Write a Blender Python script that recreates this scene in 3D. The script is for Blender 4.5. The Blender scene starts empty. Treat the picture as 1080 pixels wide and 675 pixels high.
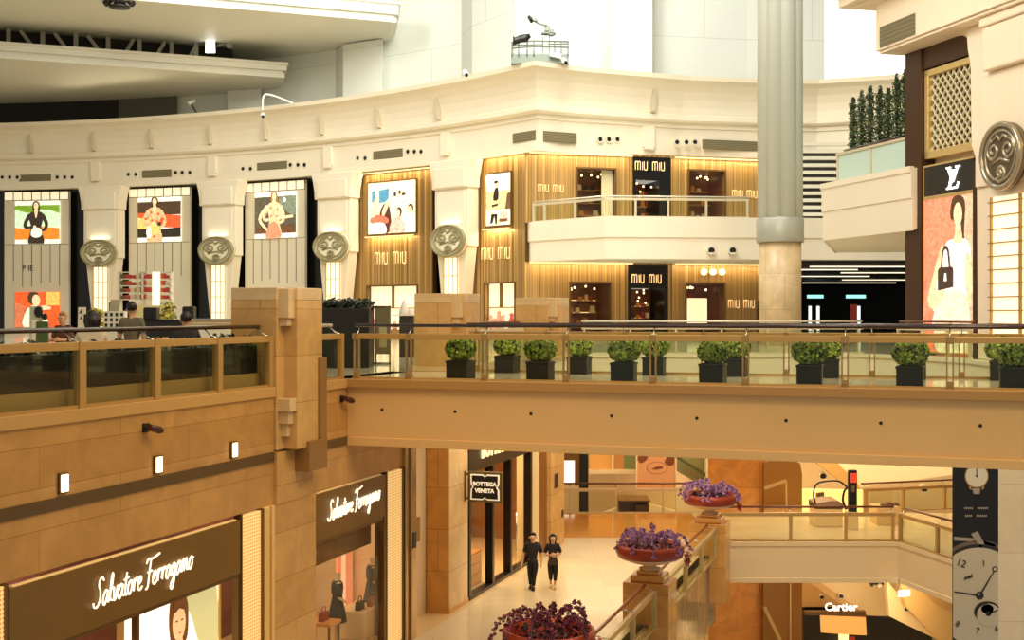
import bpy, bmesh, math, random
import numpy as np
from mathutils import Matrix, Vector
random.seed(7)
SC = bpy.context.scene
COL = SC.collection
PI = math.pi
R = math.radians
# ---------------------------------------------------------------- survey of the photograph (1080 x 675, level camera)
FOC, CX, HY, EYE = 1300.0, 540.0, 332.0, 1.45
def W(px, py, Y):
    return Vector(((px-CX)*Y/FOC, Y, EYE+(HY-py)*Y/FOC))
def ZA(py, Y):
    return EYE+(HY-py)*Y/FOC
TH = math.atan(435/1300)
SN, CS = math.sin(TH), math.cos(TH)
G = Matrix.Rotation(-TH, 4, 'Z')            # mall grid: local x = v (to the right), local y = u (forward)
I4 = Matrix.Identity(4)
def gw(v, u, z=0.0):
    return Vector((v*CS+u*SN, -v*SN+u*CS, z))
def u_at(px, v):                              # u where the sight line meets the wall plane v
    a = (px-CX)/FOC; Y = v/(a*CS-SN); return a*Y*SN+Y*CS
def v_at(px, u):
    a = (px-CX)/FOC; Y = u/(a*SN+CS); return a*Y*CS-Y*SN
def frame(P, Q):                              # x along P->Q, y away from the viewer, z up
    d = Vector((Q[0]-P[0], Q[1]-P[1], 0)); L = d.length; d.normalize()
    m = Matrix(((d.x, -d.y, 0, P[0]), (d.y, d.x, 0, P[1]), (0, 0, 1, 0), (0, 0, 0, 1)))
    return m, L
def fr_at(P, ang):                            # frame at point P turned by ang about z
    return Matrix.Translation(Vector((P[0], P[1], P[2] if len(P) > 2 else 0))) @ Matrix.Rotation(ang, 4, 'Z')
# ---------------------------------------------------------------- mesh builder
class MB:
    def __init__(s):
        s.v = []; s.f = []; s.m = []; s.s = []
    def add(s, vs, fs, mi=0, sm=False):
        b = len(s.v); s.v.extend([tuple(p) for p in vs])
        for f in fs:
            s.f.append([b+i for i in f]); s.m.append(mi); s.s.append(sm)
        return s
    def box(s, x0, x1, y0, y1, z0, z1, mi=0):
        v = [(x, y, z) for z in (z0, z1) for y in (y0, y1) for x in (x0, x1)]
        return s.add(v, [(0, 2, 3, 1), (4, 5, 7, 6), (0, 1, 5, 4), (2, 6, 7, 3), (0, 4, 6, 2), (1, 3, 7, 5)], mi)
    def prism(s, pts, lo, hi, axis='z', mi=0, mside=None):
        n = len(pts)
        def mk(a, b, c):
            return (a, b, c) if axis == 'z' else ((a, c, b) if axis == 'y' else (c, a, b))
        v = [mk(a, b, lo) for a, b in pts]+[mk(a, b, hi) for a, b in pts]
        s.add(v, [list(range(n))[::-1], list(range(n, 2*n))], mi)
        b = len(s.v)-2*n
        for i in range(n):
            j = (i+1) % n
            s.f.append([b+i, b+j, b+n+j, b+n+i]); s.m.append(mi if mside is None else mside); s.s.append(False)
        return s
    def poly(s, pts3, mi=0):
        return s.add(pts3, [list(range(len(pts3)))], mi)
    def bar(s, a, b, w, h=None, mi=0):        # rectangular bar a->b
        a = Vector(a); b = Vector(b); h = h or w
        d = (b-a).normalized(); up = Vector((0, 0, 1)) if abs(d.z) < .95 else Vector((0, 1, 0))
        x = d.cross(up).normalized()*w/2; y = x.cross(d).normalized()*h/2
        v = [a-x-y, a+x-y, a+x+y, a-x+y, b-x-y, b+x-y, b+x+y, b-x+y]
        return s.add(v, [(3, 2, 1, 0), (4, 5, 6, 7), (0, 1, 5, 4), (1, 2, 6, 5), (2, 3, 7, 6), (3, 0, 4, 7)], mi)
    def tube(s, pts, r, n=8, mi=0, closed=False, cap=True):
        pts = [Vector(p) for p in pts]; N = len(pts)
        rr = r if isinstance(r, (list, tuple)) else [r]*N
        vs = []; prev = None
        for i, p in enumerate(pts):
            if closed: d = pts[(i+1) % N]-pts[i-1]
            else: d = pts[min(i+1, N-1)]-pts[max(i-1, 0)]
            d = d.normalized() if d.length > 1e-9 else Vector((0, 0, 1))
            if prev is None:
                up = Vector((0, 0, 1)) if abs(d.z) < .9 else Vector((1, 0, 0)); x = d.cross(up).normalized()
            else:
                x = (prev-d*prev.dot(d)); x = x.normalized() if x.length > 1e-9 else d.orthogonal().normalized()
            prev = x; y = d.cross(x)
            for k in range(n):
                t = 2*PI*k/n; vs.append(p+(x*math.cos(t)+y*math.sin(t))*rr[i])
        fs = []
        for i in range(N if closed else N-1):
            j = (i+1) % N
            for k in range(n):
                l = (k+1) % n; fs.append((i*n+k, i*n+l, j*n+l, j*n+k))
        s.add(vs, fs, mi, True)
        if cap and not closed:
            b = len(s.v)-N*n
            s.f.append([b+k for k in range(n)][::-1]); s.m.append(mi); s.s.append(False)
            s.f.append([b+(N-1)*n+k for k in range(n)]); s.m.append(mi); s.s.append(False)
        return s
    def lathe(s, prof, c=(0, 0, 0), n=24, mi=0, sm=True):
        vs = []; fs = []
        for r, z in prof:
            for k in range(n):
                t = 2*PI*k/n; vs.append((c[0]+r*math.cos(t), c[1]+r*math.sin(t), c[2]+z))
        for i in range(len(prof)-1):
            for k in range(n):
                l = (k+1) % n; fs.append((i*n+k, i*n+l, (i+1)*n+l, (i+1)*n+k))
        s.add(vs, fs, mi, sm)
        b = len(s.v)-len(prof)*n
        if prof[0][0] > 1e-6: s.f.append([b+k for k in range(n)][::-1]); s.m.append(mi); s.s.append(False)
        if prof[-1][0] > 1e-6: s.f.append([b+(len(prof)-1)*n+k for k in range(n)]); s.m.append(mi); s.s.append(False)
        return s
    def ball(s, c, r, mi=0, n=12, m=8):
        rx, ry, rz = r if isinstance(r, (tuple, list)) else (r, r, r)
        vs = [(c[0], c[1], c[2]-rz)]; fs = []
        for i in range(1, m):
            a = -PI/2+PI*i/m
            for k in range(n):
                t = 2*PI*k/n; vs.append((c[0]+rx*math.cos(a)*math.cos(t), c[1]+ry*math.cos(a)*math.sin(t), c[2]+rz*math.sin(a)))
        vs.append((c[0], c[1], c[2]+rz)); T = len(vs)-1
        for k in range(n):
            l = (k+1) % n
            fs.append((0, 1+l, 1+k)); fs.append((T, T-n+k, T-n+l))
            for i in range(m-2):
                fs.append((1+i*n+k, 1+i*n+l, 1+(i+1)*n+l, 1+(i+1)*n+k))
        return s.add(vs, fs, mi, True)
    def sweep(s, path, prof, mi=0, sm=False, closed_prof=False):
        n = len(prof); N = len(path); vs = []
        for i, p in enumerate(path):
            if 0 < i < N-1:
                d1 = Vector((path[i][0]-path[i-1][0], path[i][1]-path[i-1][1])).normalized()
                d2 = Vector((path[i+1][0]-path[i][0], path[i+1][1]-path[i][1])).normalized()
                n1 = Vector((d1.y, -d1.x)); n2 = Vector((d2.y, -d2.x)); o = n1+n2; o = o/max(.35, o.length_squared/2)
            else:
                a, b = (0, 1) if i == 0 else (N-2, N-1)
                d = Vector((path[b][0]-path[a][0], path[b][1]-path[a][1])).normalized(); o = Vector((d.y, -d.x))
            for q, z in prof: vs.append((p[0]+o.x*q, p[1]+o.y*q, z))
        fs = []
        for i in range(N-1):
            for k in range(n if closed_prof else n-1):
                l = (k+1) % n; fs.append((i*n+k, (i+1)*n+k, (i+1)*n+l, i*n+l))
        s.add(vs, fs, mi, sm)
        if closed_prof:
            b = len(s.v)-N*n
            s.f.append([b+k for k in range(n)]); s.m.append(mi); s.s.append(False)
            s.f.append([b+(N-1)*n+k for k in range(n)][::-1]); s.m.append(mi); s.s.append(False)
        return s
    def merge(s, o, mi=None):
        b = len(s.v); s.v.extend(o.v)
        for f, m, q in zip(o.f, o.m, o.s):
            s.f.append([b+i for i in f]); s.m.append(m if mi is None else mi); s.s.append(q)
        return s
    def xform(s, M):
        s.v = [tuple(M @ Vector(p)) for p in s.v]; return s
PM = {}
def _tag(o, label, cat, group, kind):
    if label: o['label'] = label
    if cat: o['category'] = cat
    if group: o['group'] = group
    if kind: o['kind'] = kind
def obj(name, mb, mats, parent=None, frame=None, label=None, cat=None, group=None, kind=None, bevel=0, recalc=True):
    F = frame or I4
    if not isinstance(mats, (list, tuple)): mats = [mats]
    xs, ys, zs = zip(*mb.v)
    o = Vector(((min(xs)+max(xs))/2, (min(ys)+max(ys))/2, min(zs)))
    me = bpy.data.meshes.new(name)
    me.from_pydata([(p[0]-o.x, p[1]-o.y, p[2]-o.z) for p in mb.v], [], mb.f)
    for m in mats: me.materials.append(m)
    me.polygons.foreach_set('material_index', mb.m)
    me.polygons.foreach_set('use_smooth', mb.s)
    if recalc:
        bm = bmesh.new(); bm.from_mesh(me); bmesh.ops.recalc_face_normals(bm, faces=bm.faces[:]); bm.to_mesh(me); bm.free()
    me.update()
    ob = bpy.data.objects.new(name, me); COL.objects.link(ob)
    M = F @ Matrix.Translation(o); PM[ob.name] = M
    if parent is not None:
        ob.parent = parent; ob.matrix_basis = PM[parent.name].inverted() @ M
    else: ob.matrix_basis = M
    if bevel:
        b = ob.modifiers.new('edge', 'BEVEL'); b.width = bevel; b.segments = 2; b.limit_method = 'ANGLE'
    _tag(ob, label, cat, group, kind)
    return ob
def thing(name, label, cat, loc=(0, 0, 0), rot=0.0, group=None, kind=None):
    o = bpy.data.objects.new(name, None); COL.objects.link(o)
    M = Matrix.Translation(Vector(loc)) @ Matrix.Rotation(rot, 4, 'Z')
    o.matrix_basis = M; PM[o.name] = M; o.empty_display_size = .2
    _tag(o, label, cat, group, kind)
    return o
def struct(name, mb, mats, frame=None, bevel=0, parent=None):
    return obj(name, mb, mats, parent=parent, frame=frame, kind=None if parent else 'structure', bevel=bevel)
KIDS = {}
def kids(o): return [c for c in bpy.data.objects if c.parent == o]
def dup(root, M, label=None, group=None):
    def cp(o, par, isroot):
        c = o.copy(); COL.objects.link(c)
        if isroot:
            c.matrix_basis = M; PM[c.name] = M
        else:
            c.parent = par; PM[c.name] = PM[par.name] @ c.matrix_basis
        for k in kids(o): cp(k, c, False)
        return c
    r = cp(root, None, True)
    if label: r['label'] = label
    if group: r['group'] = group
    return r
def area(name, loc, target, size, power, color=(1, .8, .55), sy=None, spread=None):
    l = bpy.data.lights.new(name, 'AREA'); l.energy = power; l.color = color; l.size = size
    if sy: l.shape = 'RECTANGLE'; l.size_y = sy
    if spread: l.spread = R(spread)
    o = bpy.data.objects.new(name, l); COL.objects.link(o); o.location = loc
    d = Vector(target)-Vector(loc); o.rotation_euler = d.to_track_quat('-Z', 'Y').to_euler()
    return o
# ---------------------------------------------------------------- materials
def lin(c):
    return tuple(((x/255)/12.92 if x/255 <= .04045 else ((x/255+.055)/1.055)**2.4) for x in c)
MATS = {}
def mat(name, rgb, rough=.5, metal=0.0, emis=0.0, ergb=None, noise=0.0, nscale=4.0, bump=0.0, spec=.5, coat=0.0):
    if name in MATS: return MATS[name]
    m = bpy.data.materials.new(name); m.use_nodes = True; nt = m.node_tree; b = nt.nodes['Principled BSDF']
    c = lin(rgb)
    b.inputs['Base Color'].default_value = (*c, 1); b.inputs['Roughness'].default_value = rough; b.inputs['Metallic'].default_value = metal
    b.inputs['Specular IOR Level'].default_value = spec; b.inputs['Coat Weight'].default_value = coat
    if emis:
        e = lin(ergb) if ergb else c
        b.inputs['Emission Color'].default_value = (*e, 1); b.inputs['Emission Strength'].default_value = emis
    if noise or bump:
        tc = nt.nodes.new('ShaderNodeTexCoord'); n = nt.nodes.new('ShaderNodeTexNoise'); n.inputs['Scale'].default_value = nscale; n.inputs['Detail'].default_value = 6
        nt.links.new(tc.outputs['Object'], n.inputs['Vector'])
        if noise:
            r = nt.nodes.new('ShaderNodeMix'); r.data_type = 'RGBA'
            r.inputs[6].default_value = (*[x*(1-noise) for x in c], 1); r.inputs[7].default_value = (*[min(1, x*(1+noise)) for x in c], 1)
            nt.links.new(n.outputs['Fac'], r.inputs[0]); nt.links.new(r.outputs[2], b.inputs['Base Color'])
        if bump:
            bp = nt.nodes.new('ShaderNodeBump'); bp.inputs['Strength'].default_value = bump; bp.inputs['Distance'].default_value = .02
            nt.links.new(n.outputs['Fac'], bp.inputs['Height']); nt.links.new(bp.outputs['Normal'], b.inputs['Normal'])
    MATS[name] = m; return m
def glow(name, rgb, s=1.0):                    # backlit print or lamp
    return mat(name, rgb, .4, emis=s)
def stone(name, c1, c2, plane, w, h, rough=.3, joint=(120, 80, 40), jw=.006, vein=.18, coat=0.0, nscale=1.3):
    if name in MATS: return MATS[name]
    m = bpy.data.materials.new(name); m.use_nodes = True; nt = m.node_tree; b = nt.nodes['Principled BSDF']; N = nt.nodes.new; L = nt.links.new
    tc = N('ShaderNodeTexCoord'); sp = N('ShaderNodeSeparateXYZ'); L(tc.outputs['Object'], sp.inputs[0]); cb = N('ShaderNodeCombineXYZ')
    L(sp.outputs[{'x': 0, 'y': 1, 'z': 2}[plane[0]]], cb.inputs[0]); L(sp.outputs[{'x': 0, 'y': 1, 'z': 2}[plane[1]]], cb.inputs[1])
    br = N('ShaderNodeTexBrick'); L(cb.outputs[0], br.inputs['Vector'])
    br.inputs['Scale'].default_value = 1; br.inputs['Brick Width'].default_value = w; br.inputs['Row Height'].default_value = h
    br.inputs['Mortar Size'].default_value = jw; br.inputs['Mortar Smooth'].default_value = .2; br.offset = .0 if plane == 'xy' else .5
    br.inputs['Color1'].default_value = (*lin(c1), 1); br.inputs['Color2'].default_value = (*lin(c2), 1); br.inputs['Mortar'].default_value = (*lin(joint), 1)
    n = N('ShaderNodeTexNoise'); n.inputs['Scale'].default_value = nscale; n.inputs['Detail'].default_value = 8; n.inputs['Distortion'].default_value = 1.2; L(tc.outputs['Object'], n.inputs['Vector'])
    mr = N('ShaderNodeMapRange'); mr.inputs[1].default_value = .3; mr.inputs[2].default_value = .7; mr.inputs[3].default_value = 1-vein; mr.inputs[4].default_value = 1+vein*.5; L(n.outputs['Fac'], mr.inputs[0])
    mx = N('ShaderNodeMix'); mx.data_type = 'RGBA'; mx.blend_type = 'MULTIPLY'; mx.inputs[0].default_value = 1
    L(br.outputs['Color'], mx.inputs[6]); L(mr.outputs[0], mx.inputs[7]); L(mx.outputs[2], b.inputs['Base Color'])
    b.inputs['Roughness'].default_value = rough; b.inputs['Coat Weight'].default_value = coat
    MATS[name] = m; return m
def ribs(name, c1, c2, scale=14.0, rough=.4, metal=.3, axis=0):    # narrow upright ribs running up z
    if name in MATS: return MATS[name]
    m = bpy.data.materials.new(name); m.use_nodes = True; nt = m.node_tree; b = nt.nodes['Principled BSDF']; N = nt.nodes.new; L = nt.links.new
    tc = N('ShaderNodeTexCoord'); mp = N('ShaderNodeMapping'); L(tc.outputs['Object'], mp.inputs[0]); mp.inputs['Scale'].default_value = (scale, 0, 0.03)
    n = N('ShaderNodeTexNoise'); n.inputs['Scale'].default_value = 1; n.inputs['Detail'].default_value = 3; L(mp.outputs[0], n.inputs['Vector'])
    cr = N('ShaderNodeValToRGB'); cr.color_ramp.elements[0].position = .35; cr.color_ramp.elements[1].position = .65
    cr.color_ramp.elements[0].color = (*lin(c1), 1); cr.color_ramp.elements[1].color = (*lin(c2), 1); L(n.outputs['Fac'], cr.inputs[0]); L(cr.outputs[0], b.inputs['Base Color'])
    bp = N('ShaderNodeBump'); bp.inputs['Strength'].default_value = .6; bp.inputs['Distance'].default_value = .05; L(n.outputs['Fac'], bp.inputs['Height']); L(bp.outputs['Normal'], b.inputs['Normal'])
    b.inputs['Roughness'].default_value = rough; b.inputs['Metallic'].default_value = metal
    MATS[name] = m; return m
def glass(name, tint=(235, 240, 225), refl=.10, rough=.02):
    if name in MATS: return MATS[name]
    m = bpy.data.materials.new(name); m.use_nodes = True; nt = m.node_tree; nt.nodes.clear(); N = nt.nodes.new; L = nt.links.new
    t = N('ShaderNodeBsdfTransparent'); t.inputs[0].default_value = (*lin(tint), 1); g = N('ShaderNodeBsdfGlossy'); g.inputs['Roughness'].default_value = rough; g.inputs[0].default_value = (1, 1, 1, 1)
    mx = N('ShaderNodeMixShader'); lw = N('ShaderNodeLayerWeight'); lw.inputs[0].default_value = .25
    mr = N('ShaderNodeMapRange'); mr.inputs[3].default_value = refl*.2; mr.inputs[4].default_value = min(.9, refl); L(lw.outputs['Fresnel'], mr.inputs[0]); L(mr.outputs[0], mx.inputs[0])
    L(t.outputs[0], mx.inputs[1]); L(g.outputs[0], mx.inputs[2]); o = N('ShaderNodeOutputMaterial'); L(mx.outputs[0], o.inputs[0])
    MATS[name] = m; return m
def dots(name, base, dot, scale, em_base, em_dot, plane='xz', size=.3):   # backlit perforated metal
    if name in MATS: return MATS[name]
    m = bpy.data.materials.new(name); m.use_nodes = True; nt = m.node_tree; b = nt.nodes['Principled BSDF']; N = nt.nodes.new; L = nt.links.new
    tc = N('ShaderNodeTexCoord'); sp = N('ShaderNodeSeparateXYZ'); L(tc.outputs['Object'], sp.inputs[0]); cb = N('ShaderNodeCombineXYZ'); L(sp.outputs[0], cb.inputs[0]); L(sp.outputs[2], cb.inputs[1])
    v = N('ShaderNodeTexVoronoi'); v.voronoi_dimensions = '2D'; v.inputs['Scale'].default_value = scale; v.inputs['Randomness'].default_value = 0.0; L(cb.outputs[0], v.inputs['Vector'])
    mt = N('ShaderNodeMath'); mt.operation = 'LESS_THAN'; mt.inputs[1].default_value = size; L(v.outputs['Distance'], mt.inputs[0])
    mx = N('ShaderNodeMix'); mx.data_type = 'RGBA'; mx.inputs[6].default_value = (*lin(base), 1); mx.inputs[7].default_value = (*lin(dot), 1); L(mt.outputs[0], mx.inputs[0]); L(mx.outputs[2], b.inputs['Base Color']); L(mx.outputs[2], b.inputs['Emission Color'])
    mr = N('ShaderNodeMapRange'); mr.inputs[3].default_value = em_base; mr.inputs[4].default_value = em_dot; L(mt.outputs[0], mr.inputs[0]); L(mr.outputs[0], b.inputs['Emission Strength'])
    MATS[name] = m; return m
def printed(name, rgb, s=1.0, var=.35, scale=5.0):   # backlit photographic print: mottled ink
    if name in MATS: return MATS[name]
    m = glow(name, rgb, s); nt = m.node_tree; b = nt.nodes['Principled BSDF']; N = nt.nodes.new; L = nt.links.new
    tc = N('ShaderNodeTexCoord'); n = N('ShaderNodeTexNoise'); n.inputs['Scale'].default_value = scale; n.inputs['Detail'].default_value = 5; n.inputs['Roughness'].default_value = .65; n.inputs['Distortion'].default_value = .8; L(tc.outputs['Object'], n.inputs['Vector'])
    cr = N('ShaderNodeValToRGB'); c = lin(rgb); cr.color_ramp.elements[0].position = .35; cr.color_ramp.elements[1].position = .65
    cr.color_ramp.elements[0].color = (*[x*(1-var) for x in c], 1); cr.color_ramp.elements[1].color = (*[min(1, x*(1+var*.6)) for x in c], 1)
    L(n.outputs['Fac'], cr.inputs[0]); L(cr.outputs[0], b.inputs['Base Color']); L(cr.outputs[0], b.inputs['Emission Color'])
    return m
# ---------------------------------------------------------------- strokes and lettering
def smooth(pts, k=4):
    if len(pts) < 3: return [tuple(p) for p in pts]
    out = []; n = len(pts)
    for i in range(n-1):
        p0 = pts[max(i-1, 0)]; p1 = pts[i]; p2 = pts[i+1]; p3 = pts[min(i+2, n-1)]
        for j in range(k):
            t = j/k
            out.append(tuple(.5*((2*b)+(-a+c)*t+(2*a-5*b+4*c-d)*t*t+(-a+3*b-3*c+d)*t**3) for a, b, c, d in zip(p0, p1, p2, p3)))
    out.append(tuple(pts[-1])); return out
SCRIPT = {
 'S': (1.25, [[(1.25, 1.75), (1.0, 2.0), (.65, 1.9), (.55, 1.5), (.8, 1.1), (.85, .5), (.5, .05), (.05, .1), (-.1, .4)]]),
 'a': (.95, [[(.72, .85), (.42, 1.0), (.1, .6), (.1, .15), (.35, .0), (.62, .4), (.74, .95)], [(.74, .95), (.7, .25), (.95, .1)]]),
 'l': (.55, [[(.0, .15), (.35, 1.2), (.42, 1.9), (.28, 2.0), (.16, 1.4), (.2, .3), (.55, .1)]]),
 'v': (.8, [[(.0, .85), (.15, .95), (.25, .1), (.5, .15), (.68, .95), (.85, .85)]]),
 't': (.55, [[(.3, 1.7), (.2, .5), (.3, .05), (.55, .15)], [(-.05, 1.2), (.65, 1.3)]]),
 'o': (.85, [[(.5, .98), (.15, .8), (.08, .3), (.35, .0), (.65, .3), (.62, .8), (.4, .98), (.85, .85)]]),
 'r': (.75, [[(.05, .2), (.18, .98), (.2, .1)], [(.2, .6), (.42, .95), (.7, .95), (.75, .75)]]),
 'e': (.8, [[(.08, .45), (.5, .6), (.6, .85), (.38, 1.0), (.1, .65), (.15, .15), (.45, .0), (.8, .2)]]),
 'F': (1.1, [[(.65, 1.95), (.5, .9), (.4, .0), (.1, -.15)], [(-.05, 1.75), (.2, 2.05), (1.0, 2.0), (2.1, 2.2)], [(.25, 1.05), (.95, 1.1)]]),
 'g': (.9, [[(.7, .85), (.4, 1.0), (.1, .6), (.15, .15), (.45, .15), (.68, .9)], [(.7, .95), (.62, -.4), (.35, -.95), (.02, -.7), (.4, -.2), (.95, .15)]]),
 'm': (1.3, [[(.05, .95), (.12, .05)], [(.1, .55), (.32, .98), (.5, .85), (.5, .05)], [(.5, .55), (.75, .98), (.92, .85), (.94, .15), (1.3, .1)]]),
 ' ': (.55, []),
}
LOGO = {'m': (1.05, [[(.05, 0), (.05, 1.0)], [(.05, .8), (.25, 1.0), (.42, .85), (.42, 0)], [(.42, .8), (.62, 1.0), (.8, .85), (.8, 0)]]),
        'i': (.3, [[(.1, 0), (.1, .95)]]), 'u': (.72, [[(.05, 1.0), (.05, .2), (.25, 0), (.5, .15), (.5, 1.0)], [(.5, .3), (.5, 0)]]), ' ': (.6, [])}
def strokes(text, font, height, r, shear=0.0, dy=0.0):
    """letters as round-section strokes in the xz plane, centred on x"""
    mb = MB(); x = 0; segs = []
    for ch in text:
        adv, st = font[ch]
        for p in st: segs.append([(x+a+shear*b, b) for a, b in p])
        x += adv
    for sg in segs:
        q = smooth(sg, 3); mb.tube([((a-x/2)*height, dy, b*height) for a, b in q], r, 6)
    return mb
def letters(text, size, depth=.01, spacing=1.0, bold=0.0):
    cu = bpy.data.curves.new('lettering', 'FONT'); cu.body = text; cu.size = size; cu.extrude = depth; cu.align_x = 'CENTER'; cu.align_y = 'CENTER'; cu.space_character = spacing; cu.offset = bold; cu.resolution_u = 3
    o = bpy.data.objects.new('lettering', cu); COL.objects.link(o)
    bpy.context.view_layer.update()
    me = o.to_mesh(); mb = MB()
    mb.add([(v.co.x, -v.co.z, v.co.y) for v in me.vertices], [list(p.vertices) for p in me.polygons])
    o.to_mesh_clear(); bpy.data.objects.remove(o); bpy.data.curves.remove(cu)
    return mb
def at(mb, x, y, z, rot=0.0, tilt=0.0):
    M = Matrix.Translation(Vector((x, y, z))) @ Matrix.Rotation(rot, 4, 'Z') @ Matrix.Rotation(tilt, 4, 'Y')
    mb.xform(M); return mb
def blob(pts, cx=0, cz=0, s=1, k=3):            # closed smooth outline
    n = len(pts); P = [pts[-1]]+list(pts)+[pts[0], pts[1]]; q = smooth(P, k); q = q[k:k+n*k]
    return [(cx+a*s, cz+b*s) for a, b in q]
def layer(mb, pts, d, mi):                      # flat printed shape in the xz plane, d metres in front of y = 0
    mb.poly([(a, -d, b) for a, b in pts], mi)
# ================================================================ shared materials
CREAM = mat('cream_paint', (238, 226, 200), .55, noise=.04, nscale=.6)
CREAM2 = mat('cream_plaster', (232, 216, 184), .6, noise=.04, nscale=.8)
WHITE = mat('white_paint', (232, 234, 226), .6, noise=.03, nscale=.3)
STONE_L = stone('gold_marble_wall', (200, 150, 84), (182, 132, 68), 'xz', 3.9, .62, .28, (150, 104, 48))
STONE_P = stone('gold_marble_pier', (212, 168, 104), (200, 154, 90), 'xz', 3.0, .95, .25, (150, 104, 52))
STONE_C = stone('beige_marble', (222, 190, 140), (212, 178, 124), 'xz', 1.6, 1.3, .22, (160, 116, 66))
BEIGE = mat('beige_stone', (226, 182, 118), .35, noise=.05, nscale=.7)
BEIGE2 = mat('beige_lip', (176, 132, 74), .3, noise=.05)
GOLD = mat('bronze_rail', (196, 156, 92), .3, .35)
GOLD_D = mat('dark_bronze', (112, 82, 40), .35, .4)
BROWN = mat('dark_brown_metal', (74, 46, 26), .35, .3)
DARK = mat('near_black', (18, 16, 14), .4)
DARKG = mat('dark_glossy', (15, 14, 12), .45)
RAILD = mat('dark_wood_rail', (52, 26, 18), .22, coat=.4)
STEEL = mat('brushed_steel', (176, 178, 170), .32, .8)
CHROME = mat('polished_steel', (200, 198, 188), .15, .9)
GL = glass('rail_glass', (246, 249, 240), .06)
GLD = glass('shop_glass', (250, 250, 246), .05)
TILE = stone('pale_floor_tile', (226, 214, 188), (218, 204, 174), 'xy', 1.2, 1.2, .10, (176, 156, 120), .006, .06, nscale=.5)
TILE2 = stone('ivory_floor_tile', (222, 200, 160), (214, 192, 150), 'xy', 1.2, 1.2, .2, (190, 164, 116), .005, .06, nscale=.5)
WARMGLOW = glow('warm_light', (255, 226, 160), 4)
WHITEGLOW = glow('white_light', (255, 250, 236), 5)
LETTER = glow('letter_light', (255, 244, 214), 1.15)
SKIN = mat('skin', (214, 166, 128), .55)
HAIR = mat('dark_hair', (30, 20, 16), .5)
# ================================================================ left wall (plane v = -12.4): local x = u, y into the wall
LF, _ = frame(gw(-12.4, 0), gw(-12.4, 1))
b = MB().box(5, 29, 0, .6, -2.36, -1.3).box(5, 21.97, 0, .6, -1.3, -.2).box(23.43, 29, 0, .6, -1.3, -.2)
w = struct('wall_left', b, STONE_L, LF)
struct('trim_1', MB().box(5, 21.97, -.05, .6, -.2, 0).box(23.43, 29.0, -.05, .6, -.2, 0), mat('fascia_band', (196, 152, 88), .3, noise=.06, nscale=1.5), LF, .01)
struct('trim_2', MB().box(5, 21.95, -.03, 0, -1.49, -1.3).box(23.45, 25.3, -.03, 0, -1.49, -1.3), mat('dark_groove', (98, 74, 40), .4, .2), LF)
for i, u in enumerate((13.12, 15.55, 17.98, 20.41)):
    t = thing('wall_light', ['small lit wall light at the left frame edge', 'small lit wall light on the gold wall, lowest and leftmost', 'small lit wall light in the middle of the gold wall row', 'small lit wall light on the gold wall nearest the stone pier'][i], 'light', LF @ Vector((u, 0, -1.24)), group='row of wall lights')
    obj('housing', MB().box(u-.1, u+.1, -.05, 0, -1.26, -.94), GOLD_D, t, LF, bevel=.01)
    obj('lens', MB().box(u-.075, u+.075, -.075, -.045, -1.23, -.97), glow('sconce', (255, 232, 176), 5), t, LF, bevel=.01)
def wall_camera(u, z, label, F=LF):
    t = thing('security_camera', label, 'camera', F @ Vector((u, 0, z)))
    obj('bracket', MB().box(u-.08, u+.08, -.03, 0, z-.05, z+.1).tube([(u, -.02, z), (u, -.12, z+.02)], .02), DARK, t, F)
    obj('camera_body', MB().tube([(u-.12, -.16, z+.05), (u+.12, -.2, z-.02)], [.055, .065], 10), mat('camera_red', (70, 26, 22), .4), t, F)
    obj('camera_lens', MB().tube([(u+.115, -.2, z-.02), (u+.17, -.21, z-.035)], [.05, .045], 10), DARKG, t, F)
wall_camera(17.66, -.47, 'dark dome-less security camera on the gold wall above the dark groove')
wall_camera(25.0, -.46, 'dark security camera in the corner where the wall meets the bridge')
# ---------------------------------------------------------------- balustrades
def balustrade(label, F, x0, x1, posts, base=0.0, hand_y=.22, rail_m=None, hand_m=None, post_w=.1, twin=False, glass_m=None, H=1.03, hand=True, group='glass balustrades', hz=.18, curved=None):
    t = thing('balustrade', label, 'railing', F @ Vector(((x0+x1)/2, 0, base)), group=group)
    rail_m = rail_m or GOLD; hand_m = hand_m or RAILD
    obj('top_rail', MB().box(x0, x1, -.03, .07, base+H-.13, base+H), rail_m, t, F, bevel=.008)
    obj('base_rail', MB().box(x0, x1, -.02, .06, base, base+.05), rail_m, t, F)
    if hand: obj('handrail', MB().tube([(x0, hand_y, base+H+hz), (x1, hand_y, base+H+hz)], .04, 10), hand_m, t, F)
    ps = [x0]+list(posts)+[x1]
    for a, c in zip(ps[:-1], ps[1:]):
        if c-a > .2: obj('glass_panel', MB().box(a+.03, c-.03, .012, .028, base+.05, base+H-.13), glass_m or GL, t, F)
    for p in posts:
        m = MB()
        if twin:
            m.box(p-.07, p-.045, -.035, .07, base, base+H).box(p+.045, p+.07, -.035, .07, base, base+H)
            m.box(p-.06, p+.06, -.05, -.03, base+.05, base+.16).box(p-.06, p+.06, -.05, -.03, base+H-.15, base+H)
        else: m.box(p-post_w/2, p+post_w/2, -.05, .08, base, base+H)
        po = obj('post', m, rail_m if not twin else mat('post_bronze', (170, 138, 84), .3, .4), t, F, bevel=.006)
        if hand: obj('rail_bracket', MB().tube([(p, .02, base+H-.02), (p, hand_y*.6, base+H+.04), (p, hand_y, base+H+hz-.03)], .014, 6), CHROME, po, F)
    return t
LFB = LF @ Matrix.Translation((0, .05, 0))
balustrade('bronze glass balustrade above the gold wall at left, dark planters behind it', LFB, 6.2, 21.98, (8.15, 10.12, 12.1, 14.07, 16.06, 18.04, 20.01, 21.9), post_w=.16, hand_y=.3)
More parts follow.
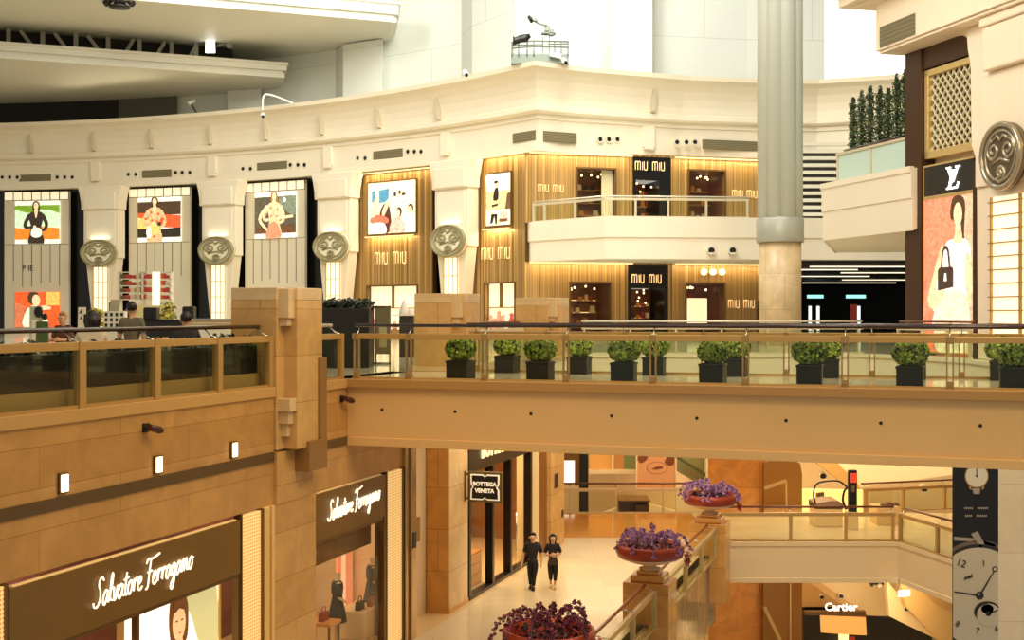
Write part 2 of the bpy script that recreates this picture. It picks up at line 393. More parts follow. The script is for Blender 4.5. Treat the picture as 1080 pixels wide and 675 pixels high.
balustrade('short bronze glass balustrade between the stone pier and the bridge', LFB, 23.42, 25.2, (23.5, 25.1), post_w=.1, rail_m=GOLD, hand_m=mat('pale_rail', (206, 196, 176), .25, .5), hand_y=.3)
struct('trim_3', MB().box(5, 22, .3, 1.0, 0, .28), mat('plinth_stone', (168, 134, 84), .4, noise=.08), LF)
# foliage
def leaf_tuft(mb, c, size, n, mis=(0, 1), flat=.6, rx=1, ry=1, rz=1, shell=.0, rng=random):
    for _ in range(n):
        d = Vector((rng.gauss(0, 1), rng.gauss(0, 1), rng.gauss(0, 1))).normalized()
        q = d*(shell+(1-shell)*rng.random()**.4)
        p = Vector((c[0]+q.x*rx, c[1]+q.y*ry, c[2]+q.z*rz))
        x = (d.orthogonal().normalized()+Vector((rng.uniform(-.6, .6), rng.uniform(-.6, .6), rng.uniform(-.6, .6)))).normalized()
        y = d.cross(x).normalized()+d*rng.uniform(-.5, .8); s = size*rng.uniform(.6, 1.3)
        mb.add([p-x*s*.5, p+y*s*.5*flat+d*s*.15, p+x*s*.6, p-y*s*.5*flat+d*s*.1], [(0, 1, 2, 3)], rng.choice(mis))
LEAF1 = mat('box_leaf_light', (178, 194, 84), .5); LEAF2 = mat('box_leaf_mid', (128, 154, 54), .5); LEAF3 = mat('leaf_deep', (40, 62, 24), .5)
DLEAF1 = mat('dark_leaf', (30, 44, 22), .5); DLEAF2 = mat('darker_leaf', (18, 28, 16), .5)
for i, (a, c) in enumerate(((6.4, 8.0), (8.35, 9.95), (10.3, 12.2), (12.22, 14.2), (14.22, 16.15), (16.17, 18.1), (18.12, 20.05), (20.07, 21.9))):
    if i < 2: continue
    t = thing('planter_trough', 'long black planter with dark leaves behind the glass, '+['well off the left edge', 'just off the left edge', 'leftmost in view', 'second in view', 'third in view', 'nearest the stone pier'][i-2], 'planter', LF @ Vector(((a+c)/2, .6, .28)), group='planters behind the left balustrade')
    obj('trough', MB().box(a, c, .34, .9, .28, .84), DARKG, t, LF, bevel=.01)
    f = MB(); rg = random.Random(40+i)
    for _ in range(9): leaf_tuft(f, (rg.uniform(a+.15, c-.15), rg.uniform(.4, .8), rg.uniform(.84, .92)), .12, 34, (0, 0, 1), rx=.22, ry=.18, rz=.16, rng=rg)
    obj('foliage', f, [DLEAF1, DLEAF2], t, LF, recalc=False)
# ---------------------------------------------------------------- stone pier at the corner and its two sisters
def pier(label, u0, u1, v0, v1, z0, z1, corbel=False):
    t = thing('stone_pier', label, 'pier', gw((v0+v1)/2, (u0+u1)/2, max(z0, 0)), -TH, group='stepped stone piers', kind='thing')
    n = .3
    m = MB().prism([(v0, u0), (v1-n, u0), (v1-n, u0+n), (v1, u0+n), (v1, u1), (v0, u1)], z0, z1-.25)
    obj('shaft', m, STONE_P, t, G, bevel=.012)
    obj('cap', MB().prism([(v0, u0), (v1-n, u0), (v1-n, u0+n), (v1, u0+n), (v1, u1), (v0, u1)], z1-.25, z1), STONE_C, t, G, bevel=.012)
    obj('keystone', MB().box(v1-n-.16, v1-.06, u0+.06, u0+n+.16, z1-.62, z1-.02).box(v1-n-.04, v1-.12, u0+.12, u0+n+.04, z1-.78, z1-.62), STONE_C, t, G, bevel=.012)
    if corbel:
        for k in range(3):
            obj('corbel', MB().box(v1-n-.12+k*.02, v1-.02-k*.07, u0+.04+k*.07, u0+n+.1, z0+.78-k*.26, z0+1.04-k*.26), STONE_C, t, G, bevel=.012)
    else:
        obj('plinth', MB().box(v0-.05, v1+.05, u0-.05, u1+.05, 0, .12), STONE_C, t, G, bevel=.01)
    return t
p1 = pier('large stepped gold stone pier at the corner between left wall and bridge', 22.0, 23.4, -13.4, -12.05, -1.28, 2.0, True)
obj('bracket', MB().box(-12.4, -11.98, 22.7, 23.5, -1.78, -1.15).box(-12.05, -11.98, 23.2, 23.48, -1.15, .56), mat('bracket_shade_stone', (150, 112, 62), .35, .2), p1, G, bevel=.01)  # stone bracket, its shade put into the darker colour
pier('stone pier standing behind the left end of the bridge', 29.4, 30.8, -12.5, -11.2, 0, 2.0)
pier('farthest stone pier, below the gold striped shop front', 38.0, 39.4, -12.6, -11.2, 0, 2.0)
struct('wall_pier', MB().box(21.9, 23.66, -.06, .6, -6.75, -2.36).box(21.95, 23.5, -.08, 0, -2.36, -1.32), STONE_P, LF)
# ---------------------------------------------------------------- bridge
b = MB().box(-12.4, 16, 25.3, 29.8, -1.5, -.02)
br = struct('wall_bridge', b, BEIGE, G)
obj('fascia_lip', MB().box(-12.4, 16, 25.18, 25.3, -.19, 0), BEIGE2, br, G, bevel=.01)
obj('base_moulding', MB().box(-12.4, 16, 25.24, 25.3, -1.5, -1.31), BEIGE, br, G, bevel=.01)
obj('deck', MB().box(-12.4, 16, 25.3, 29.8, -.02, 0), TILE, br, G)
for px in (403, 480, 560, 645, 735, 829, 929, 1034):
    v = v_at(px, 25.3); obj('weep_hole', MB().tube([(v, 25.31, -.68), (v, 25.292, -.68)], .035, 10), DARK, br, G)
GB = G @ Matrix.Translation((0, 25.36, 0))
balustrade('front glass balustrade of the bridge with dark handrail', GB, -12.3, 14, (-12.2, -10.92, -9.12, -7.27, -5.38, -3.46, -1.5, .47, 2.4, 4.3, 6.2, 8.1), twin=True, hand_y=.16)
GB2 = G @ Matrix.Translation((0, 29.72, 0))
balustrade('rear glass balustrade of the bridge, behind the round shrubs', GB2, -11.1, 14, (-10.9, -9.0, -7.0, -5.05, -3.1, -1.15, .8, 2.75, 4.7, 6.6), twin=True, hand_y=-.16, hand_m=RAILD)
# planters with clipped shrubs
def box_planter():
    t = thing('box_planter', 'x', 'planter', (0, 0, 0), 0)
    t['label'] = ''
    m = MB().prism([(-.25, -.25), (.25, -.25), (.25, .25), (-.25, .25)], 0, .40)
    m.box(-.265, .265, -.265, .265, .38, .43)
    obj('pot', m, DARKG, t, bevel=.01)
    obj('soil', MB().box(-.22, .22, -.22, .22, .43, .44), mat('soil', (40, 28, 18), .9), t)
    f = MB(); rg = random.Random(3)
    leaf_tuft(f, (0, 0, .69), .085, 1500, (0, 0, 1, 1, 2), rx=.345, ry=.345, rz=.27, shell=.62, rng=rg)
    f.ball((0, 0, .68), (.28, .28, .22), 2, 12, 8)
    obj('shrub', f, [LEAF1, LEAF2, LEAF3], t, recalc=False)
    return t
bp = box_planter()
ords = ['leftmost', 'second from left', 'third from left', 'fourth from left', 'fifth from left', 'sixth from left', 'rightmost']
first = True
for row, u, pxs in (('front', 25.82, (486, 570, 658, 752, 854, 960, 1069)), ('rear', 29.2, (535, 611, 690, 776, 873, 964, 1057))):
    for i, px in enumerate(pxs):
        v = v_at(px, u); M = Matrix.Translation(gw(v, u, 0)) @ Matrix.Rotation(-TH+.03*((i*7) % 5-2), 4, 'Z')
        lab = f'round green shrub in black pot, {ords[i]} of the {row} row on the bridge'
        if first: bp.matrix_basis = M; PM[bp.name] = M; bp['label'] = lab; bp['group'] = 'shrubs along the bridge'; first = False
        else:
            c = dup(bp, M, lab, 'shrubs along the bridge'); s = .94+.13*((i*5+(row == 'rear')*3) % 7)/6
            sh = [k for k in kids(c) if k.name.startswith('shrub')][0]; sh.scale = (s, s, s*.98); sh.rotation_euler.z = i*1.3+(row == 'rear')
# ================================================================ lower level, left row of shops
FL = -6.75
def figure_poster(name, F, x0, x1, z0, z1, mats, shapes, label, group=None, frame_m=None, fw=.08, y=0.0, cat='poster'):
    """a printed panel: mats[0] is the paper, shapes = (material index, outline in 0..1 panel units)"""
    t = thing(name, label, cat, F @ Vector(((x0+x1)/2, y, z0)), group=group)
    m = MB().box(x0, x1, y-.03, y+.04, z0, z1)
    w, h = x1-x0, z1-z0
    for i, (mi, pts) in enumerate(shapes):
        layer(m, [(x0+min(max(a, 0), 1)*w, z0+min(max(b, 0), 1)*h) for a, b in pts], .032-y+.0035*(i+1), mi)
    obj('print', m, mats, t, F, recalc=False)
    if frame_m:
        fm = MB().box(x0-fw, x0, y-.07, y+.05, z0-fw, z1+fw).box(x1, x1+fw, y-.07, y+.05, z0-fw, z1+fw).box(x0, x1, y-.07, y+.05, z1, z1+fw).box(x0, x1, y-.07, y+.05, z0-fw, z0)
        obj('frame', fm, frame_m, t, F)
    return t
def ell(cx, cy, rx, ry, n=16, a0=0, a1=2*PI):
    return [(cx+rx*math.cos(a0+(a1-a0)*k/n), cy+ry*math.sin(a0+(a1-a0)*k/n)) for k in range(n if a1-a0 > 6.2 else n+1)]
SIGNB = mat('olive_brown_sign', (124, 90, 34), .4, .2)
def script_sign(label, x0, x1, z0, z1, cx, cz, width):
    t = thing('shop_sign', label, 'sign', LF @ Vector(((x0+x1)/2, 0, z0)), group='script shop signs')
    obj('panel', MB().box(x0, x1, -.06, .12, z0, z1), SIGNB, t, LF, bevel=.01)
    s = strokes('Salvatore Ferragamo', SCRIPT, .22, .017, .22)
    xs = [p[0] for p in s.v]; k = width/(max(xs)-min(xs)); s.v = [(p[0]*k, p[1], p[2]) for p in s.v]
    obj('lettering', at(s, cx, -.1, cz-.16, tilt=-.04), LETTER, t, LF)
    obj('reflection_strip', MB().box(x0+.1, x1-.1, -.03, .05, z1, z1+.02), glow('reflection_glow', (255, 214, 140), .22), t, LF)  # faint glowing strip that paints the reflections above the sign
script_sign('wide brown shop sign with pale script lettering at lower left', 14.36, 20.6, -3.47, -2.45, 17.55, -2.93, 2.8)
script_sign('narrower brown shop sign with pale script lettering under the bridge corner', 23.68, 27.2, -3.42, -2.40, 25.5, -2.84, 2.75)
PERF = dots('perforated_gold', (250, 208, 134), (214, 156, 84), 15.0, .6, .4, size=.3)
STRIPG = mat('gold_strip', (240, 200, 130), .3, .1)
def perf_panel(label, x0, x1):
    t = thing('perforated_panel', label, 'panel', LF @ Vector(((x0+x1)/2, 0, FL)), group='lit perforated gold panels')
    obj('sheet', MB().box(x0+.04, x1-.04, -.02, .1, FL+.1, -2.4), PERF, t, LF)
    obj('edge_frame', MB().box(x0, x0+.04, -.06, .1, FL, -2.36).box(x1-.04, x1, -.06, .1, FL, -2.36).box(x0, x1, -.06, .1, FL, FL+.1), GOLD_D, t, LF)
perf_panel('lit perforated gold panel at the left frame edge', 13.3, 14.33)
perf_panel('lit perforated gold panel right of the wide script sign', 20.64, 21.46)
perf_panel('lit perforated gold panel beside the steel post', 27.34, 28.36)
obj('corner_post', MB().box(21.48, 21.62, -.1, .3, FL, -2.36).box(21.64, 21.76, -.04, .3, FL, -2.36).box(21.78, 21.88, -.08, .3, FL, -2.36), STRIPG, None, LF, label='fluted gold strip post between the lit panel and the stone pier', cat='post', bevel=.01)
t = thing('steel_post', 'shiny steel corner post at the end of the second script shop', 'post', LF @ Vector((28.66, 0, FL)))
obj('shaft', MB().box(28.4, 28.62, -.1, .35, FL, -1.5).box(28.64, 28.95, -.16, .35, FL, -1.5), mat('warm_steel', (190, 160, 112), .2, .8), t, LF, bevel=.02)
obj('logo_plate', MB().box(28.68, 28.9, -.175, -.155, FL+2.3, FL+2.7), DARK, t, LF)
# --- shop window 1 (left): niche with lit poster
struct('wall_1', MB().box(5, 29, 3.6, 3.8, FL, -2.0).box(5, 29, .6, 3.8, -2.4, -2.36), mat('shop_back', (112, 62, 44), .6, noise=.1), LF)
struct('floor_1', MB().box(5, 29, -.02, 3.6, FL-.02, FL+.22).box(23.5, 28.9, .12, 3.55, FL+.22, FL+.45), mat('shop_floor', (190, 150, 100), .3), LF)
figure_poster('window_poster', LF, 17.55, 20.5, -6.5, -3.55, [glow('poster_white', (255, 246, 226), 1.6), glow('poster_rust', (196, 96, 44), .9), glow('poster_skin', (240, 190, 140), 1.0), glow('poster_hair', (120, 70, 36), .6), glow('poster_leaf', (206, 196, 140), 1.0)],
    [(4, blob([(.62, .98), (.98, .96), (.98, .5), (.8, .6), (.7, .8)])), (3, blob([(.47, .97), (.55, 1.0), (.64, .95), (.66, .8), (.63, .68), (.49, .68), (.45, .82)])), (1, blob([(.5, .66), (.36, .6), (.3, .4), (.32, .02), (.8, .02), (.8, .4), (.74, .6), (.61, .66)], k=2)), (2, ell(.555, .81, .07, .11)), (2, [(.525, .73), (.585, .73), (.61, .64), (.565, .46), (.545, .46), (.5, .64)]), (3, [(.515, .83), (.54, .83), (.54, .82), (.515, .82)]), (3, [(.57, .83), (.595, .83), (.595, .82), (.57, .82)]), (1, [(.54, .755), (.575, .755), (.565, .745), (.55, .745)]), (3, blob([(.49, .93), (.56, .97), (.63, .92), (.6, .885), (.55, .9), (.5, .88)])), (4, ell(.86, .45, .06, .12)), (4, ell(.88, .2, .05, .1))],
    'bright white backlit poster with a woman in rust jacket below the wide script sign', None, STRIPG, .05, .4)
figure_poster('window_poster', LF, 14.6, 17.1, -6.4, -4.1, [glow('poster_pink', (226, 150, 120), .7), glow('poster_green', (96, 110, 40), .5), glow('poster_dark', (50, 28, 18), .3)],
    [(1, blob([(.62, .9), (.72, .95), (.7, .7), (.76, .5), (.66, .55), (.6, .75)])), (1, blob([(.4, .7), (.5, .8), (.5, .4), (.42, .3)])), (2, blob([(.05, .8), (.3, .9), (.28, .3), (.05, .2)])), (1, blob([(.84, .9), (.9, .9), (.9, .6), (.83, .6)]))],
    'pink backlit poster with green plant shapes at the bottom left corner', None, GOLD_D, .05, .9)
t = thing('shop_glazing', 'dark framed shop window under the wide script sign', 'window', LF @ Vector((17.5, 0, FL)), group='script shop glazing')
obj('pane', MB().box(14.36, 20.6, .02, .035, FL+.2, -3.5), GLD, t, LF)
obj('frame', MB().box(14.36, 20.6, -.03, .1, -3.54, -3.47).box(20.56, 20.64, -.03, .1, FL, -3.47).box(17.42, 17.48, -.02, .1, FL, -3.5).box(14.36, 20.6, -.03, .1, FL, FL+.2), GOLD_D, t, LF)
# --- shop window 2: mannequins
t = thing('shop_glazing', 'dark framed shop window under the narrower script sign, mannequins inside', 'window', LF @ Vector((25.5, 0, FL)), group='script shop glazing')
obj('pane', MB().box(23.68, 27.2, .02, .035, FL+.2, -3.45), GLD, t, LF)
obj('frame', MB().box(23.66, 27.26, -.03, .1, -3.5, -3.42).box(27.2, 27.34, -.05, .2, FL, -2.4).box(23.66, 27.26, -.03, .1, FL, FL+.2).box(23.68, 27.2, .3, .36, -4.08, -4.0), GOLD_D, t, LF)
obj('lintel_soffit', MB().box(23.68, 27.2, .3, 1.0, -4.0, -3.42), mat('soffit_brown', (110, 56, 30), .25), t, LF)
figure_poster('window_panel', LF, 28.0, 28.8, -6.4, -4.0, [glow('panel_peach', (226, 140, 96), .7), glow('panel_peach2', (250, 196, 150), .8)], [(1, [(.2, .1), (.5, .1), (.5, .9), (.2, .9)])], 'peach lit panel behind the mannequins in the narrower shop window', None, None, y=1.6, cat='panel')
t = thing('display_plinth', 'low pale display plinth in the narrower shop window', 'plinth', LF @ Vector((27.6, .6, FL+.45)))
obj('block', MB().box(26.7, 28.6, .25, 1.0, FL+.45, FL+1.1), mat('plinth_cream', (236, 200, 150), .5), t, LF, bevel=.01)
t = thing('display_table', 'small orange display table at the left of the narrower shop window', 'table', LF @ Vector((25.12, .5, FL+.45)))
obj('table_top', MB().box(24.85, 25.4, .2, .9, FL+1.2, FL+1.27), mat('table_orange', (222, 150, 84), .4), t, LF)
for sx in (24.89, 25.36):
    for sy in (.25, .85): obj('leg', MB().box(sx-.02, sx+.02, sy-.02, sy+.02, FL+.45, FL+1.2), GOLD_D, t, LF)
def handbag(u, y, z, label, m, s=1.0, F=LF):
    t = thing('handbag', label, 'bag', F @ Vector((u, y, z)), group='bags in the shop windows')
    obj('bag_body', MB().prism([(u-.17*s, z), (u+.17*s, z), (u+.14*s, z+.2*s), (u-.14*s, z+.2*s)], y-.06*s, y+.06*s, 'y'), m, t, F, bevel=.015)
    obj('bag_handle', MB().tube(smooth([(u-.08*s, y, z+.19*s), (u-.07*s, y, z+.31*s), (u+.07*s, y, z+.31*s), (u+.08*s, y, z+.19*s)], 4), .012*s, 6), m, t, F)
handbag(27.0, .5, FL+1.1, 'dark handbag on the pale plinth in the narrower shop window', mat('bag_dark', (50, 34, 26), .4))
handbag(27.45, .4, FL+1.1, 'tan handbag on the pale plinth near the steel post', mat('bag_tan', (150, 90, 50), .4))
handbag(25.12, .5, FL+1.27, 'small red handbag on the orange display table', mat('bag_red', (150, 50, 36), .4))
# --- recess and column before the corner shop
struct('wall_2', MB().box(29.06, 31.6, .64, .8, FL, -1.5).box(28.95, 29.05, -.05, 3.6, FL, -1.5), mat('recess_wall', (240, 214, 168), .5), LF)
t = thing('wall_cabinet', 'small grey metal cabinet on the pale wall beside the steel post', 'cabinet', LF @ Vector((30.4, .6, FL+2.2)))
obj('body', MB().box(30.0, 30.75, .5, .62, FL+2.1, FL+2.75), mat('cab_grey', (150, 120, 76), .35, .4), t, LF, bevel=.015)
obj('door', MB().box(30.05, 30.7, .485, .5, FL+2.15, FL+2.7), mat('cab_grey2', (170, 138, 90), .3, .4), t, LF)
obj('switch_plate', MB().box(30.2, 30.32, .59, .62, FL+1.75, FL+1.95).box(30.4, 30.52, .59, .62, FL+1.75, FL+1.95), DARK, None, LF, label='pair of small dark switch plates under the grey wall cabinet', cat='switch')
STONE_COL = stone('orange_marble', (222, 164, 84), (212, 152, 70), 'yz', 3, 1.15, .22, (150, 96, 40))
t = thing('stone_column', 'square golden marble column between the pale recess and the black shop front', 'column', LF @ Vector((32.2, .4, FL)), kind='thing')
obj('shaft', MB().box(31.5, 32.95, -.05, .62, FL, -1.5), stone('pale_marble_col', (226, 190, 136), (218, 178, 122), 'xz', 3, 1.15, .18, (160, 112, 60)), t, LF, bevel=.01)
obj('left_facing', MB().box(31.48, 31.5, -.04, .61, FL, -1.5), STONE_COL, t, LF)
obj('skirting', MB().box(31.46, 32.97, -.07, .62, FL, FL+.12), STONE_COL, t, LF)
# --- corner shop with hanging sign
BLK = mat('black_metal', (24, 20, 18), .3, .3)
t = thing('storefront', 'black framed glass shop front behind the two walkers', 'shop front', LF @ Vector((37, 0, FL)))
x0, x1 = 33.1, u_at(560, -12.4)
obj('fascia', MB().box(x0, x1, -.02, .25, -3.1, -1.52), BLK, t, LF)
ms = [x0+.05, u_at(519, -12.4), u_at(538, -12.4), x1-.1]
for k, u in enumerate(ms):
    obj('mullion', MB().box(u-.09, u+.09, -.05, .2, FL, -3.1), BLK, t, LF, bevel=.01)
for a, c in zip(ms[:-1], ms[1:]): obj('pane', MB().box(a+.09, c-.09, .06, .075, FL+.1, -3.1), GLD, t, LF)
obj('sill', MB().box(x0, x1, -.06, .22, FL, FL+.1), BLK, t, LF)
obj('lettering', at(letters('BOTTEGA', .5, .02, 1.1, .008), 35.3, -.05, -2.62), glow('gold_letters', (255, 226, 150), 1.4), t, LF)
obj('door_pull', MB().tube([(ms[2]+.4, -.08, FL+.7), (ms[2]+.4, -.08, FL+1.9)], .025, 8), CHROME, t, LF)
t = thing('door_jamb', 'cream and bronze jamb strip beside the black shop front', 'jamb', LF @ Vector((x1+.8, 0, FL)))
ua, ub, uc = u_at(567, -12.4), u_at(579, -12.4), u_at(593, -12.4)
obj('cream_strip', MB().box(x1, ua, -.06, .5, FL, -1.5), mat('jamb_cream', (226, 200, 150), .3), t, LF)
obj('bronze_strip', MB().box(ua, ub, .08, .5, FL, -1.5), mat('jamb_bronze', (140, 92, 38), .3, .4), t, LF)
t = thing('stone_column', 'slim pale stone column at the far end of the black shop front', 'column', LF @ Vector((uc, 0, FL)), kind='thing')
obj('shaft', MB().box(ub, uc, -.08, .78, FL, -1.52), STONE_P, t, LF, bevel=.01)
obj('logo_plate', MB().box(ub+.4, ub+.8, -.1, -.08, FL+2.1, FL+2.6), DARK, t, LF)
obj('alarm_box', MB().box(ub+1.3, ub+1.5, -.1, -.08, FL+.95, FL+1.2), DARK, t, LF)
struct('wall_3', MB().box(33, uc, 4.0, 4.2, FL, -1.5).box(33, uc, 0, 4.2, -1.5, -1.45).box(32.95, 33.0, .9, 4.0, FL, -1.5).box(uc-.1, uc, .8, 4.0, FL, -1.5), mat('shop_tan', (150, 98, 48), .5, noise=.12), LF)
struct('floor_2', MB().box(29, uc+.5, -.2, 4.2, FL-.05, FL+.005), mat('shop_floor2', (214, 178, 124), .25), LF)
t = thing('display_shelf', 'lit wooden display shelves inside the black framed shop', 'shelf', LF @ Vector((37, 3.2, FL)))
obj('back_panel', MB().box(36.2, 41.5, 3.7, 3.8, FL, -2.2), mat('shelf_wood', (176, 106, 42), .4), t, LF)
for k in range(4): obj('shelf_board', MB().box(36.2, 41.5, 3.2, 3.7, FL+.5+k*.95, FL+.56+k*.95).box(36.2, 41.5, 3.22, 3.3, FL+.47+k*.95, FL+.5+k*.95, 1), [mat('shelf_board', (214, 160, 92), .4), WARMGLOW], t, LF)
for k, (u, y, z, m) in enumerate(((37.3, 3.4, FL+.56, 'bag_tan'), (38.9, 3.4, FL+1.51, 'bag_dark'), (40.2, 3.4, FL+1.51, 'bag_red'), (38.2, 3.4, FL+2.46, 'bag_tan'), (40.6, 3.4, FL+2.46, 'bag_dark'), (39.6, 3.4, FL+.56, 'bag_dark'))):
    handbag(u, y, z, ['tan handbag low on the wooden shelves in the black framed shop', 'dark handbag on the second shelf of the black framed shop', 'red handbag on the second shelf of the black framed shop', 'tan handbag high on the wooden shelves of the black framed shop', 'dark handbag high on the wooden shelves of the black framed shop', 'dark handbag low on the shelves of the black framed shop'][k], MATS[m], 1.5)
t = thing('display_counter', 'orange lit counter just inside the black framed shop', 'counter', LF @ Vector((34.6, .9, FL)))
obj('carcass', MB().box(33.6, 35.6, .5, 1.2, FL, FL+1.0), mat('counter_amber', (206, 130, 52), .35), t, LF, bevel=.01)
for k in range(3): obj('drawer', MB().box(33.7, 35.5, .47, .5, FL+.08+k*.3, FL+.34+k*.3), mat('counter_amber2', (226, 160, 84), .35), t, LF, bevel=.008)
# hanging sign
u0 = 32.7
SG = G @ Matrix.Translation((0, u0, 0))
t = thing('hanging_sign', 'black hanging shop sign with white scalloped border on the marble column', 'sign', SG @ Vector((-11.8, 0, -3.9)))
zc, xc, hw, hh = -3.40, -11.72, .5, .43
obj('case', MB().box(xc-hw, xc+hw, -.06, .06, zc-hh, zc+hh), mat('sign_olive', (110, 96, 56), .35, .4), t, SG, bevel=.015)
def plaque(s):
    q = []
    for (a, c) in ((-1, -1), (1, -1), (1, 1), (-1, 1)):
        q.append((a, c))
    n = .10
    base = [(-1, -1), (-n*1.6, -1), (0, -1+n*1.6), (n*1.6, -1), (1, -1), (1-.02, -n*2), (1-n*1.5, 0), (1-.02, n*2), (1, 1), (n*1.6, 1), (0, 1-n*1.6), (-n*1.6, 1), (-1, 1), (-1+.02, n*2), (-1+n*1.5, 0), (-1+.02, -n*2)]
    return [(xc+a*.43*s, zc+c*.36*s) for a, c in base]
obj('border', MB().prism(plaque(1.0), -.085, -.06, 'y'), glow('border_white', (240, 228, 200), .6), t, SG)
obj('plaque', MB().prism(plaque(.9), -.10, -.085, 'y'), DARK, t, SG)
l = letters('BOTTEGA', .155, .006, 1.0, .006); l2 = letters('VENETA', .155, .006, 1.0, .006)
lm = at(l, xc, -.112, zc+.09).merge(at(l2, xc, -.112, zc-.10))
obj('lettering', lm, glow('sign_letters', (250, 236, 206), .55), t, SG)
obj('wall_arm', MB().box(-12.36, xc-hw, -.03, .03, zc+hh-.12, zc+hh-.06).box(-12.36, xc-hw, -.03, .03, zc-hh+.06, zc-hh+.12).box(-12.36, -12.32, -.05, .05, zc-hh, zc+hh), GOLD_D, t, SG)
# ================================================================ corridor floor and flower balustrade
struct('floor', MB().prism([tuple(gw(-12.45, 2)[:2]), tuple(gw(-7.0, 2)[:2]), tuple(gw(-7.0, 42.0)[:2]), (7.2, 44.6), (13.96, 44.6), (14.8, 41.2), (17.5, 39.5), (26, 30), (40, 24), (40, 51), (-20, 51), (-20, 40)], FL-.35, FL), TILE2)
struct('floor_border', MB().prism([(-3, 45.3), (6.9, 45.3), (7.4, 45.0), (7.4, 50.98), (-3, 50.98)], FL, FL+.004), mat('amber_marble_reflection', (206, 138, 58), .08, noise=.14, nscale=.8))  # amber stone band, the orange wall's reflection also put into its colour
FV = -7.0
FF = frame(gw(FV, 0), gw(FV, 1))[0]
STONE_F = stone('amber_pier', (214, 158, 84), (202, 144, 70), 'xz', 2.5, 1.2, .2, (150, 100, 46))
def sum_boxes(rs):
    m = MB()
    for a, c in rs: m.box(a, c, .0, .25, -9.4, FL).box(a, c, -.06, .3, FL-.28, FL-.1)
    return m
struct('wall_parapet', sum_boxes([(2, 22.64), (23.76, 32.04), (33.16, 41.84), (42.96, 43.6)]), stone('veined_marble', (226, 192, 136), (214, 176, 120), 'xz', 1.8, 2.7, .10, (160, 120, 70), vein=.3, nscale=2.2), FF)
def flower_pier(label, uc, plants, flabel):
    t = thing('flower_pier', label, 'pier', FF @ Vector((uc, 0, FL)), group='stone piers of the flower balustrade', kind='thing')
    obj('shaft', MB().box(uc-.55, uc+.55, -.62, .62, FL-.0, FL+1.08).box(uc-.55, uc+.55, -.62, -.06, FL-1.6, FL), STONE_F, t, FF, bevel=.015)
    obj('cap', MB().box(uc-.42, uc+.42, -.45, .45, FL+1.08, FL+1.26).box(uc-.3, uc+.3, -.3, .3, FL+1.26, FL+1.36), STONE_F, t, FF, bevel=.03)
    z = FL+1.36
    t = thing('flower_bowl', flabel, 'planter', FF @ Vector((uc, 0, z)), group='flower bowls on the piers')
    c = FF @ Vector((uc, 0, z))
    obj('pedestal_bowl', MB().lathe([(.26, 0), (.3, .04), (.16, .09), (.2, .13), (.5, .2), (.78, .30), (.84, .36), (.78, .38), (.3, .34)], c, 32), mat('bowl_cream', (222, 184, 140), .35), t)
    obj('rim_band', MB().lathe([(.76, .34), (.87, .36), (.92, .5), (.90, .68), (.84, .68), (.82, .4)], c, 32), mat('rim_red', (150, 52, 26), .3, .25, noise=.25, nscale=6), t)
    rg = random.Random(int(uc*10)); st = MB(); fm = MB()
    for k in range(plants):
        a = 2*PI*k/plants+rg.uniform(-.2, .2); r0 = rg.uniform(.0, .35); r1 = rg.uniform(.72, 1.12); h = rg.uniform(.34, .6)
        p0 = Vector((c.x+r0*math.cos(a), c.y+r0*math.sin(a), c.z+.5)); p1 = p0+Vector((math.cos(a)*.15, math.sin(a)*.15, h*.85)); p2 = Vector((c.x+r1*math.cos(a)*.8, c.y+r1*math.sin(a)*.8, c.z+.5+h)); p3 = Vector((c.x+r1*math.cos(a)*1.05, c.y+r1*math.sin(a)*1.05, c.z+.35+h*.45))
        pts = smooth([p0, p1, p2, p3], 5); st.tube(pts, .009, 5)
        for q in pts[4:]:
            for _ in range(3):
                o = Vector(q)+Vector((rg.uniform(-.05, .05), rg.uniform(-.05, .05), rg.uniform(-.04, .04)))
                mi = rg.choice((0, 0, 1, 2)); ax = rg.uniform(0, PI)
                for e in range(5):
                    d = Vector((math.cos(ax+e*1.257), math.sin(ax+e*1.257)*.6, math.sin(ax+e*1.257)*.8))*.042; s = d.cross(Vector((.3, .8, .5))).normalized()*.022
                    fm.add([o, o+d*.6+s, o+d, o+d*.6-s], [(0, 1, 2, 3)], mi)
    obj('stem', st, mat('stem_green', (90, 70, 50), .6), t)
    obj('blossom', fm, BL, t, recalc=False)
    lf = MB()
    leaf_tuft(lf, (c.x, c.y, c.z+.58), .17, 200, (0, 1, 2), rx=.72, ry=.72, rz=.16, rng=rg)
    obj('foliage', lf, [mat('fol_dark', (46, 28, 30), .5), mat('fol_red', (150, 52, 36), .5), mat('fol_plum', (92, 34, 52), .5)], t, recalc=False)
    # trailing sprig on the right
    tr = MB(); a = -.4
    p = [Vector((c.x+.85, c.y-.2, c.z+.55)), Vector((c.x+1.0, c.y-.22, c.z+.42)), Vector((c.x+1.02, c.y-.22, c.z+.1))]
    tr.tube(smooth(p, 4), .012, 5)
    leaf_tuft(tr, (c.x+.98, c.y-.22, c.z+.33), .12, 40, (0,), rx=.1, ry=.1, rz=.24, rng=rg)
    obj('trailing_sprig', tr, mat('fol_red', (150, 52, 36), .5), t, recalc=False)
BL = [mat('blossom_violet', (170, 128, 186), .5), mat('blossom_mauve', (204, 160, 196), .5), mat('blossom_plum', (122, 66, 120), .5)]
flower_pier('amber stone pier in the middle of the flower balustrade', 32.6, 17, 'violet flower bowl on the middle pier, in front of the corridor')
flower_pier('far stone pier at the end of the flower balustrade', 42.4, 18, 'farthest violet flower bowl, just under the bridge')
BL = [mat('blossom_wine', (116, 40, 66), .5), mat('blossom_dark', (84, 30, 56), .5), mat('blossom_rose', (150, 70, 96), .5)]
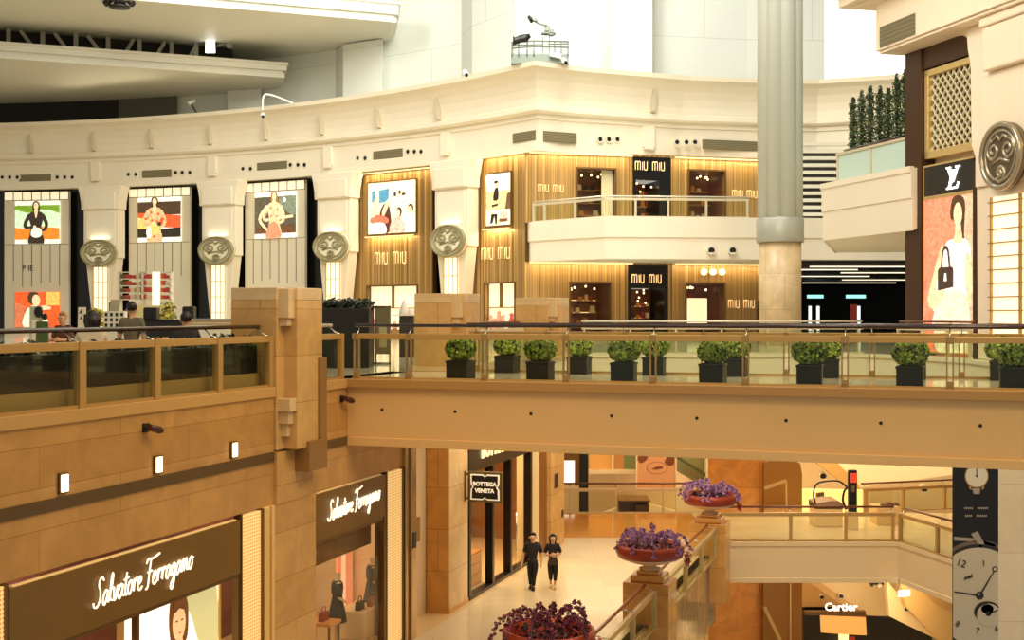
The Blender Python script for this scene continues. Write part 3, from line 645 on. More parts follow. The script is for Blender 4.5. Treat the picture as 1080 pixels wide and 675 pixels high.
flower_pier('near stone pier of the flower balustrade at the bottom frame edge', 23.2, 13, 'nearest wine red flower bowl cut by the bottom frame edge')
PALE = mat('pale_bronze', (206, 178, 124), .25, .4)
for a, c, lab in ((23.9, 31.95, 'sloping looking glass railing between the near and middle flower bowls'), (33.25, 41.8, 'glass railing between the middle and far flower bowls')):
    ps = [a+.2+(c-a-.4)*k/3 for k in range(4)]
    balustrade(lab, FF @ Matrix.Translation((0, -.32, 0)), a, c, ps, base=FL, hand_y=.32, rail_m=PALE, hand_m=mat('handrail_brown', (150, 84, 40), .3), post_w=.09, hz=.06, H=1.0, group='flower balustrade railings')
# ================================================================ lower level, far side and right
def wz(px, py, Y): p = W(px, py, Y); return p.x, p.z
def plate(name, pts, Y, th, m, bevel=0, **kw):            # upright slab facing the viewer, outline given on the sight lines at its own depth Y
    q = [wz(a, c, Y) for a, c in pts]
    return obj(name, MB().prism(q, Y, Y+th, 'y'), m, bevel=bevel, **kw)
def splate(name, pts, Y, th, m):
    return struct(name, MB().prism([wz(a, c, Y) for a, c in pts], Y, Y+th, 'y'), m)
BAL = mat('balcony_cream', (232, 204, 156), .5, noise=.03)
struct('wall_balcony', MB().sweep([(7.0, 44.55), (13.96, 44.55), (14.82, 41.1), (17.5, 39.5), (26, 30)], [(0, FL), (.04, FL), (.04, FL-.16), (0, FL-.17), (0, FL-1.3), (.03, FL-1.32), (.03, FL-1.48), (-.3, FL-1.48), (-.3, FL)], closed_prof=True), BAL)
RB = mat('rail_brown', (110, 56, 28), .3)
f1, L1 = frame((7.35, 44.66), (13.9, 44.66))
balustrade('bronze glass balustrade on the white lower balcony at right', f1, 0, L1, (.05, 2.75, 4.75, L1-.1), base=FL, hand_y=.2, hand_m=RB, group='lower balcony railings')
f2, L2 = frame((13.98, 44.6), (14.86, 41.2))
balustrade('bronze glass balustrade turning the corner toward the watch banner', f2, .05, L2, (.12, 2.4), base=FL, hand_y=.2, hand_m=RB, group='lower balcony railings')
f3, L3 = frame((1.4, 50.9), (7.9, 50.9))
balustrade('glass balustrade at the far end of the corridor floor', f3, 0, L3, (1.0, 2.9, 4.85), base=FL, hand_y=.2, hand_m=RB, rail_m=mat('pale_frame', (222, 200, 160), .3, .3), post_w=.07, group='far balustrades')
f4, L4 = frame((14.5, 50.8), (20.5, 52.6))
balustrade('farther glass balustrade above the white balcony corner', f4, 0, L4, (.1, 1.9, 3.9), base=FL, hand_y=.2, hand_m=RB, rail_m=GOLD, group='far balustrades')
# far shell
struct('wall_back', MB().box(-8, 34, 62, 62.3, -14, -1.5), mat('far_cream', (232, 206, 160), .6, noise=.04))
struct('floor_3', MB().box(-8, 34, 40, 62.3, -14.1, -13.5), TILE2)
OR = stone('orange_marble_far', (228, 160, 82), (216, 146, 68), 'xz', 2.3, 2.0, .25, (170, 100, 36), vein=.25)
q = [wz(748, 400, 53)[0], wz(804, 400, 53)[0]]
struct('wall_4', MB().box(q[0], q[1], 53, 53.4, -14, -1.5).box(q[1]-.12, q[1]+.1, 52.9, 53.4, -14, -1.5), OR)
t = thing('lift_shaft', 'brownish rounded panel right of the orange marble wall', 'panel', W(825, 400, 52.5)-Vector((0, 0, 0)))
ol = [(805, 690), (846, 690), (846, 500), (844, 489), (838, 486), (812, 486), (806, 488)]
obj('shell', MB().prism([wz(a, c, 52.5) for a, c in ol], 52.5, 53.2, 'y'), mat('shaft_brown', (160, 116, 58), .25, .3, noise=.12, nscale=.5), t)
obj('trim_strip', MB().box(wz(833, 0, 52.4)[0], wz(834.5, 0, 52.4)[0], 52.4, 52.5, -13.5, -8.4), STRIPG, t)
obj('rail', MB().bar(W(806, 515, 51.8), W(829, 507, 51.8), .09, .12).bar(W(829, 507, 51.8), W(829.5, 540, 51.8), .07), PALE, t); obj('lower_rail', MB().bar(W(806, 640, 51.8), W(830, 690, 51.8), .14), PALE, t)
splate('wall_5', [(800, 612), (935, 610), (1010, 616), (1010, 700), (990, 676), (958, 658), (938, 649), (913, 649), (880, 640), (846, 640), (846, 700), (800, 700)], 56, .4, mat('lower_tan', (222, 184, 122), .6))
t = thing('escalator', 'pale triangular escalator side under the white balcony', 'escalator', W(900, 650, 49))
obj('cladding', MB().prism([wz(a, c, 50) for a, c in ((862, 612), (948, 612), (948, 640), (940, 650), (913, 649))], 50, 50.6, 'y'), mat('esc_cream', (240, 214, 160), .5), t)
obj('edge_band', MB().prism([wz(a, c, 49.8) for a, c in ((850, 612), (862, 612), (914, 649), (905, 649))], 49.8, 50.6, 'y'), mat('esc_band', (206, 164, 100), .5), t)
t = thing('escalator', 'tan slanting escalator side right of the small white sign, below the balcony corner', 'escalator', W(980, 650, 45))
obj('cladding', MB().prism([wz(a, c, 46) for a, c in ((948, 608), (1012, 628), (1012, 690), (990, 676), (956, 640))], 46, 46.6, 'y'), mat('esc_tan', (214, 172, 104), .5), t)
obj('edge_band', MB().prism([wz(a, c, 45.8) for a, c in ((966, 618), (1012, 640), (1012, 648), (990, 640))], 45.8, 46, 'y'), mat('esc_band2', (196, 150, 86), .5), t)
obj('lower_panel', MB().prism([wz(a, c, 47) for a, c in ((935, 612), (950, 630), (992, 676), (958, 660), (938, 650))], 47, 47.4, 'y'), mat('esc_cream', (240, 214, 160), .5), t)
for k, (a, c) in enumerate(((955, 641), (973, 651), (886, 628), (866, 629))):
    p = W(a, c, [46.9, 46.9, 49.6, 55.9][k]); t = thing('spotlight', ['round dark downlight left on the pale slanting panel', 'round dark downlight right on the pale slanting panel', 'round dark downlight on the triangular escalator side', 'round dark downlight on the tan wall above the dark lower shop'][k], 'light', p, group='dark round downlights')
    obj('housing', MB().tube([p, p+Vector((0, -.16, 0))], .11, 14), mat('cam_white', (220, 206, 176), .4), t); obj('lens', MB().tube([p+Vector((0, -.15, 0)), p+Vector((0, -.19, -.02))], .09, 14), DARK, t)
# dark shop below
t = thing('storefront', 'dark lower shop front with white script sign, bottom right', 'shop front', W(915, 675, 57))
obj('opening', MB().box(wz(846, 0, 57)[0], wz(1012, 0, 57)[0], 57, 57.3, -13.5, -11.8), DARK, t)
obj('fascia', MB().box(wz(848, 0, 49.5)[0], wz(912, 0, 49.5)[0], 49.35, 49.6, ZA(648, 49.5), ZA(644, 49.5)), GOLD_D, t)
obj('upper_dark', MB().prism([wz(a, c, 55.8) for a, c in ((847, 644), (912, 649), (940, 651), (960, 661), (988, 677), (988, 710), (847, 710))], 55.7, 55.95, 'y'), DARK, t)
cart = at(letters('Cartier', .44, .03, 1.0, .006), W(887, 0, 49.3).x, 49.3, ZA(640.5, 49.3))
obj('lettering', cart, glow('sign_white', (255, 250, 235), 1.2), t)

t = thing('window_blind', 'peach lit blind hanging in front of the dark lower shop', 'blind', W(889, 670, 49.3))
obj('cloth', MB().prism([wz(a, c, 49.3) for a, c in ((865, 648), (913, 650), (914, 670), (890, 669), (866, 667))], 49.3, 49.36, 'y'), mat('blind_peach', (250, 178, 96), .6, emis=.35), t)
obj('head_rail', MB().bar(W(864, 647.5, 49.28), W(914, 649.5, 49.28), .08), GOLD_D, t)
plate('display_board', [(885, 669), (895, 669), (895, 690), (885, 690)], 55.2, .1, glow('dp_cream', (255, 226, 160), 1.2), label='cream lit display panel under the peach blind', cat='panel')
plate('display_board', [(897, 672), (902, 672), (902, 690), (897, 690)], 55.2, .1, mat('dp_red', (200, 60, 40), .5), label='red display panel under the peach blind', cat='panel')
t = thing('hanging_sign', 'tiny white lit sign hanging below the white balcony corner', 'sign', W(953, 629, 44))
obj('box', MB().prism([wz(a, c, 44) for a, c in ((947, 623), (959, 622), (959, 628), (947, 629))], 43.9, 44, 'y'), glow('tiny_white', (255, 248, 240), 2.2), t)
obj('rod', MB().tube([W(948, 623, 43.95), W(948, 606, 43.95)], .02, 6), STEEL, t); obj('rod', MB().tube([W(958, 622, 43.95), W(958, 606, 43.95)], .02, 6), STEEL, t)
t = thing('spotlight_bracket', 'dark spotlight bracket below the white balcony fascia', 'light', W(926, 618, 48))
obj('bar', MB().bar(W(917, 615, 48), W(934, 615, 48), .16, .1), DARK, t); obj('lamp', MB().ball(W(928, 618, 47.9), .1), mat('cam_white', (220, 206, 176), .4), t); obj('bracket_foot', MB().box(W(919, 0, 48).x-.05, W(919, 0, 48).x+.05, 47.9, 48, ZA(618, 48), ZA(611, 48)), DARK, t)
# ---- far things behind the corridor
def far_panel(name, pts, Y, m, label, cat, th=.15, frame=None):
    return plate(name, pts, Y, th, m, label=label, cat=cat)
t = thing('lit_menu_board', 'white backlit panel in a bronze frame beyond the slim stone column', 'panel', W(600, 512, 58))
obj('face', MB().prism([wz(a, c, 58) for a, c in ((592, 486), (606, 486), (606, 510), (592, 510))], 58, 58.1, 'y'), glow('panel_pinkwhite', (255, 236, 226), 1.3), t)
obj('frame', MB().prism([wz(a, c, 58) for a, c in ((606, 470), (611, 470), (611, 512), (606, 512))], 57.9, 58.2, 'y').prism([wz(a, c, 58) for a, c in ((588, 470), (606, 470), (606, 485), (588, 485))], 57.9, 58.2, 'y'), GOLD_D, t)
far_panel('black_doorway', [(611, 470), (620.5, 470), (620.5, 545), (611, 545)], 58.2, DARK, 'narrow black doorway beside the white backlit panel', 'door')
t = thing('clerestory', 'row of amber shop panes above the cream wall, far beyond the corridor', 'window', W(646, 497, 60))
obj('frame', MB().prism([wz(a, c, 60) for a, c in ((621, 495), (672, 495), (672, 499), (621, 499))], 59.7, 60.1, 'y').box(wz(645, 0, 60)[0], wz(647, 0, 60)[0], 59.8, 60.1, ZA(496, 60), -4), mat('frame_cream', (240, 220, 180), .5), t)
obj('pane', MB().box(wz(622, 0, 60)[0], wz(645, 0, 60)[0], 60, 60.1, ZA(495, 60), -4), glow('pane_amber', (190, 132, 60), .6), t)
obj('pane', MB().box(wz(647, 0, 60)[0], wz(658, 0, 60)[0], 60, 60.1, ZA(495, 60), -4), glow('pane_amber2', (160, 106, 48), .5), t)
obj('pane', MB().box(wz(658, 0, 60)[0], wz(671, 0, 60)[0], 60, 60.1, ZA(495, 60), -4), mat('pane_green', (120, 130, 84), .2), t)
t = thing('round_table', 'dark counter seen through the far glass balustrade', 'counter', Vector((W(690, 0, 57).x, 57, FL-2.6)))
obj('body', MB().box(wz(653, 0, 57)[0], wz(684, 0, 57)[0], 57, 58, -14, ZA(527, 57)).box(wz(670, 0, 56.8)[0], wz(684, 0, 56.8)[0], 56.6, 57, -14, ZA(531, 57)), mat('counter_dark', (70, 44, 26), .4), t, bevel=.02)
obj('worktop', MB().box(wz(652, 0, 57)[0], wz(685, 0, 57)[0], 56.5, 58.1, ZA(527, 57), ZA(526, 57)), mat('counter_top', (120, 84, 52), .3), t)
struct('wall_6', MB().prism([wz(a, c, 59) for a, c in ((625, 690), (625, 545), (672, 528), (745, 548), (745, 690))], 59, 59.3, 'y'), mat('low_cream', (246, 226, 182), .5))
PK = frame((W(672, 0, 59).x, 59), (W(712, 0, 59).x, 59))[0]
figure_poster('wall_poster', PK, 0, 1.82, ZA(515, 59), ZA(478, 59), [mat('poster_peach', (206, 146, 98), .5, emis=.12), mat('poster_brown', (120, 66, 40), .5), mat('poster_line', (150, 96, 66), .5)],
    [(1, blob([(.02, .9), (.2, .98), (.28, .86), (.12, .72), (.03, .78)])), (1, blob([(.82, .95), (.95, 1.0), (.97, .72), (.86, .64), (.72, .74)])), (2, ell(.52, .58, .28, .18)), (0, ell(.52, .58, .26, .165)), (1, [(.36, .55), (.5, .62), (.68, .64), (.66, .56), (.5, .53)])],
    'peach poster with two brown hands and an oval mark, far beyond the corridor', None, mat('poster_edge', (240, 214, 170), .4), .06)
t = thing('escalator', 'greenish glass sided escalator between the peach poster and the orange wall', 'escalator', W(730, 512, 57))
obj('glass_side', MB().prism([wz(a, c, 57) for a, c in ((714, 470), (746, 470), (746, 516), (714, 497))], 57, 57.1, 'y'), mat('esc_glass', (138, 146, 104), .15), t)
obj('skirt', MB().prism([wz(a, c, 56.9) for a, c in ((713, 497), (746, 516), (746, 545), (713, 545))], 56.9, 57.2, 'y'), mat('esc_skirt', (244, 228, 190), .45), t)
obj('handrail', MB().bar(W(714, 482, 56.8), W(746, 502, 56.8), .1, .14), mat('esc_rail', (84, 92, 60), .3), t)
obj('end_post', MB().box(wz(744, 0, 56.8)[0], wz(749, 0, 56.8)[0], 56.5, 57.2, -13.5, -1.5), mat('frame_cream', (240, 220, 180), .5), t)
# right hand far side
t = thing('escalator', 'pale escalator rising behind the white balcony, under the bridge', 'escalator', W(900, 515, 58))
obj('truss_side', MB().prism([wz(a, c, 58) for a, c in ((838, 470), (872, 480), (900, 505), (908, 520), (900, 520))], 57.6, 58, 'y'), mat('esc_band', (206, 164, 100), .5), t)
obj('lit_soffit', MB().prism([wz(a, c, 58) for a, c in ((868, 470), (1010, 470), (1010, 500), (905, 514))], 58, 58.4, 'y'), mat('esc_soffit', (250, 232, 196), .5), t)
p = W(867, 501.5, 58); t = thing('spotlight', 'round dark downlight on the cream wall above the lit kiosk', 'light', p, group='dark round downlights')
obj('housing', MB().tube([p+Vector((0, .1, 0)), p+Vector((0, -.2, 0))], .2, 14), mat('cam_white', (220, 206, 176), .4), t); obj('lens', MB().tube([p+Vector((0, -.19, 0)), p+Vector((0, -.24, -.02))], .14, 14), DARK, t)
p = W(973.5, 515, 57); t = thing('spotlight', 'round dark downlight on the pale wall left of the watch banner', 'light', p, group='dark round downlights')
obj('housing', MB().tube([p+Vector((0, .1, 0)), p+Vector((0, -.2, 0))], .2, 14), mat('cam_white', (220, 206, 176), .4), t); obj('lens', MB().tube([p+Vector((0, -.19, 0)), p+Vector((0, -.24, -.02))], .14, 14), DARK, t)
t = thing('lit_showcase', 'bright yellow lit showcase wall behind the black tube frame', 'showcase', W(876, 535, 55))
obj('back_light', MB().prism([wz(a, c, 55) for a, c in ((847, 516), (910, 517), (910, 545), (847, 545))], 55, 55.2, 'y'), glow('showcase', (250, 220, 130), .9), t)
obj('picture', MB().prism([wz(a, c, 54.9) for a, c in ((861, 520), (869, 519), (869, 524.5), (861, 525.5))], 54.85, 55, 'y'), mat('pic_olive', (110, 92, 40), .4), t)
Yk = 47.6
t = thing('kiosk', 'small dark display counter with curved black tube frame behind the balcony glass', 'kiosk', Vector((W(880, 0, Yk).x, Yk, FL)))
obj('counter_body', MB().box(wz(860, 0, Yk)[0], wz(889, 0, Yk)[0], Yk, Yk+1.0, FL, ZA(536.5, Yk)), mat('kiosk_cream', (236, 204, 150), .4), t, bevel=.03); obj('dark_band', MB().box(wz(860, 0, Yk)[0]-.02, wz(889, 0, Yk)[0]+.02, Yk-.02, Yk+1.0, ZA(536.5, Yk), ZA(533, Yk)), DARKG, t)
obj('tube_frame', MB().tube(smooth([W(861, 534, Yk), W(858, 522, Yk), W(861, 511, Yk), W(872, 507.5, Yk), W(886, 508, Yk), W(896, 517, Yk)], 5), .035, 8).tube(smooth([W(896, 514, Yk), W(891, 517, Yk), W(889, 528, Yk), W(893, 537, Yk)], 5), .045, 8), DARK, t)
obj('worktop', MB().prism([wz(a, c, Yk) for a, c in ((860, 531), (874, 528), (884, 528), (889, 532), (889, 533.5), (860, 533.5))], Yk-.1, Yk+1.1, 'y'), mat('kiosk_top', (150, 116, 92), .25), t)
Yt = 47.0
t = thing('totem_sign', 'slim black totem sign with red top behind the balcony rail', 'sign', Vector((W(899.5, 0, Yt).x, Yt, FL)))
obj('body', MB().box(wz(895.5, 0, Yt)[0], wz(904, 0, Yt)[0], Yt, Yt+.2, ZA(540, Yt), ZA(496, Yt)), DARK, t, bevel=.01); obj('plinth', MB().box(wz(894, 0, Yt)[0], wz(905, 0, Yt)[0], Yt-.05, Yt+.3, FL, ZA(540, Yt)), mat('kiosk_cream', (236, 204, 150), .4), t)
obj('red_face', MB().box(wz(897, 0, Yt)[0], wz(903, 0, Yt)[0], Yt-.015, Yt, ZA(509, Yt), ZA(499, Yt)), glow('totem_red', (220, 60, 40), .7), t)
obj('label_plate', MB().box(wz(898, 0, Yt)[0], wz(901.5, 0, Yt)[0], Yt-.015, Yt, ZA(519, Yt), ZA(512, Yt)), mat('plate_grey', (120, 100, 70), .4), t)
t = thing('display_case', 'low glass display case behind the balcony near its corner', 'display case', Vector((W(935, 0, 48).x, 48, FL)))
obj('case_base', MB().box(wz(925, 0, 48)[0], wz(950, 0, 48)[0], 48, 49, FL, ZA(535, 48)), mat('case_cream', (226, 190, 130), .4), t, bevel=.02)
obj('glass_top', MB().box(wz(926, 0, 48)[0], wz(949, 0, 48)[0], 48.05, 48.95, ZA(535, 48), ZA(520, 48)), GLD, t)
obj('goods', MB().ball(W(936, 533, 48.5), (.3, .2, .16)).ball(W(944, 533, 48.5), (.18, .15, .12)), mat('goods_brown', (110, 70, 40), .5), t)
# ---- watch banner and column
t = thing('watch_banner', 'tall black hanging banner with a big cream watch dial, lower right', 'banner', W(1029, 690, 33))
BY = 33.0
fb = frame((W(1005, 0, BY).x, BY), (W(1053, 0, BY).x, BY))[0]
bw = 48*BY/FOC
S_ = BY/FOC
def bx(px): return (px-1005)*S_
def bz(py): return ZA(py, BY)
m = MB().box(0, bw, 0, .05, bz(700), bz(478))
mats = [mat('banner_black', (16, 15, 16), .5), mat('dial_cream', (214, 200, 172), .5), mat('dial_rim', (116, 100, 84), .4), mat('dial_ink', (44, 34, 30), .5), mat('strap_grey', (170, 158, 140), .5), mat('gold_ink', (180, 140, 84), .5), mat('dial_pale', (226, 216, 194), .5)]
def bl(pts, mi, k): layer(m, [(min(max(bx(a), 0), bw), min(max(bz(c), bz(700)), bz(478))) for a, c in pts], .004*k, mi)
def e_(cx, cy, rx, ry, n=48): return [(cx+rx*math.cos(2*PI*i/n), cy+ry*math.sin(2*PI*i/n)) for i in range(n)]
bl(e_(1030, 502, 12.5, 12.5), 5, 1); bl(e_(1030, 502, 11.5, 11.5), 6, 2); bl(e_(1030, 502, 1.2, 1.2), 3, 3); bl([(1029.5, 502), (1030.5, 502), (1030.5, 494), (1029.5, 494)], 3, 3)
bl([(1022, 512), (1024.5, 513), (1024.5, 517), (1022, 515)], 5, 1); bl([(1038, 512), (1035.5, 513), (1035.5, 517), (1038, 515)], 5, 1); bl([(1025, 515), (1034, 515), (1033, 521), (1027, 521)], 4, 2)
for y0, xs in ((535, ((1017, 1028), (1031, 1043))), (543, ((1018, 1026), (1030, 1042)))):
    for a, c in xs:
        n = int((c-a)/1.9)
        for i in range(n): bl([(a+i*1.9, y0), (a+i*1.9+1.3, y0), (a+i*1.9+1.3, y0+2.1-.5*(i % 2)), (a+i*1.9, y0+2.1)], 4, 1)
bl(e_(1032, 628, 55, 58, 72), 2, 1); bl(e_(1032, 628, 52, 54, 72), 3, 2); bl(e_(1032, 629, 50, 51.5, 72), 1, 3)
bl([(1024, 563), (1031, 560), (1038, 573), (1034, 578)], 4, 2); bl([(1006, 566), (1030, 568), (1050, 574), (1050, 577), (1026, 571), (1006, 570)], 4, 1)
def hand(a, c, w0, w1, mi=3, k=6):
    d = Vector((c[0]-a[0], c[1]-a[1])); n = Vector((-d.y, d.x)).normalized()
    bl([(a[0]+n.x*w0, a[1]+n.y*w0), (c[0]+n.x*w1, c[1]+n.y*w1), (c[0]-n.x*w1, c[1]-n.y*w1), (a[0]-n.x*w0, a[1]-n.y*w0)], mi, k)
hand((1033, 628), (1048.5, 601.5), 1.1, .5); hand((1033, 628), (1006, 624), 1.1, .6)
bl(e_(1049, 600, 3, 3), 3, 6); bl(e_(1049, 600, 1.8, 1.8), 1, 7); bl(e_(1033, 628, 4.2, 4.2), 3, 7); bl(e_(1031.8, 626.5, 1.2, 1.2), 4, 8)
bl(e_(1041, 645, 14, 11, 40), 3, 5); bl(e_(1042.5, 648.5, 12.5, 12, 40), 1, 6); bl(e_(1041, 642, 6.5, 5), 5, 6); bl(e_(1042, 647, 3, 2.6), 3, 8); hand((1043, 647), (1052, 643), .9, .5, 3, 8)
def digits(txt, px, py, size, k=7, rot=0.0):
    g = letters(txt, size, .004, 1.0, .0); at(g, 0, 0, 0); g.xform(Matrix.Rotation(rot, 4, 'Y')); g.xform(Matrix.Translation(Vector((bx(px), -.004*k-.004, bz(py))))); return g
num = digits('12', 1013.5, 594, .27, 7, .35).merge(digits('1', 1037, 594, .22, 7, -.1)).merge(digits('8', 1009.5, 658, .22, 7, .6)).merge(digits('7', 1031, 665, .22)).merge(digits('6', 1050.5, 663, .20))
obj('print', m, mats, t, fb, recalc=False)
obj('numerals', num, mats[3], t, fb)
scr = strokes('araot', SCRIPT, .055, .009, .3, 0.0); scr.xform(Matrix.Translation(Vector((bx(1021), -.03, bz(610)))) @ Matrix.Rotation(-.28, 4, 'Y')); obj('dial_script', scr, mats[3], t, fb)
obj('hem_bar', MB().box(-.02, bw+.02, -.02, .07, bz(479.5), bz(477)), GOLD_D, t, fb)
t = thing('stone_column', 'pale square stone column at the right frame edge beside the watch banner', 'column', Vector((15.1, 36.8, -13.5)), kind='thing')
obj('shaft', MB().box(W(1053.5, 0, 36).x, W(1053.5, 0, 36).x+1.7, 36, 37.7, -13.5, -1.5), stone('column_pale', (250, 230, 194), (246, 224, 186), 'xz', 4, 2.0, .3, (200, 168, 120), vein=.06), t, bevel=.02)
obj('shaft_strip', MB().box(W(1050, 0, 36).x, W(1053.5, 0, 36).x, 36.2, 37.5, -13.5, -1.5), OR, t)
# ================================================================ upper gallery floor
SLAB = [tuple(gw(-12.45, 0)[:2]), tuple(gw(-12.45, 44.35)[:2]), (13.3, 46.3), (13.85, 44.8), (15.0, 40.2), (14.7, 35.8), (15.6, 33), (20, 28), (24, 22), (60, 22), (60, 126), (-70, 126), (-70, 3.9)]
struct('floor_gallery', MB().prism(SLAB, -.4, 0), TILE)
edge = [SLAB[1], SLAB[2], SLAB[3], SLAB[4], SLAB[5], SLAB[6], SLAB[7], SLAB[8]]
struct('trim_4', MB().sweep([tuple(gw(-12.45, 29.8)[:2])]+edge, [(.03, -.01), (.09, -.01), (.09, -.14), (.03, -.15), (.03, -1.4), (.07, -1.42), (.07, -1.5), (-.3, -1.5), (-.3, -.01)], closed_prof=True), CREAM)
PR = mat('pale_rail2', (220, 206, 172), .3, .3)
fa, La = frame((2.6, 46.05), (13.2, 46.33))
balustrade('long glass balustrade of the far gallery, below the gold striped shop', fa, 0, La, [.1+k*1.72 for k in range(7)], hand_y=.15, rail_m=PR, hand_m=mat('white_rail', (226, 218, 196), .25, .2), post_w=.06, group='far gallery balustrades')
fa, La = frame((13.92, 44.6), (15.02, 40.3))
balustrade('glass balustrade in front of the salmon fashion poster', fa, 0, La, (.1, 1.6, 3.1, La-.1), hand_y=.12, rail_m=PR, hand_m=RB, post_w=.06, group='far gallery balustrades')
fa, La = frame(gw(-12.3, 30.9), gw(-12.3, 37.9))
balustrade('glass balustrade between the two small stone piers', fa, 0, La, (.1, 1.8, 3.5, 5.2, La-.1), hand_y=.15, rail_m=PR, hand_m=RB, post_w=.06, group='far gallery balustrades')
# ================================================================ the curved facade
CC = Vector((-47.276, 28.107)); CR = 64.229
def hit(px, dr=0.0):
    a = (px-CX)/FOC; r = CR+dr; A = a*a+1; B = -2*(a*CC.x+CC.y); C = CC.length_squared-r*r
    Y = (-B+math.sqrt(B*B-4*A*C))/(2*A); return Vector((a*Y, Y))
def tanf(px):
    p = hit(px); n = (p-CC).normalized(); d = Vector((n.y, -n.x))
    return frame((p.x, p.y), (p.x+d.x, p.y+d.y))[0]
def lxy(F, px, y=0.0):                          # local x and world depth where the sight line meets local plane y
    Fi = F.inverted(); o = Fi @ Vector((0, 0, EYE)); d = (Fi @ Vector(((px-CX)/FOC, 1, EYE)))-o; t = (y-o.y)/d.y
    return o.x+d.x*t, t
def lx(F, px, y=0.0): return lxy(F, px, y)[0]
def lz(F, px, py, y=0.0): return ZA(py, lxy(F, px, y)[1])
arc1 = [tuple(hit(p)) for p in [-140, -100, -60, -30]+list(range(0, 568, 18))+[568]]
K = arc1[-1]
arc2 = [(2.9, 70.8), (6.2, 72.2), (10.0, 73.7), (15.0, 74.7), (18.5, 74.9), (23.6, 73.0), (30, 69)]
PROF = [(0, 10.77), (0, 12.55), (.12, 12.6), (.12, 12.85), (.4, 12.9), (.5, 13.0), (.5, 13.28), (.38, 13.34), (.40, 13.75), (.50, 14.2), (.72, 14.65), (1.05, 15.0), (1.4, 15.18), (1.5, 15.2), (1.56, 15.45), (-1.5, 15.45), (-1.5, 10.77)]
struct('wall_entablature', MB().sweep(arc1+arc2, PROF, closed_prof=True), CREAM)
# fins on the cove and tabs on the frieze
fin = mat('fin_cream', (206, 194, 166), .5)
for px in (33, 99, 160, 222, 281, 340, 400, 463, 688):
    if px < 568: F = tanf(px); o = (0, 0)
    else: F = frame((6.2, 72.2), (10.0, 73.7))[0]
    x = lx(F, px, -.5)
    obj('cove_fin', MB().prism([(-.40, 13.34), (-.75, 13.4), (-.85, 14.5), (-.75, 14.7), (-.52, 14.25)], x-.1, x+.1, 'x'), fin, None, F, kind='structure')
def tab(F, px): 
    x = lx(F, px, -.1); obj('frieze_tab', MB().box(x-.38, x+.38, -.22, 0, 11.35, 12.6).box(x-.3, x+.3, -.26, 0, 11.2, 11.35), CREAM, None, F, kind='structure', bevel=.03)
for px in (101, 224, 346, 470): tab(tanf(px), px)
tab(frame((6.2, 72.2), (10.0, 73.7))[0], 684)
VENT = mat('vent_olive', (122, 112, 82), .5, .2)
def vent(F, pa, pb, pt, pbm, label):
    xa, xb = lx(F, pa), lx(F, pb); z1, z0 = lz(F, pa, pt), lz(F, pa, pbm)
    t = thing('air_vent', label, 'vent', F @ Vector(((xa+xb)/2, 0, z0)), group='vents in the frieze')
    obj('grille', MB().box(xa, xb, -.02, .03, z0, z1), VENT, t, F)
    n = 5
    for k in range(1, n): obj('slat', MB().box(xa, xb, -.035, -.015, z0+(z1-z0)*k/n-.015, z0+(z1-z0)*k/n+.015), mat('slat_olive', (146, 134, 100), .5), t, F)
def holes(F, pxs, py, label):
    t = thing('nozzle_row', label, 'nozzle', F @ Vector((lx(F, pxs[1]), 0, lz(F, pxs[1], py))), group='trios of air nozzles in the frieze')
    for p in pxs:
        x, z = lx(F, p), lz(F, p, py)
        n = obj('nozzle_ring', MB().tube([(x, 0, z), (x, -.06, z)], .24, 16), mat('nozzle_cream', (226, 216, 190), .4), t, F)
        obj('nozzle_hole', MB().tube([(x-.02, -.055, z), (x-.02, -.075, z)], .13, 14), DARK, n, F)
Fb = {1: tanf(39), 2: tanf(168), 3: tanf(290), 4: tanf(412), 5: frame(tuple(hit(498)), K)[0]}
vent(Fb[1], 20, 54, 184.5, 191.5, 'olive grille above the leftmost poster bay'); vent(Fb[2], 149, 181, 180, 188, 'olive grille above the second poster bay from left'); vent(Fb[3], 271, 303, 172, 180, 'olive grille above the third poster bay'); vent(Fb[4], 393, 425, 160, 169, 'olive grille above the gold bay with the group poster'); vent(Fb[5], 541, 565, 141, 151, 'olive grille just left of the facade corner')
Fr = frame(K, (6.2, 72.2))[0]; Fr2 = frame((6.2, 72.2), (15.0, 74.7))[0]
vent(Fr, 573, 608, 138, 149, 'olive grille just right of the facade corner'); vent(Fr2, 741, 802, 147, 157, 'long olive grille left of the steel column')
for F, p, y, l in ((Fb[1], (3, 11, 19), 187, 'three round nozzles left of the leftmost grille'), (Fb[1], (61, 69, 77), 187, 'three round nozzles right of the leftmost grille'), (Fb[2], (129, 136, 144), 184, 'three round nozzles left of the second grille'), (Fb[2], (186, 193, 201), 182, 'three round nozzles right of the second grille'), (Fb[3], (250, 257, 265), 178, 'three round nozzles left of the third grille'), (Fb[3], (307, 315, 322), 174, 'three round nozzles right of the third grille'), (Fb[4], (371, 378, 386), 167, 'three round nozzles left of the grille over the group poster'), (Fb[4], (431, 438, 445), 160, 'three round nozzles right of the grille over the group poster'), (Fr, (633, 642, 651), 147, 'three round nozzles right of the facade corner'), (Fr2, (714, 724, 733), 150, 'three round nozzles left of the long grille')):
    holes(F, p, y, l)
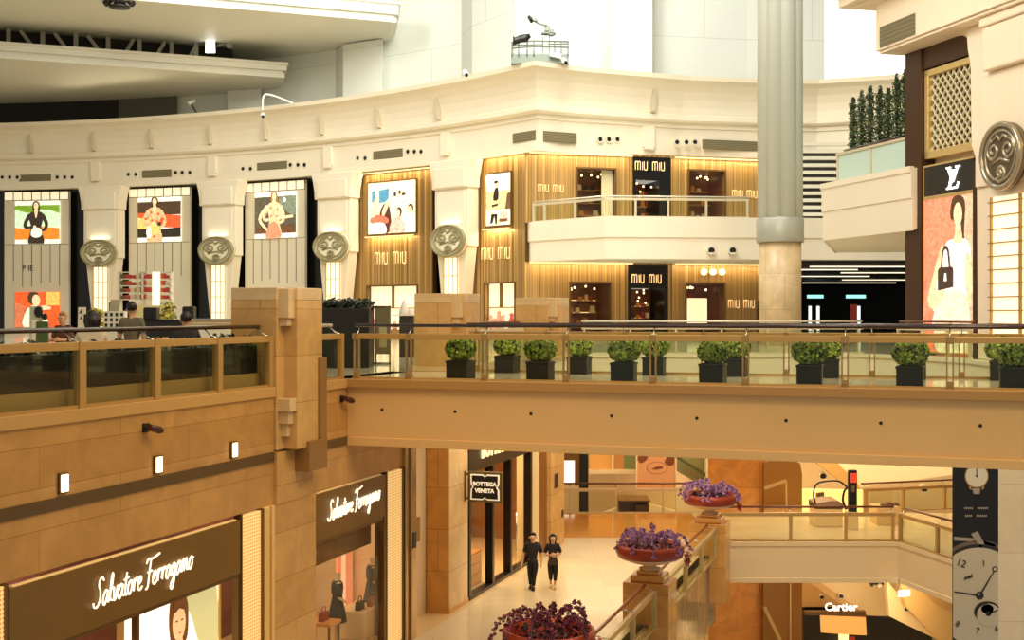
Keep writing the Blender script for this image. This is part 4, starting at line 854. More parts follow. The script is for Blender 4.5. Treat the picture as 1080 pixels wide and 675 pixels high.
# ---------------------------------------------------------------- columns with emblems
EMB = mat('emblem_bronze', (238, 230, 196), .4, 0, noise=.08); EMB2 = mat('emblem_relief', (150, 140, 102), .4, .1)
def spiral(cx, cz, r, a0, turns, sg, y, n=26):
    return [(cx+r*(1-.8*k/n)*math.cos(a0+sg*2*PI*turns*k/n), y, cz+r*(1-.8*k/n)*math.sin(a0+sg*2*PI*turns*k/n)) for k in range(n+1)]
def emblem(par, F, x, z, r, y, sq=1.0, m1=None, m2=None):
    q = MB().tube([(x, y+.25, z), (x, y, z)], r, 40)
    q.v = [(a, b_, z+(c-z)*(sq if c > z else sq*1.12)) for a, b_, c in q.v]
    e = obj('emblem', q, m1 or EMB, par, F)
    m = MB().tube([(x+r*.93*math.cos(2*PI*k/40), y, z+r*.93*math.sin(2*PI*k/40)) for k in range(40)], r*.09, 8, closed=True)
    m.tube([(x+r*.74*math.cos(2*PI*k/40), y, z+r*.74*math.sin(2*PI*k/40)) for k in range(28, 40)]+[(x+r*.74*math.cos(2*PI*k/40), y, z+r*.74*math.sin(2*PI*k/40)) for k in range(0, 33)], r*.05, 6)
    for s in (-1, 1):
        m.tube(spiral(x+s*r*.36, z+r*.14, r*.33, PI/2, 1.6, -s, y), r*.06, 6)
        m.tube([(x+s*r*.36, y, z+r*.47), (x+s*r*.15, y, z+r*.60), (x, y, z+r*.42)], r*.055, 6)
    m.tube(spiral(x, z-r*.52, r*.26, PI*1.2, 1.5, 1, y), r*.06, 6); m.ball((x, y, z-r*.5), (r*.1, .06, r*.1))
    m.tube([(x-r*.45, y, z-r*.25), (x, y, z-r*.12), (x+r*.45, y, z-r*.25)], r*.05, 6)
    m.v = [(a, b_, z+(c-z)*(sq if c > z else sq*1.12)) for a, b_, c in m.v]
    obj('scroll_relief', m, m2 or EMB2, e, F)
PANEL_L = glow('column_lamp', (255, 238, 198), .95)
def column(px, label):
    F = tanf(px); x = lx(F, px, -.9)
    t = thing('column', label, 'column', F @ Vector((x, -.3, 0)), group='emblem columns of the curved facade', kind='thing')
    obj('shaft', MB().box(x-1.42, x+1.42, -.75, .15, 5.55, 9.1).box(x-1.2, x+1.2, -.82, -.75, 5.7, 8.9), CREAM, t, F, bevel=.04)
    cap = MB().prism([(x-1.85, 10.76), (x-1.68, 10.2), (x-1.56, 9.6), (x-1.54, 9.05), (x+1.54, 9.05), (x+1.56, 9.6), (x+1.68, 10.2), (x+1.85, 10.76)], -.9, .15, 'y')
    cap.box(x-1.3, x+1.3, -1.0, -.9, 9.1, 10.3)
    obj('capital', cap, CREAM, t, F, bevel=.05)
    body = MB().prism([(x-1.3, 5.6), (x-.62, 0), (x+.62, 0), (x+1.3, 5.6)], -.7, .15, 'y')
    obj('tapered_body', body, CREAM2, t, F, bevel=.03)
    obj('lamp_panel', MB().box(x-.56, x+.56, -.78, -.7, .5, 4.9), PANEL_L, t, F)
    g = MB()
    for xx in (-.58, -.2, .2, .58): g.box(x+xx-.02, x+xx+.02, -.81, -.77, .5, 4.9)
    for k in range(5): g.box(x-.58, x+.58, -.81, -.77, .5+k*1.1-.015, .5+k*1.1+.02)
    obj('lamp_grid', g, GOLD, t, F)
    emblem(t, F, x, 5.95, 1.5, -1.05, .62)
    hp = F @ Vector((x, -.98, 6.9)); l = area('emblem_lamp', hp, F @ Vector((x, -.6, 9)), 1.5, 7, (1, .9, .68), .1)
    return t
for px, l in ((105, 'cream column with round bronze emblem, leftmost of the four'), (229, 'cream column with round bronze emblem, second from the left'), (350, 'cream column with round bronze emblem left of the gold bay'), (474, 'cream column with round bronze emblem right of the gold bay')):
    column(px, l)
# ---------------------------------------------------------------- bay infill
BAYBLK = mat('bay_black', (20, 19, 17), .15)
back = [tuple(hit(p, 1.15)) for p in [-140, -60]+list(range(0, 569, 24))+[566]]
struct('wall_bays', MB().sweep(back, [(0, 0), (0, 10.9), (-.3, 10.9), (-.3, 0)], closed_prof=True), BAYBLK)
PANELC = mat('bay_panel', (226, 214, 184), .45, noise=.03); TILEG = glow('bay_tile', (250, 236, 200), .55); LINE = mat('bay_line', (70, 62, 48), .5)
def px_panel(F, pa, pb, pt, pb2, y):
    xm = (pa+pb)/2
    return lx(F, pa, y), lx(F, pb, y), lz(F, xm, pb2, y), lz(F, xm, pt, y)
def art_bay(n, pa, pb, ptop, label, slit0=258, slit1=303):
    F = Fb[n]; y = .5
    x0, x1, z0, z1 = px_panel(F, pa, pb, ptop, 345, y); z0 = 0
    t = thing('display_facade', label, 'facade panel', F @ Vector(((x0+x1)/2, y, 0)), group='pale display facades')
    obj('panel', MB().box(x0, x1, y-.05, y+.2, z0, z1), PANELC, t, F)
    w = (x1-x0)/7
    obj('tile_backing', MB().box(x0, x1, y-.06, y-.05, z1-.66, z1), LINE, t, F)
    for k in range(7): obj('light_tile', MB().box(x0+k*w+.045, x0+(k+1)*w-.045, y-.08, y-.05, z1-.62, z1-.04), TILEG, t, F)
    zs0, zs1 = lz(F, (pa+pb)/2, slit1, y), lz(F, (pa+pb)/2, slit0, y)
    s = MB()
    for k in range(1, 7): s.box(x0+k*w-.022, x0+k*w+.022, y-.065, y-.045, zs0+random.Random(k+n).uniform(-.1, .5), zs1)
    s.box(x0, x1, y-.06, y-.045, zs1, zs1+.03).box(x0, x1, y-.06, y-.045, z1-.66, z1-.62)
    obj('slit', s, LINE, t, F)
    return t, F, x0, x1, z1
t, F, x0, x1, z1 = art_bay(1, 5, 73, 202, 'pale display facade with slits, far left, under the leftmost grille')
obj('lettering', at(letters('P IE', .6, .01), lx(F, 29, .4), .42, lz(F, 29, 283, .4)), LINE, t, F)
art_bay(2, 136.5, 201, 198, 'pale display facade between first and second emblem columns', 256, 292)
art_bay(3, 259, 322, 191.5, 'pale display facade between second and third emblem columns', 252, 300)
def bay_poster(n, pa, pb, pt, pb2, mats, shapes, label, y=.38, frame_m=None, group='backlit fashion posters'):
    F = Fb[n] if isinstance(n, int) else n
    a, b_, c, d = px_panel(F, pa, pb, pt, pb2, y)
    return figure_poster('fashion_poster', F, a, b_, c, d, mats, shapes, label, group, frame_m, .08, y)
g = lambda n, c, s=.9: printed('art_'+n, c, s)
Wt, Sk, Hr = g('white', (255, 246, 222), .85), g('skin', (244, 206, 160), .95), g('hair', (84, 56, 34), .6)
def limb(pts, ws):
    """outline of a bent tapering limb in panel units"""
    q = smooth([tuple(p)+(w,) for p, w in zip(pts, ws)], 4); L_, R_ = [], []
    for i, (x, y, w) in enumerate(q):
        a = q[max(i-1, 0)]; c = q[min(i+1, len(q)-1)]; d = Vector((c[0]-a[0], c[1]-a[1])).normalized()
        L_.append((x-d.y*w/2, y+d.x*w/2)); R_.append((x+d.y*w/2, y-d.x*w/2))
    return L_+R_[::-1]
def person(cx, top, s, jacket, skin, hair, arms=True, hold=None, trim=None):
    """a printed figure: hair, face, neck, torso, bent arms, in panel units"""
    P_ = lambda *pts: [(cx+a*s, top+b*s) for a, b in pts]
    q = [(hair, blob(P_((-.07, -.04), (0, 0), (.07, -.05), (.085, -.16), (.07, -.25), (-.06, -.25), (-.085, -.14)))),
         (jacket, blob(P_((-.05, -.24), (-.15, -.29), (-.16, -.42), (-.115, -.6), (-.15, -.8), (-.17, -1.02), (.17, -1.02), (.15, -.8), (.115, -.6), (.16, -.42), (.15, -.29), (.05, -.24)), k=2)),
         (skin, ell(cx, top-.115*s, .052*s, .08*s)), (skin, P_((-.025, -.17), (.025, -.17), (.04, -.25), (.01, -.40), (-.01, -.40), (-.04, -.25)))]
    q.append((jacket, limb(P_((-.14, -.32), (-.24, -.52), (-.22, -.62), (-.05, -.60)), [.09*s, .08*s, .07*s, .05*s])))
    q.append((jacket, limb(P_((.14, -.32), (.23, -.52), (.2, -.66), (.06, -.70)), [.09*s, .08*s, .07*s, .05*s])))
    q.append((skin, ell(cx-.03*s, top-.60*s, .035*s, .03*s, 10)))
    if trim is not None:
        for dx, dz in ((-.08, -.36), (.09, -.4), (-.06, -.54), (.06, -.56), (-.1, -.74), (.09, -.78), (0, -.68), (.0, -.9), (-.2, -.5), (.2, -.52)): q.append((trim, blob(P_((dx-.03, dz), (dx, dz+.035), (dx+.035, dz), (dx, dz-.03)), k=2)))
    if hold is not None: q.append((hold, blob(P_((-.09, -.66), (.0, -.62), (.11, -.66), (.13, -.80), (.0, -.86), (-.11, -.80)))))
    q += [(hair, P_((-.03, -.10), (-.012, -.10), (-.012, -.108), (-.03, -.108))), (hair, P_((.03, -.10), (.012, -.10), (.012, -.108), (.03, -.108)))]
    return q
bay_poster(1, 16, 63, 212, 257, [Wt, g('green', (120, 160, 40), .8), g('mint', (206, 232, 190), .9), g('orange', (232, 132, 40), .9), g('jacket', (64, 50, 38), .5), Sk, Hr],
    [(1, [(0, .55), (1, .55), (1, .9), (0, .9)]), (2, blob([(0, .78), (.3, .72), (.6, .8), (1, .7), (1, .4), (.5, .38), (0, .42)])), (3, [(0, .1), (1, .1), (1, .36), (.6, .4), (.3, .34), (0, .38)])]+person(.48, 1.0, 1.0, 4, 5, 6, hold=0), 'poster of a figure in dark jacket with white bag, green and orange backdrop')
bay_poster(1, 16, 63, 308, 345, [g('orange_red', (236, 92, 40), .9), g('cream_shirt', (250, 236, 200), .95), Sk, Hr, g('amber', (240, 186, 90), .9), g('rose', (214, 120, 80), .8)],
    [(5, [(.0, 0), (.2, 0), (.25, .6), (0, .7)]), (4, [(.7, .62), (1, .62), (1, 1), (.7, 1)]), (1, blob([(.2, .0), (.25, .45), (.42, .62), (.6, .45), (.75, .05)])), (3, ell(.42, .84, .13, .2)), (2, ell(.48, .76, .09, .17)), (2, blob([(.52, .5), (.62, .62), (.8, .58), (.78, .5)]))], 'orange poster of a dark haired figure in cream shirt, bottom of the left bay')
bay_poster(2, 145.5, 191, 208, 255, [Wt, g('umber', (84, 62, 44), .6), g('red_orange', (232, 92, 48), .85), g('deep', (56, 48, 34), .5), g('floral', (214, 180, 130), .85), Sk, Hr, g('gold_field', (240, 196, 110), .9)],
    [(1, [(0, .6), (1, .6), (1, .9), (0, .9)]), (2, [(0, .36), (1, .3), (1, .58), (0, .66)]), (7, [(0, .3), (.45, .28), (.4, .5), (0, .55)]), (3, [(0, .1), (1, .1), (1, .32), (.5, .28), (0, .3)])]+person(.4, 1.02, 1.0, 4, 5, 6, hold=7, trim=2)+[(0, ell(.28, .22, .06, .14)), (1, ell(.52, .4, .05, .05))], 'poster of a figure in floral coat on dark and red backdrop')
bay_poster(3, 269, 312.5, 202.5, 251, [Wt, g('grey_olive', (96, 88, 68), .6), g('teal_grey', (130, 138, 116), .7), g('dress', (226, 196, 150), .9), Sk, g('blond', (170, 120, 66), .7), g('coral', (222, 140, 104), .85), g('brown', (110, 74, 44), .6)],
    [(1, [(0, .1), (1, .1), (1, .9), (0, .9)]), (2, blob([(.6, .88), (1, .88), (1, .5), (.8, .55), (.65, .7)])), (7, [(.0, .1), (1, .1), (1, .28), (0, .22)]), (0, ell(.73, .82, .04, .05))]+person(.48, 1.02, 1.0, 3, 4, 5, trim=6)+[(4, limb([(.34, .70), (.14, .42), (.34, .16)], [.09, .07, .05])), (4, limb([(.62, .68), (.66, .45), (.5, .42), (.95, .46)], [.08, .07, .06, .06])), (6, blob([(.3, .0), (.38, .3), (.55, .32), (.66, .0)]))], 'poster of a figure in pale dress with bent arms on grey backdrop')
# ---------------------------------------------------------------- gold ribbed bays
RIB = ribs('gold_ribs', (124, 92, 44), (204, 162, 94), 8.0, .4, .25)
LEDW = glow('led_warm', (255, 222, 150), 1.3)
def logo(F, pxc, pyc, wpx, y, m=None, parent=None, hgt=None):
    x, D = lxy(F, pxc, y); x1 = lx(F, pxc+wpx/2, y); x0 = lx(F, pxc-wpx/2, y); w = x1-x0
    s = strokes('miu miu', LOGO, 1, .045, .0); xs = [p[0] for p in s.v]; k = w/(max(xs)-min(xs)); h = hgt or k*1.25
    s.v = [(p[0]*k, p[1]*.25, p[2]*h) for p in s.v]
    return obj('lettering', at(s, x, y, ZA(pyc, D)-h/2), m or LETTER, parent, F)
def wall_open(F, x0, x1, z0, z1, ops, y0, y1):
    m = MB(); xs = sorted(ops); cur = x0
    for a, b_, c, d in xs:
        if a > cur: m.box(cur, a, y0, y1, z0, z1)
        if c > z0: m.box(a, b_, y0, y1, z0, c)
        if d < z1: m.box(a, b_, y0, y1, d, z1)
        cur = b_
    if cur < x1: m.box(cur, x1, y0, y1, z0, z1)
    return m
def shop_niche(F, a, b_, c, d, y, label, kind=0, depth=2.4, frame_m=None, seed=0):
    """window recess with its own back, shelves, goods and lamps"""
    t = thing('shop_window', label, 'window', F @ Vector(((a+b_)/2, y, c)), group='lit shop windows of the striped shop')
    obj('recess', MB().box(a-.2, b_+.2, y+depth, y+depth+.1, c-.2, d+.2).box(a-.25, a, y+.2, y+depth, c, d).box(b_, b_+.25, y+.2, y+depth, c, d).box(a, b_, y+.2, y+depth, d, d+.2).box(a, b_, y+.2, y+depth, c-.2, c), mat('niche_brown', (120, 66, 28), .45, noise=.2, nscale=2), t, F)
    fm = MB().box(a-.1, a, y-.1, y+.2, c, d+.1).box(b_, b_+.1, y-.1, y+.2, c, d+.1).box(a, b_, y-.1, y+.2, d, d+.1)
    obj('frame', fm, frame_m or GOLD_D, t, F)
    rg = random.Random(seed)
    lam = MB()
    for k in range(6): lam.ball((a+(b_-a)*rg.uniform(.08, .92), y+rg.uniform(.5, depth-.3), d-.12-rg.uniform(0, .25)), .07, 0, 8, 5)
    obj('downlight', lam, WARMGLOW, t, F)
    if kind != 2:
        for k in range(3):
            zz = c+.5+k*(d-c-.8)/3
            sh = obj('shelf', MB().box(a+.1, b_-.1, y+depth-.5, y+depth, zz, zz+.05).box(a+.1, b_-.1, y+depth-.08, y+depth-.02, zz+.05, zz+.09, 1), [mat('niche_shelf', (190, 130, 64), .4), LEDW], t, F)
            gm = MB(); x = a+.2
            while x < b_-.4:
                w = rg.uniform(.18, .38); h = rg.uniform(.18, .42)
                if rg.random() < .75: gm.prism([(x, zz+.05), (x+w, zz+.05), (x+w*.85, zz+.05+h), (x+w*.15, zz+.05+h)], y+depth-.42, y+depth-.2, 'y', rg.choice((0, 1, 2, 3)))
                x += w+.12
            if gm.v: obj('goods', gm, [mat('gd_red', (176, 56, 36), .4), mat('gd_cream', (240, 214, 160), .4), mat('gd_dark', (50, 30, 20), .4), mat('gd_amber', (220, 140, 50), .4)], sh, F)
    if kind == 1: obj('lit_panel', MB().box(a+(b_-a)*.15, a+(b_-a)*.72, y+.9, y+.95, c+.3, c+(d-c)*.72), glow('lit_cream', (255, 236, 190), 1.1), t, F)
    if kind == 3: obj('curtain', MB().box(a+(b_-a)*.70, b_-.02, y+.3, y+.4, c, d), mat('curtain_cream', (238, 222, 184), .6), t, F)
    obj('pane', MB().box(a, b_, y+.02, y+.035, c, d), GLD, t, F)
    return t
def rib_bay(n, pa, pb, ptop, plabel, win, winlabel, poster, sign, pl):
    F = Fb[n]; y = .35
    x0, x1, z0, z1 = px_panel(F, pa, pb, ptop, 345, y); z0 = 0
    wa, wb, wc, wd = px_panel(F, win[0], win[1], win[2], 346, y); wc = .5
    t = thing('ribbed_facade', plabel, 'facade panel', F @ Vector(((x0+x1)/2, y, 0)), group='gold ribbed facades')
    obj('ribbed_panel', wall_open(F, x0, x1, 0, z1, [(wa, wb, wc, wd)], y, y+.15), RIB, t, F)
    obj('edge_trim', MB().box(x0-.1, x0, y-.15, y+.2, 0, z1).box(x1, x1+.1, y-.15, y+.2, 0, z1), GOLD_D, t, F)
    obj('light_cove', MB().box(x0, x1, y-.45, y-.3, z1+.0, z1+.06), LEDW, t, F)
    pa_, pb_, pc_, pd_ = px_panel(F, poster[0], poster[1], poster[2], poster[3], y)
    obj('poster_cove', MB().box(pa_, pb_, y-.3, y-.2, pc_-.22, pc_-.17), LEDW, t, F)
    logo(F, sign[0], sign[1], sign[2], y-.06, glow('logo_soft', (250, 214, 150), .8), t)
    m_ = F @ Vector(((x0+x1)/2, y-.38, z1-.02)); tgt = F @ Vector(((x0+x1)/2, y+.1, z1-3))
    l = area('cove_lamp', m_, tgt, (x1-x0)*.95, 80, (1, .77, .45), .08); l.rotation_euler = (F @ Matrix.Rotation(R(12), 4, 'X')).to_euler()
    m_ = F @ Vector(((pa_+pb_)/2, y-.25, pc_-.24)); l = area('cove_lamp', m_, m_-Vector((0, 0, 1)), (pb_-pa_)*.95, 60, (1, .77, .45), .08); l.rotation_euler = (F @ Matrix.Rotation(R(12), 4, 'X')).to_euler()
    nt = thing('shop_window', winlabel, 'window', F @ Vector(((wa+wb)/2, y, wc)), group='lit shop windows of the striped shop')
    obj('recess', MB().box(wa-.1, wb+.1, y+.38, y+.42, wc-.1, wd+.1), glow('bright_niche', (255, 232, 190), .9), nt, F)
    obj('frame', MB().box(wa-.08, wa, y-.08, y+.3, wc, wd+.08).box(wb, wb+.08, y-.08, y+.3, wc, wd+.08).box(wa, wb, y-.08, y+.3, wd, wd+.08).box((wa+wb)/2-.04, (wa+wb)/2+.04, y, y+.2, (wc+wd)/2, wd), GOLD_D, nt, F)
    rg = random.Random(n)
    gd = MB()
    for k in range(7):
        x = wa+(wb-wa)*(k+.5)/7; h = rg.uniform(.3, 1.0)
        gd.lathe([(.16, wc), (.2, wc+h*.5), (.1, wc+h), (.14, wc+h+.12), (.02, wc+h+.24)], (x, y+.25, 0), 8, rg.choice((0, 1, 2)))
    obj('goods', gd, [mat('gd_coral', (220, 110, 80), .5), mat('gd_white', (240, 230, 214), .5), mat('gd_pink', (230, 170, 140), .5)], nt, F)
    obj('shelf', MB().box(wa, wb, y+.15, y+.36, wc+1.35, wc+1.42), GOLD, nt, F)
    return F
rib_bay(4, 373, 457, 182, 'gold ribbed facade between third and fourth emblem columns', (388, 440, 302), 'bright shop window under the small sign of the gold bay', (388, 439, 191, 246), (412, 272, 33), None)
BLU, PNK, CRL, PLM, CRM = g('blue', (80, 140, 170), .8), g('pink', (240, 180, 160), .95), g('coral2', (226, 110, 84), .9), g('plum', (96, 52, 40), .6), g('cream', (255, 238, 190), 1.1)
bay_poster(4, 388.5, 439, 191.5, 246, [CRM, BLU, PNK, CRL, PLM, Sk, Hr, Wt],
    [(1, [(.08, .62), (.16, .62), (.17, .86), (.08, .84)]), (1, [(.24, .6), (.44, .62), (.45, .88), (.24, .85)]), (4, blob([(.25, .4), (.36, .6), (.46, .5), (.5, .1), (.36, .0), (.3, .2)])), (3, blob([(.05, .3), (.2, .38), (.42, .3), (.4, .2), (.1, .2)])), (7, blob([(.05, .0), (.08, .2), (.35, .2), (.38, .0)])), (5, blob([(.06, .34), (.16, .7), (.24, .66), (.2, .4)])), (5, blob([(.36, .36), (.46, .62), (.4, .64), (.3, .4)])),
     (2, blob([(.48, .0), (.5, .22), (.62, .32), (.76, .2), (.78, .0)])), (6, ell(.66, .40, .06, .1)), (5, ell(.64, .38, .045, .08)), (6, ell(.9, .46, .06, .09)), (5, ell(.89, .43, .045, .075)), (7, blob([(.8, .0), (.8, .28), (.9, .36), (1, .3), (1, .0)])), (6, ell(.58, .75, .03, .05)), (6, ell(.68, .78, .03, .04)), (6, ell(.76, .74, .04, .03))],
    'bright poster of three figures with blue panes on the gold bay', .3, GOLD_D)
rib_bay(5, 496, 555.5, 166, 'gold ribbed facade left of the facade corner', (512, 543, 299), 'bright shop window left of the facade corner, behind a small stone pier', (512, 540, 182, 238), (523, 267, 30), None)
bay_poster(5, 513, 539, 183, 237.5, [CRM, g('facade', (230, 200, 140), .9), Sk, g('black', (40, 32, 28), .4), PNK, g('brown2', (120, 80, 50), .6), Wt],
    [(1, [(0, .3), (1, .3), (1, .66), (0, .66)]), (6, [(0, .82), (1, .8), (1, 1), (0, 1)]), (5, [(.78, .3), (1, .3), (1, .62), (.86, .6)]), (3, blob([(.3, .5), (.36, .7), (.5, .72), (.5, .5)])), (2, ell(.44, .79, .07, .05)), (3, ell(.42, .84, .08, .03)), (2, blob([(.28, .45), (.3, .6), (.2, .2), (.26, .2)])), (3, [(.25, .36), (.5, .38), (.5, .42), (.25, .40)]), (3, [(.24, .22), (.48, .22), (.46, .02), (.4, .02), (.36, .18), (.28, .04), (.18, .04)]), (4, [(.55, .12), (.95, .1), (.9, .25), (.6, .26)]), (5, [(.55, .06), (.9, .06), (.9, .12), (.55, .12)])],
    'narrow backlit poster of a figure in black boots near the facade corner', .3, GOLD_D)
# ---------------------------------------------------------------- two storey striped shop (right of the corner)
MF, ML = frame((.85, 70.9), (15.35, 74.7))
def mx(px, y=0): return lx(MF, px, y)
def mz(px, py, y=0): return lz(MF, px, py, y)
ups = [(mx(609), mx(648), 6.85, mz(628, 178.5)), (mx(667), mx(707), 6.75, 10.75), (mx(726.5), mx(764), 6.85, mz(745, 180.5))]
los = [(mx(602), mx(643), .3, mz(622, 299)), (mx(662), mx(704), 0, mz(683, 280)), (mx(724), mx(763), .3, mz(743, 299.5))]
struct('wall_striped_upper', wall_open(MF, -.1, ML+2.5, 6.75, 10.9, ups, 0, .2), RIB, MF)
struct('wall_striped_lower', wall_open(MF, -.1, ML+.3, 0, 4.5, los, 0, .2), RIB, MF)
shop_niche(MF, *ups[0], 0, 'upper left window of the two storey gold striped shop', 3, seed=1)
shop_niche(MF, *ups[2], 0, 'upper right window of the two storey gold striped shop', 0, seed=2)
shop_niche(MF, *los[0], 0, 'lower left window of the two storey gold striped shop', 0, seed=3)
shop_niche(MF, *los[2], 0, 'lower right window of the striped shop with bright cream panel', 1, seed=4)
for (a, b_, c, d), lab, sp in ((ups[1], 'upper black framed entrance of the gold striped shop, with lit sign', (686, 175, 31)), (los[1], 'lower black framed entrance of the gold striped shop, with lit sign', (682.5, 294, 31))):
    t = thing('shop_entrance', lab, 'entrance', MF @ Vector(((a+b_)/2, 0, c)), group='black entrances of the striped shop')
    zd = d-1.35
    obj('fascia', MB().box(a, b_, -.12, .2, zd, d), BLK, t, MF)
    obj('jamb', MB().box(a, a+.18, -.12, 2.2, c, zd).box(b_-(.75 if c > 5 else .25), b_, -.12, 2.2, c, zd), BLK, t, MF)
    obj('back_wall', MB().box(a, b_, 2.2, 2.3, c, zd), mat('niche_brown', (120, 66, 28), .45), t, MF)
    rg = random.Random(int(c)+5); lam = MB()
    for k in range(9): lam.ball((a+.3+(b_-a-1)*rg.random(), rg.uniform(.4, 2.0), zd-.1-rg.uniform(0, .8)), .06, 0, 8, 5)
    obj('downlight', lam, WARMGLOW, t, MF)
    for k in range(3):
        zz = c+.5+k*.7
        s_ = obj('shelf', MB().box(a+.3, b_-.8, 1.8, 2.2, zz, zz+.05).box(a+.3, b_-.8, 2.1, 2.15, zz+.05, zz+.09, 1), [mat('niche_shelf', (190, 130, 64), .4), LEDW], t, MF)
        gm = MB()
        for q in range(6): gm.box(a+.35+q*.3, a+.55+q*.3, 1.85, 2.0, zz+.05, zz+.05+rg.uniform(.15, .4), q % 4)
        obj('goods', gm, [MATS['gd_red'], MATS['gd_cream'], MATS['gd_dark'], MATS['gd_amber']], s_, MF)
    logo(MF, sp[0], sp[1], sp[2], -.2, glow('logo_amber', (255, 206, 140), 1.6), t)
for px, py, w, lab in ((581.5, 198.5, 27, 'faint lit wall sign at the upper left of the striped shop'), (786, 204.5, 26, 'faint lit wall sign at the upper right of the striped shop'), (782.5, 320.5, 28, 'faint lit wall sign at the lower right of the striped shop')):
    t = thing('wall_sign', lab, 'sign', MF @ Vector((mx(px), 0, mz(px, py))), group='wall signs of the striped shop'); logo(MF, px, py, w, -.06, glow('logo_soft', (250, 214, 150), .8), t)
t = thing('downlight_trio', 'three round pale downlights above the lower right striped window', 'light', MF @ Vector((mx(751), 0, mz(751, 287))))
for px in (742, 751.5, 761): obj('lamp', MB().tube([(mx(px), 0, mz(px, 287)), (mx(px), -.12, mz(px, 287))], .2, 14), glow('trio', (255, 236, 190), .8), t, MF)
for z, zc in ((10.72, 260), (4.42, 260)):
    for a, b_ in ((0, ups[1][0]-.1), (ups[1][1]+.1, ML)):
        obj('light_cove', MB().box(a+.05, b_-.05, -.5, -.36, z-.02, z+.05), LEDW, None, MF, kind='structure')
        m_ = MF @ Vector(((a+b_)/2, -.42, z-.06)); l = area('cove_lamp', m_, m_-Vector((0, 0, 1)), (b_-a)*.95, 85, (1, .80, .52), .08); l.rotation_euler = (MF @ Matrix.Rotation(R(12), 4, 'X')).to_euler()
# balcony of the upper storey
BPATH = [(1.0, 71.2), (1.12, 70.4), (5.0, 66.6), (13.7, 67.4), (27, 68.6)]
struct('floor_balcony', MB().prism(BPATH+[(30, 80), (1.0, 80)], 4.5, 6.7), WHITE)
struct('wall_balcony_fascia', MB().sweep(BPATH, [(0, 6.75), (.12, 6.75), (.12, 5.66), (.04, 5.62), (.04, 4.48), (-.2, 4.48), (-.2, 6.75)], closed_prof=True), CREAM)
fa, La = frame(BPATH[1], BPATH[2]); fb2, Lb = frame(BPATH[2], (12.95, 67.33))
balustrade('left, slanting run of the glass balustrade on the upper striped storey', fa, .1, La, (.15, 1.0, 3.3), base=6.75, hand_y=.1, rail_m=PR, hand_m=MATS['white_rail'], post_w=.12, group='upper storey balustrade', hz=.1)
balustrade('right, straight run of the glass balustrade on the upper striped storey', fb2, 0, Lb, (.1, 1.7, 3.5, 5.6, Lb-.1), base=6.75, hand_y=.1, rail_m=PR, hand_m=MATS['white_rail'], post_w=.12, group='upper storey balustrade', hz=.1)
for i, (px, py) in enumerate(((662, 262.5), (750, 264), (772.5, 264), (864, 263.5), (894, 263))):
    Y = 67.0 if i < 3 else 68.0
    p = W(px, py, Y-.1); t = thing('spotlight', 'round dark spotlight on the white balcony fascia, '+['left of centre', 'left of the pair', 'right of the pair', 'just right of the steel column', 'second right of the steel column'][i], 'light', p, group='fascia spotlights')
    obj('housing', MB().tube([p+Vector((0, .35, 0)), p+Vector((0, -.1, 0))], .24, 16), mat('cam_white2', (228, 220, 198), .4), t); obj('lens', MB().tube([p+Vector((0, -.09, 0)), p+Vector((0, -.14, -.02))], .17, 14), DARK, t)
t = thing('standee', 'dark floor standee at the right end of the lower striped shop', 'sign', W(802, 340, 70))
obj('board', MB().box(W(799, 0, 70).x, W(806, 0, 70).x, 70, 70.15, 0, ZA(317, 70)), DARK, t, bevel=.01); obj('header', MB().box(W(800, 0, 70).x, W(805, 0, 70).x, 69.97, 70, ZA(322, 70), ZA(319, 70)), mat('standee_w', (230, 214, 180), .5), t)
# ================================================================ steel column
SY = 58.0; sxx = W(827.5, 0, SY).x
t = thing('steel_column', 'huge fluted grey steel column on a beige stone base', 'column', Vector((sxx, SY+1, 0)), kind='thing')
n = 96; pts = []
for k in range(n):
    a = 2*PI*k/n; r = .93+.17*abs(math.sin(4*a+.5))**.6; pts.append((sxx+r*math.cos(a), SY+1+r*math.sin(a)))
m = MB().prism(pts, 6.05, 44); m.s = [True]*len(m.s); m.s[0] = m.s[1] = False
obj('fluted_shaft', m, mat('column_grey', (204, 208, 196), .4, .15), t)
obj('collar', MB().lathe([(1.1, 4.9), (1.12, 4.95), (1.12, 6.0), (1.05, 6.08)], (sxx, SY+1, 0), 48), mat('collar_grey', (168, 168, 152), .4, .2), t)
obj('stone_base', MB().lathe([(1.0, 0), (1.0, 4.9)], (sxx, SY+1, 0), 48), stone('column_base', (214, 188, 146), (204, 176, 130), 'xz', 1.6, 1.7, .35, (150, 120, 80)), t)
# ================================================================ dark hall and louvers right of the column
HY_ = 69.0
struct('wall_hall', MB().box(13.5, 52, 122, 122.3, 0, 4.6), mat('hall_dark', (20, 18, 20), .5))
struct('ceiling_hall', MB().box(15.4, 52, 69.2, 122, 4.3, 4.48), mat('hall_ceiling', (34, 30, 26), .6))
struct('wall_hall_side', MB().box(15.4, 15.6, 75, 122, 0, 4.4), mat('hall_dark', (20, 18, 20), .5))
rg = random.Random(11)
for i, (y, x0, x1) in enumerate(((70.3, 17.0, 24), (75, 17.6, 21.0), (80.5, 21.5, 26), (88, 20.5, 25.5), (97, 26.0, 31), (106, 25.0, 33))):
    t = thing('ceiling_strip_light', ['nearest', 'second', 'third', 'fourth', 'fifth', 'farthest'][i]+' long white strip light on the dark hall ceiling at right', 'light', Vector(((x0+x1)/2, y, 4.2)), group='strip lights in the dark hall')
    obj('diffuser', MB().box(x0, x1, y-.12, y+.12, 4.16, 4.22), glow('strip_w', (255, 240, 208), 1.5), t); obj('housing', MB().box(x0-.03, x1+.03, y-.16, y+.16, 4.22, 4.3), GOLD_D, t)
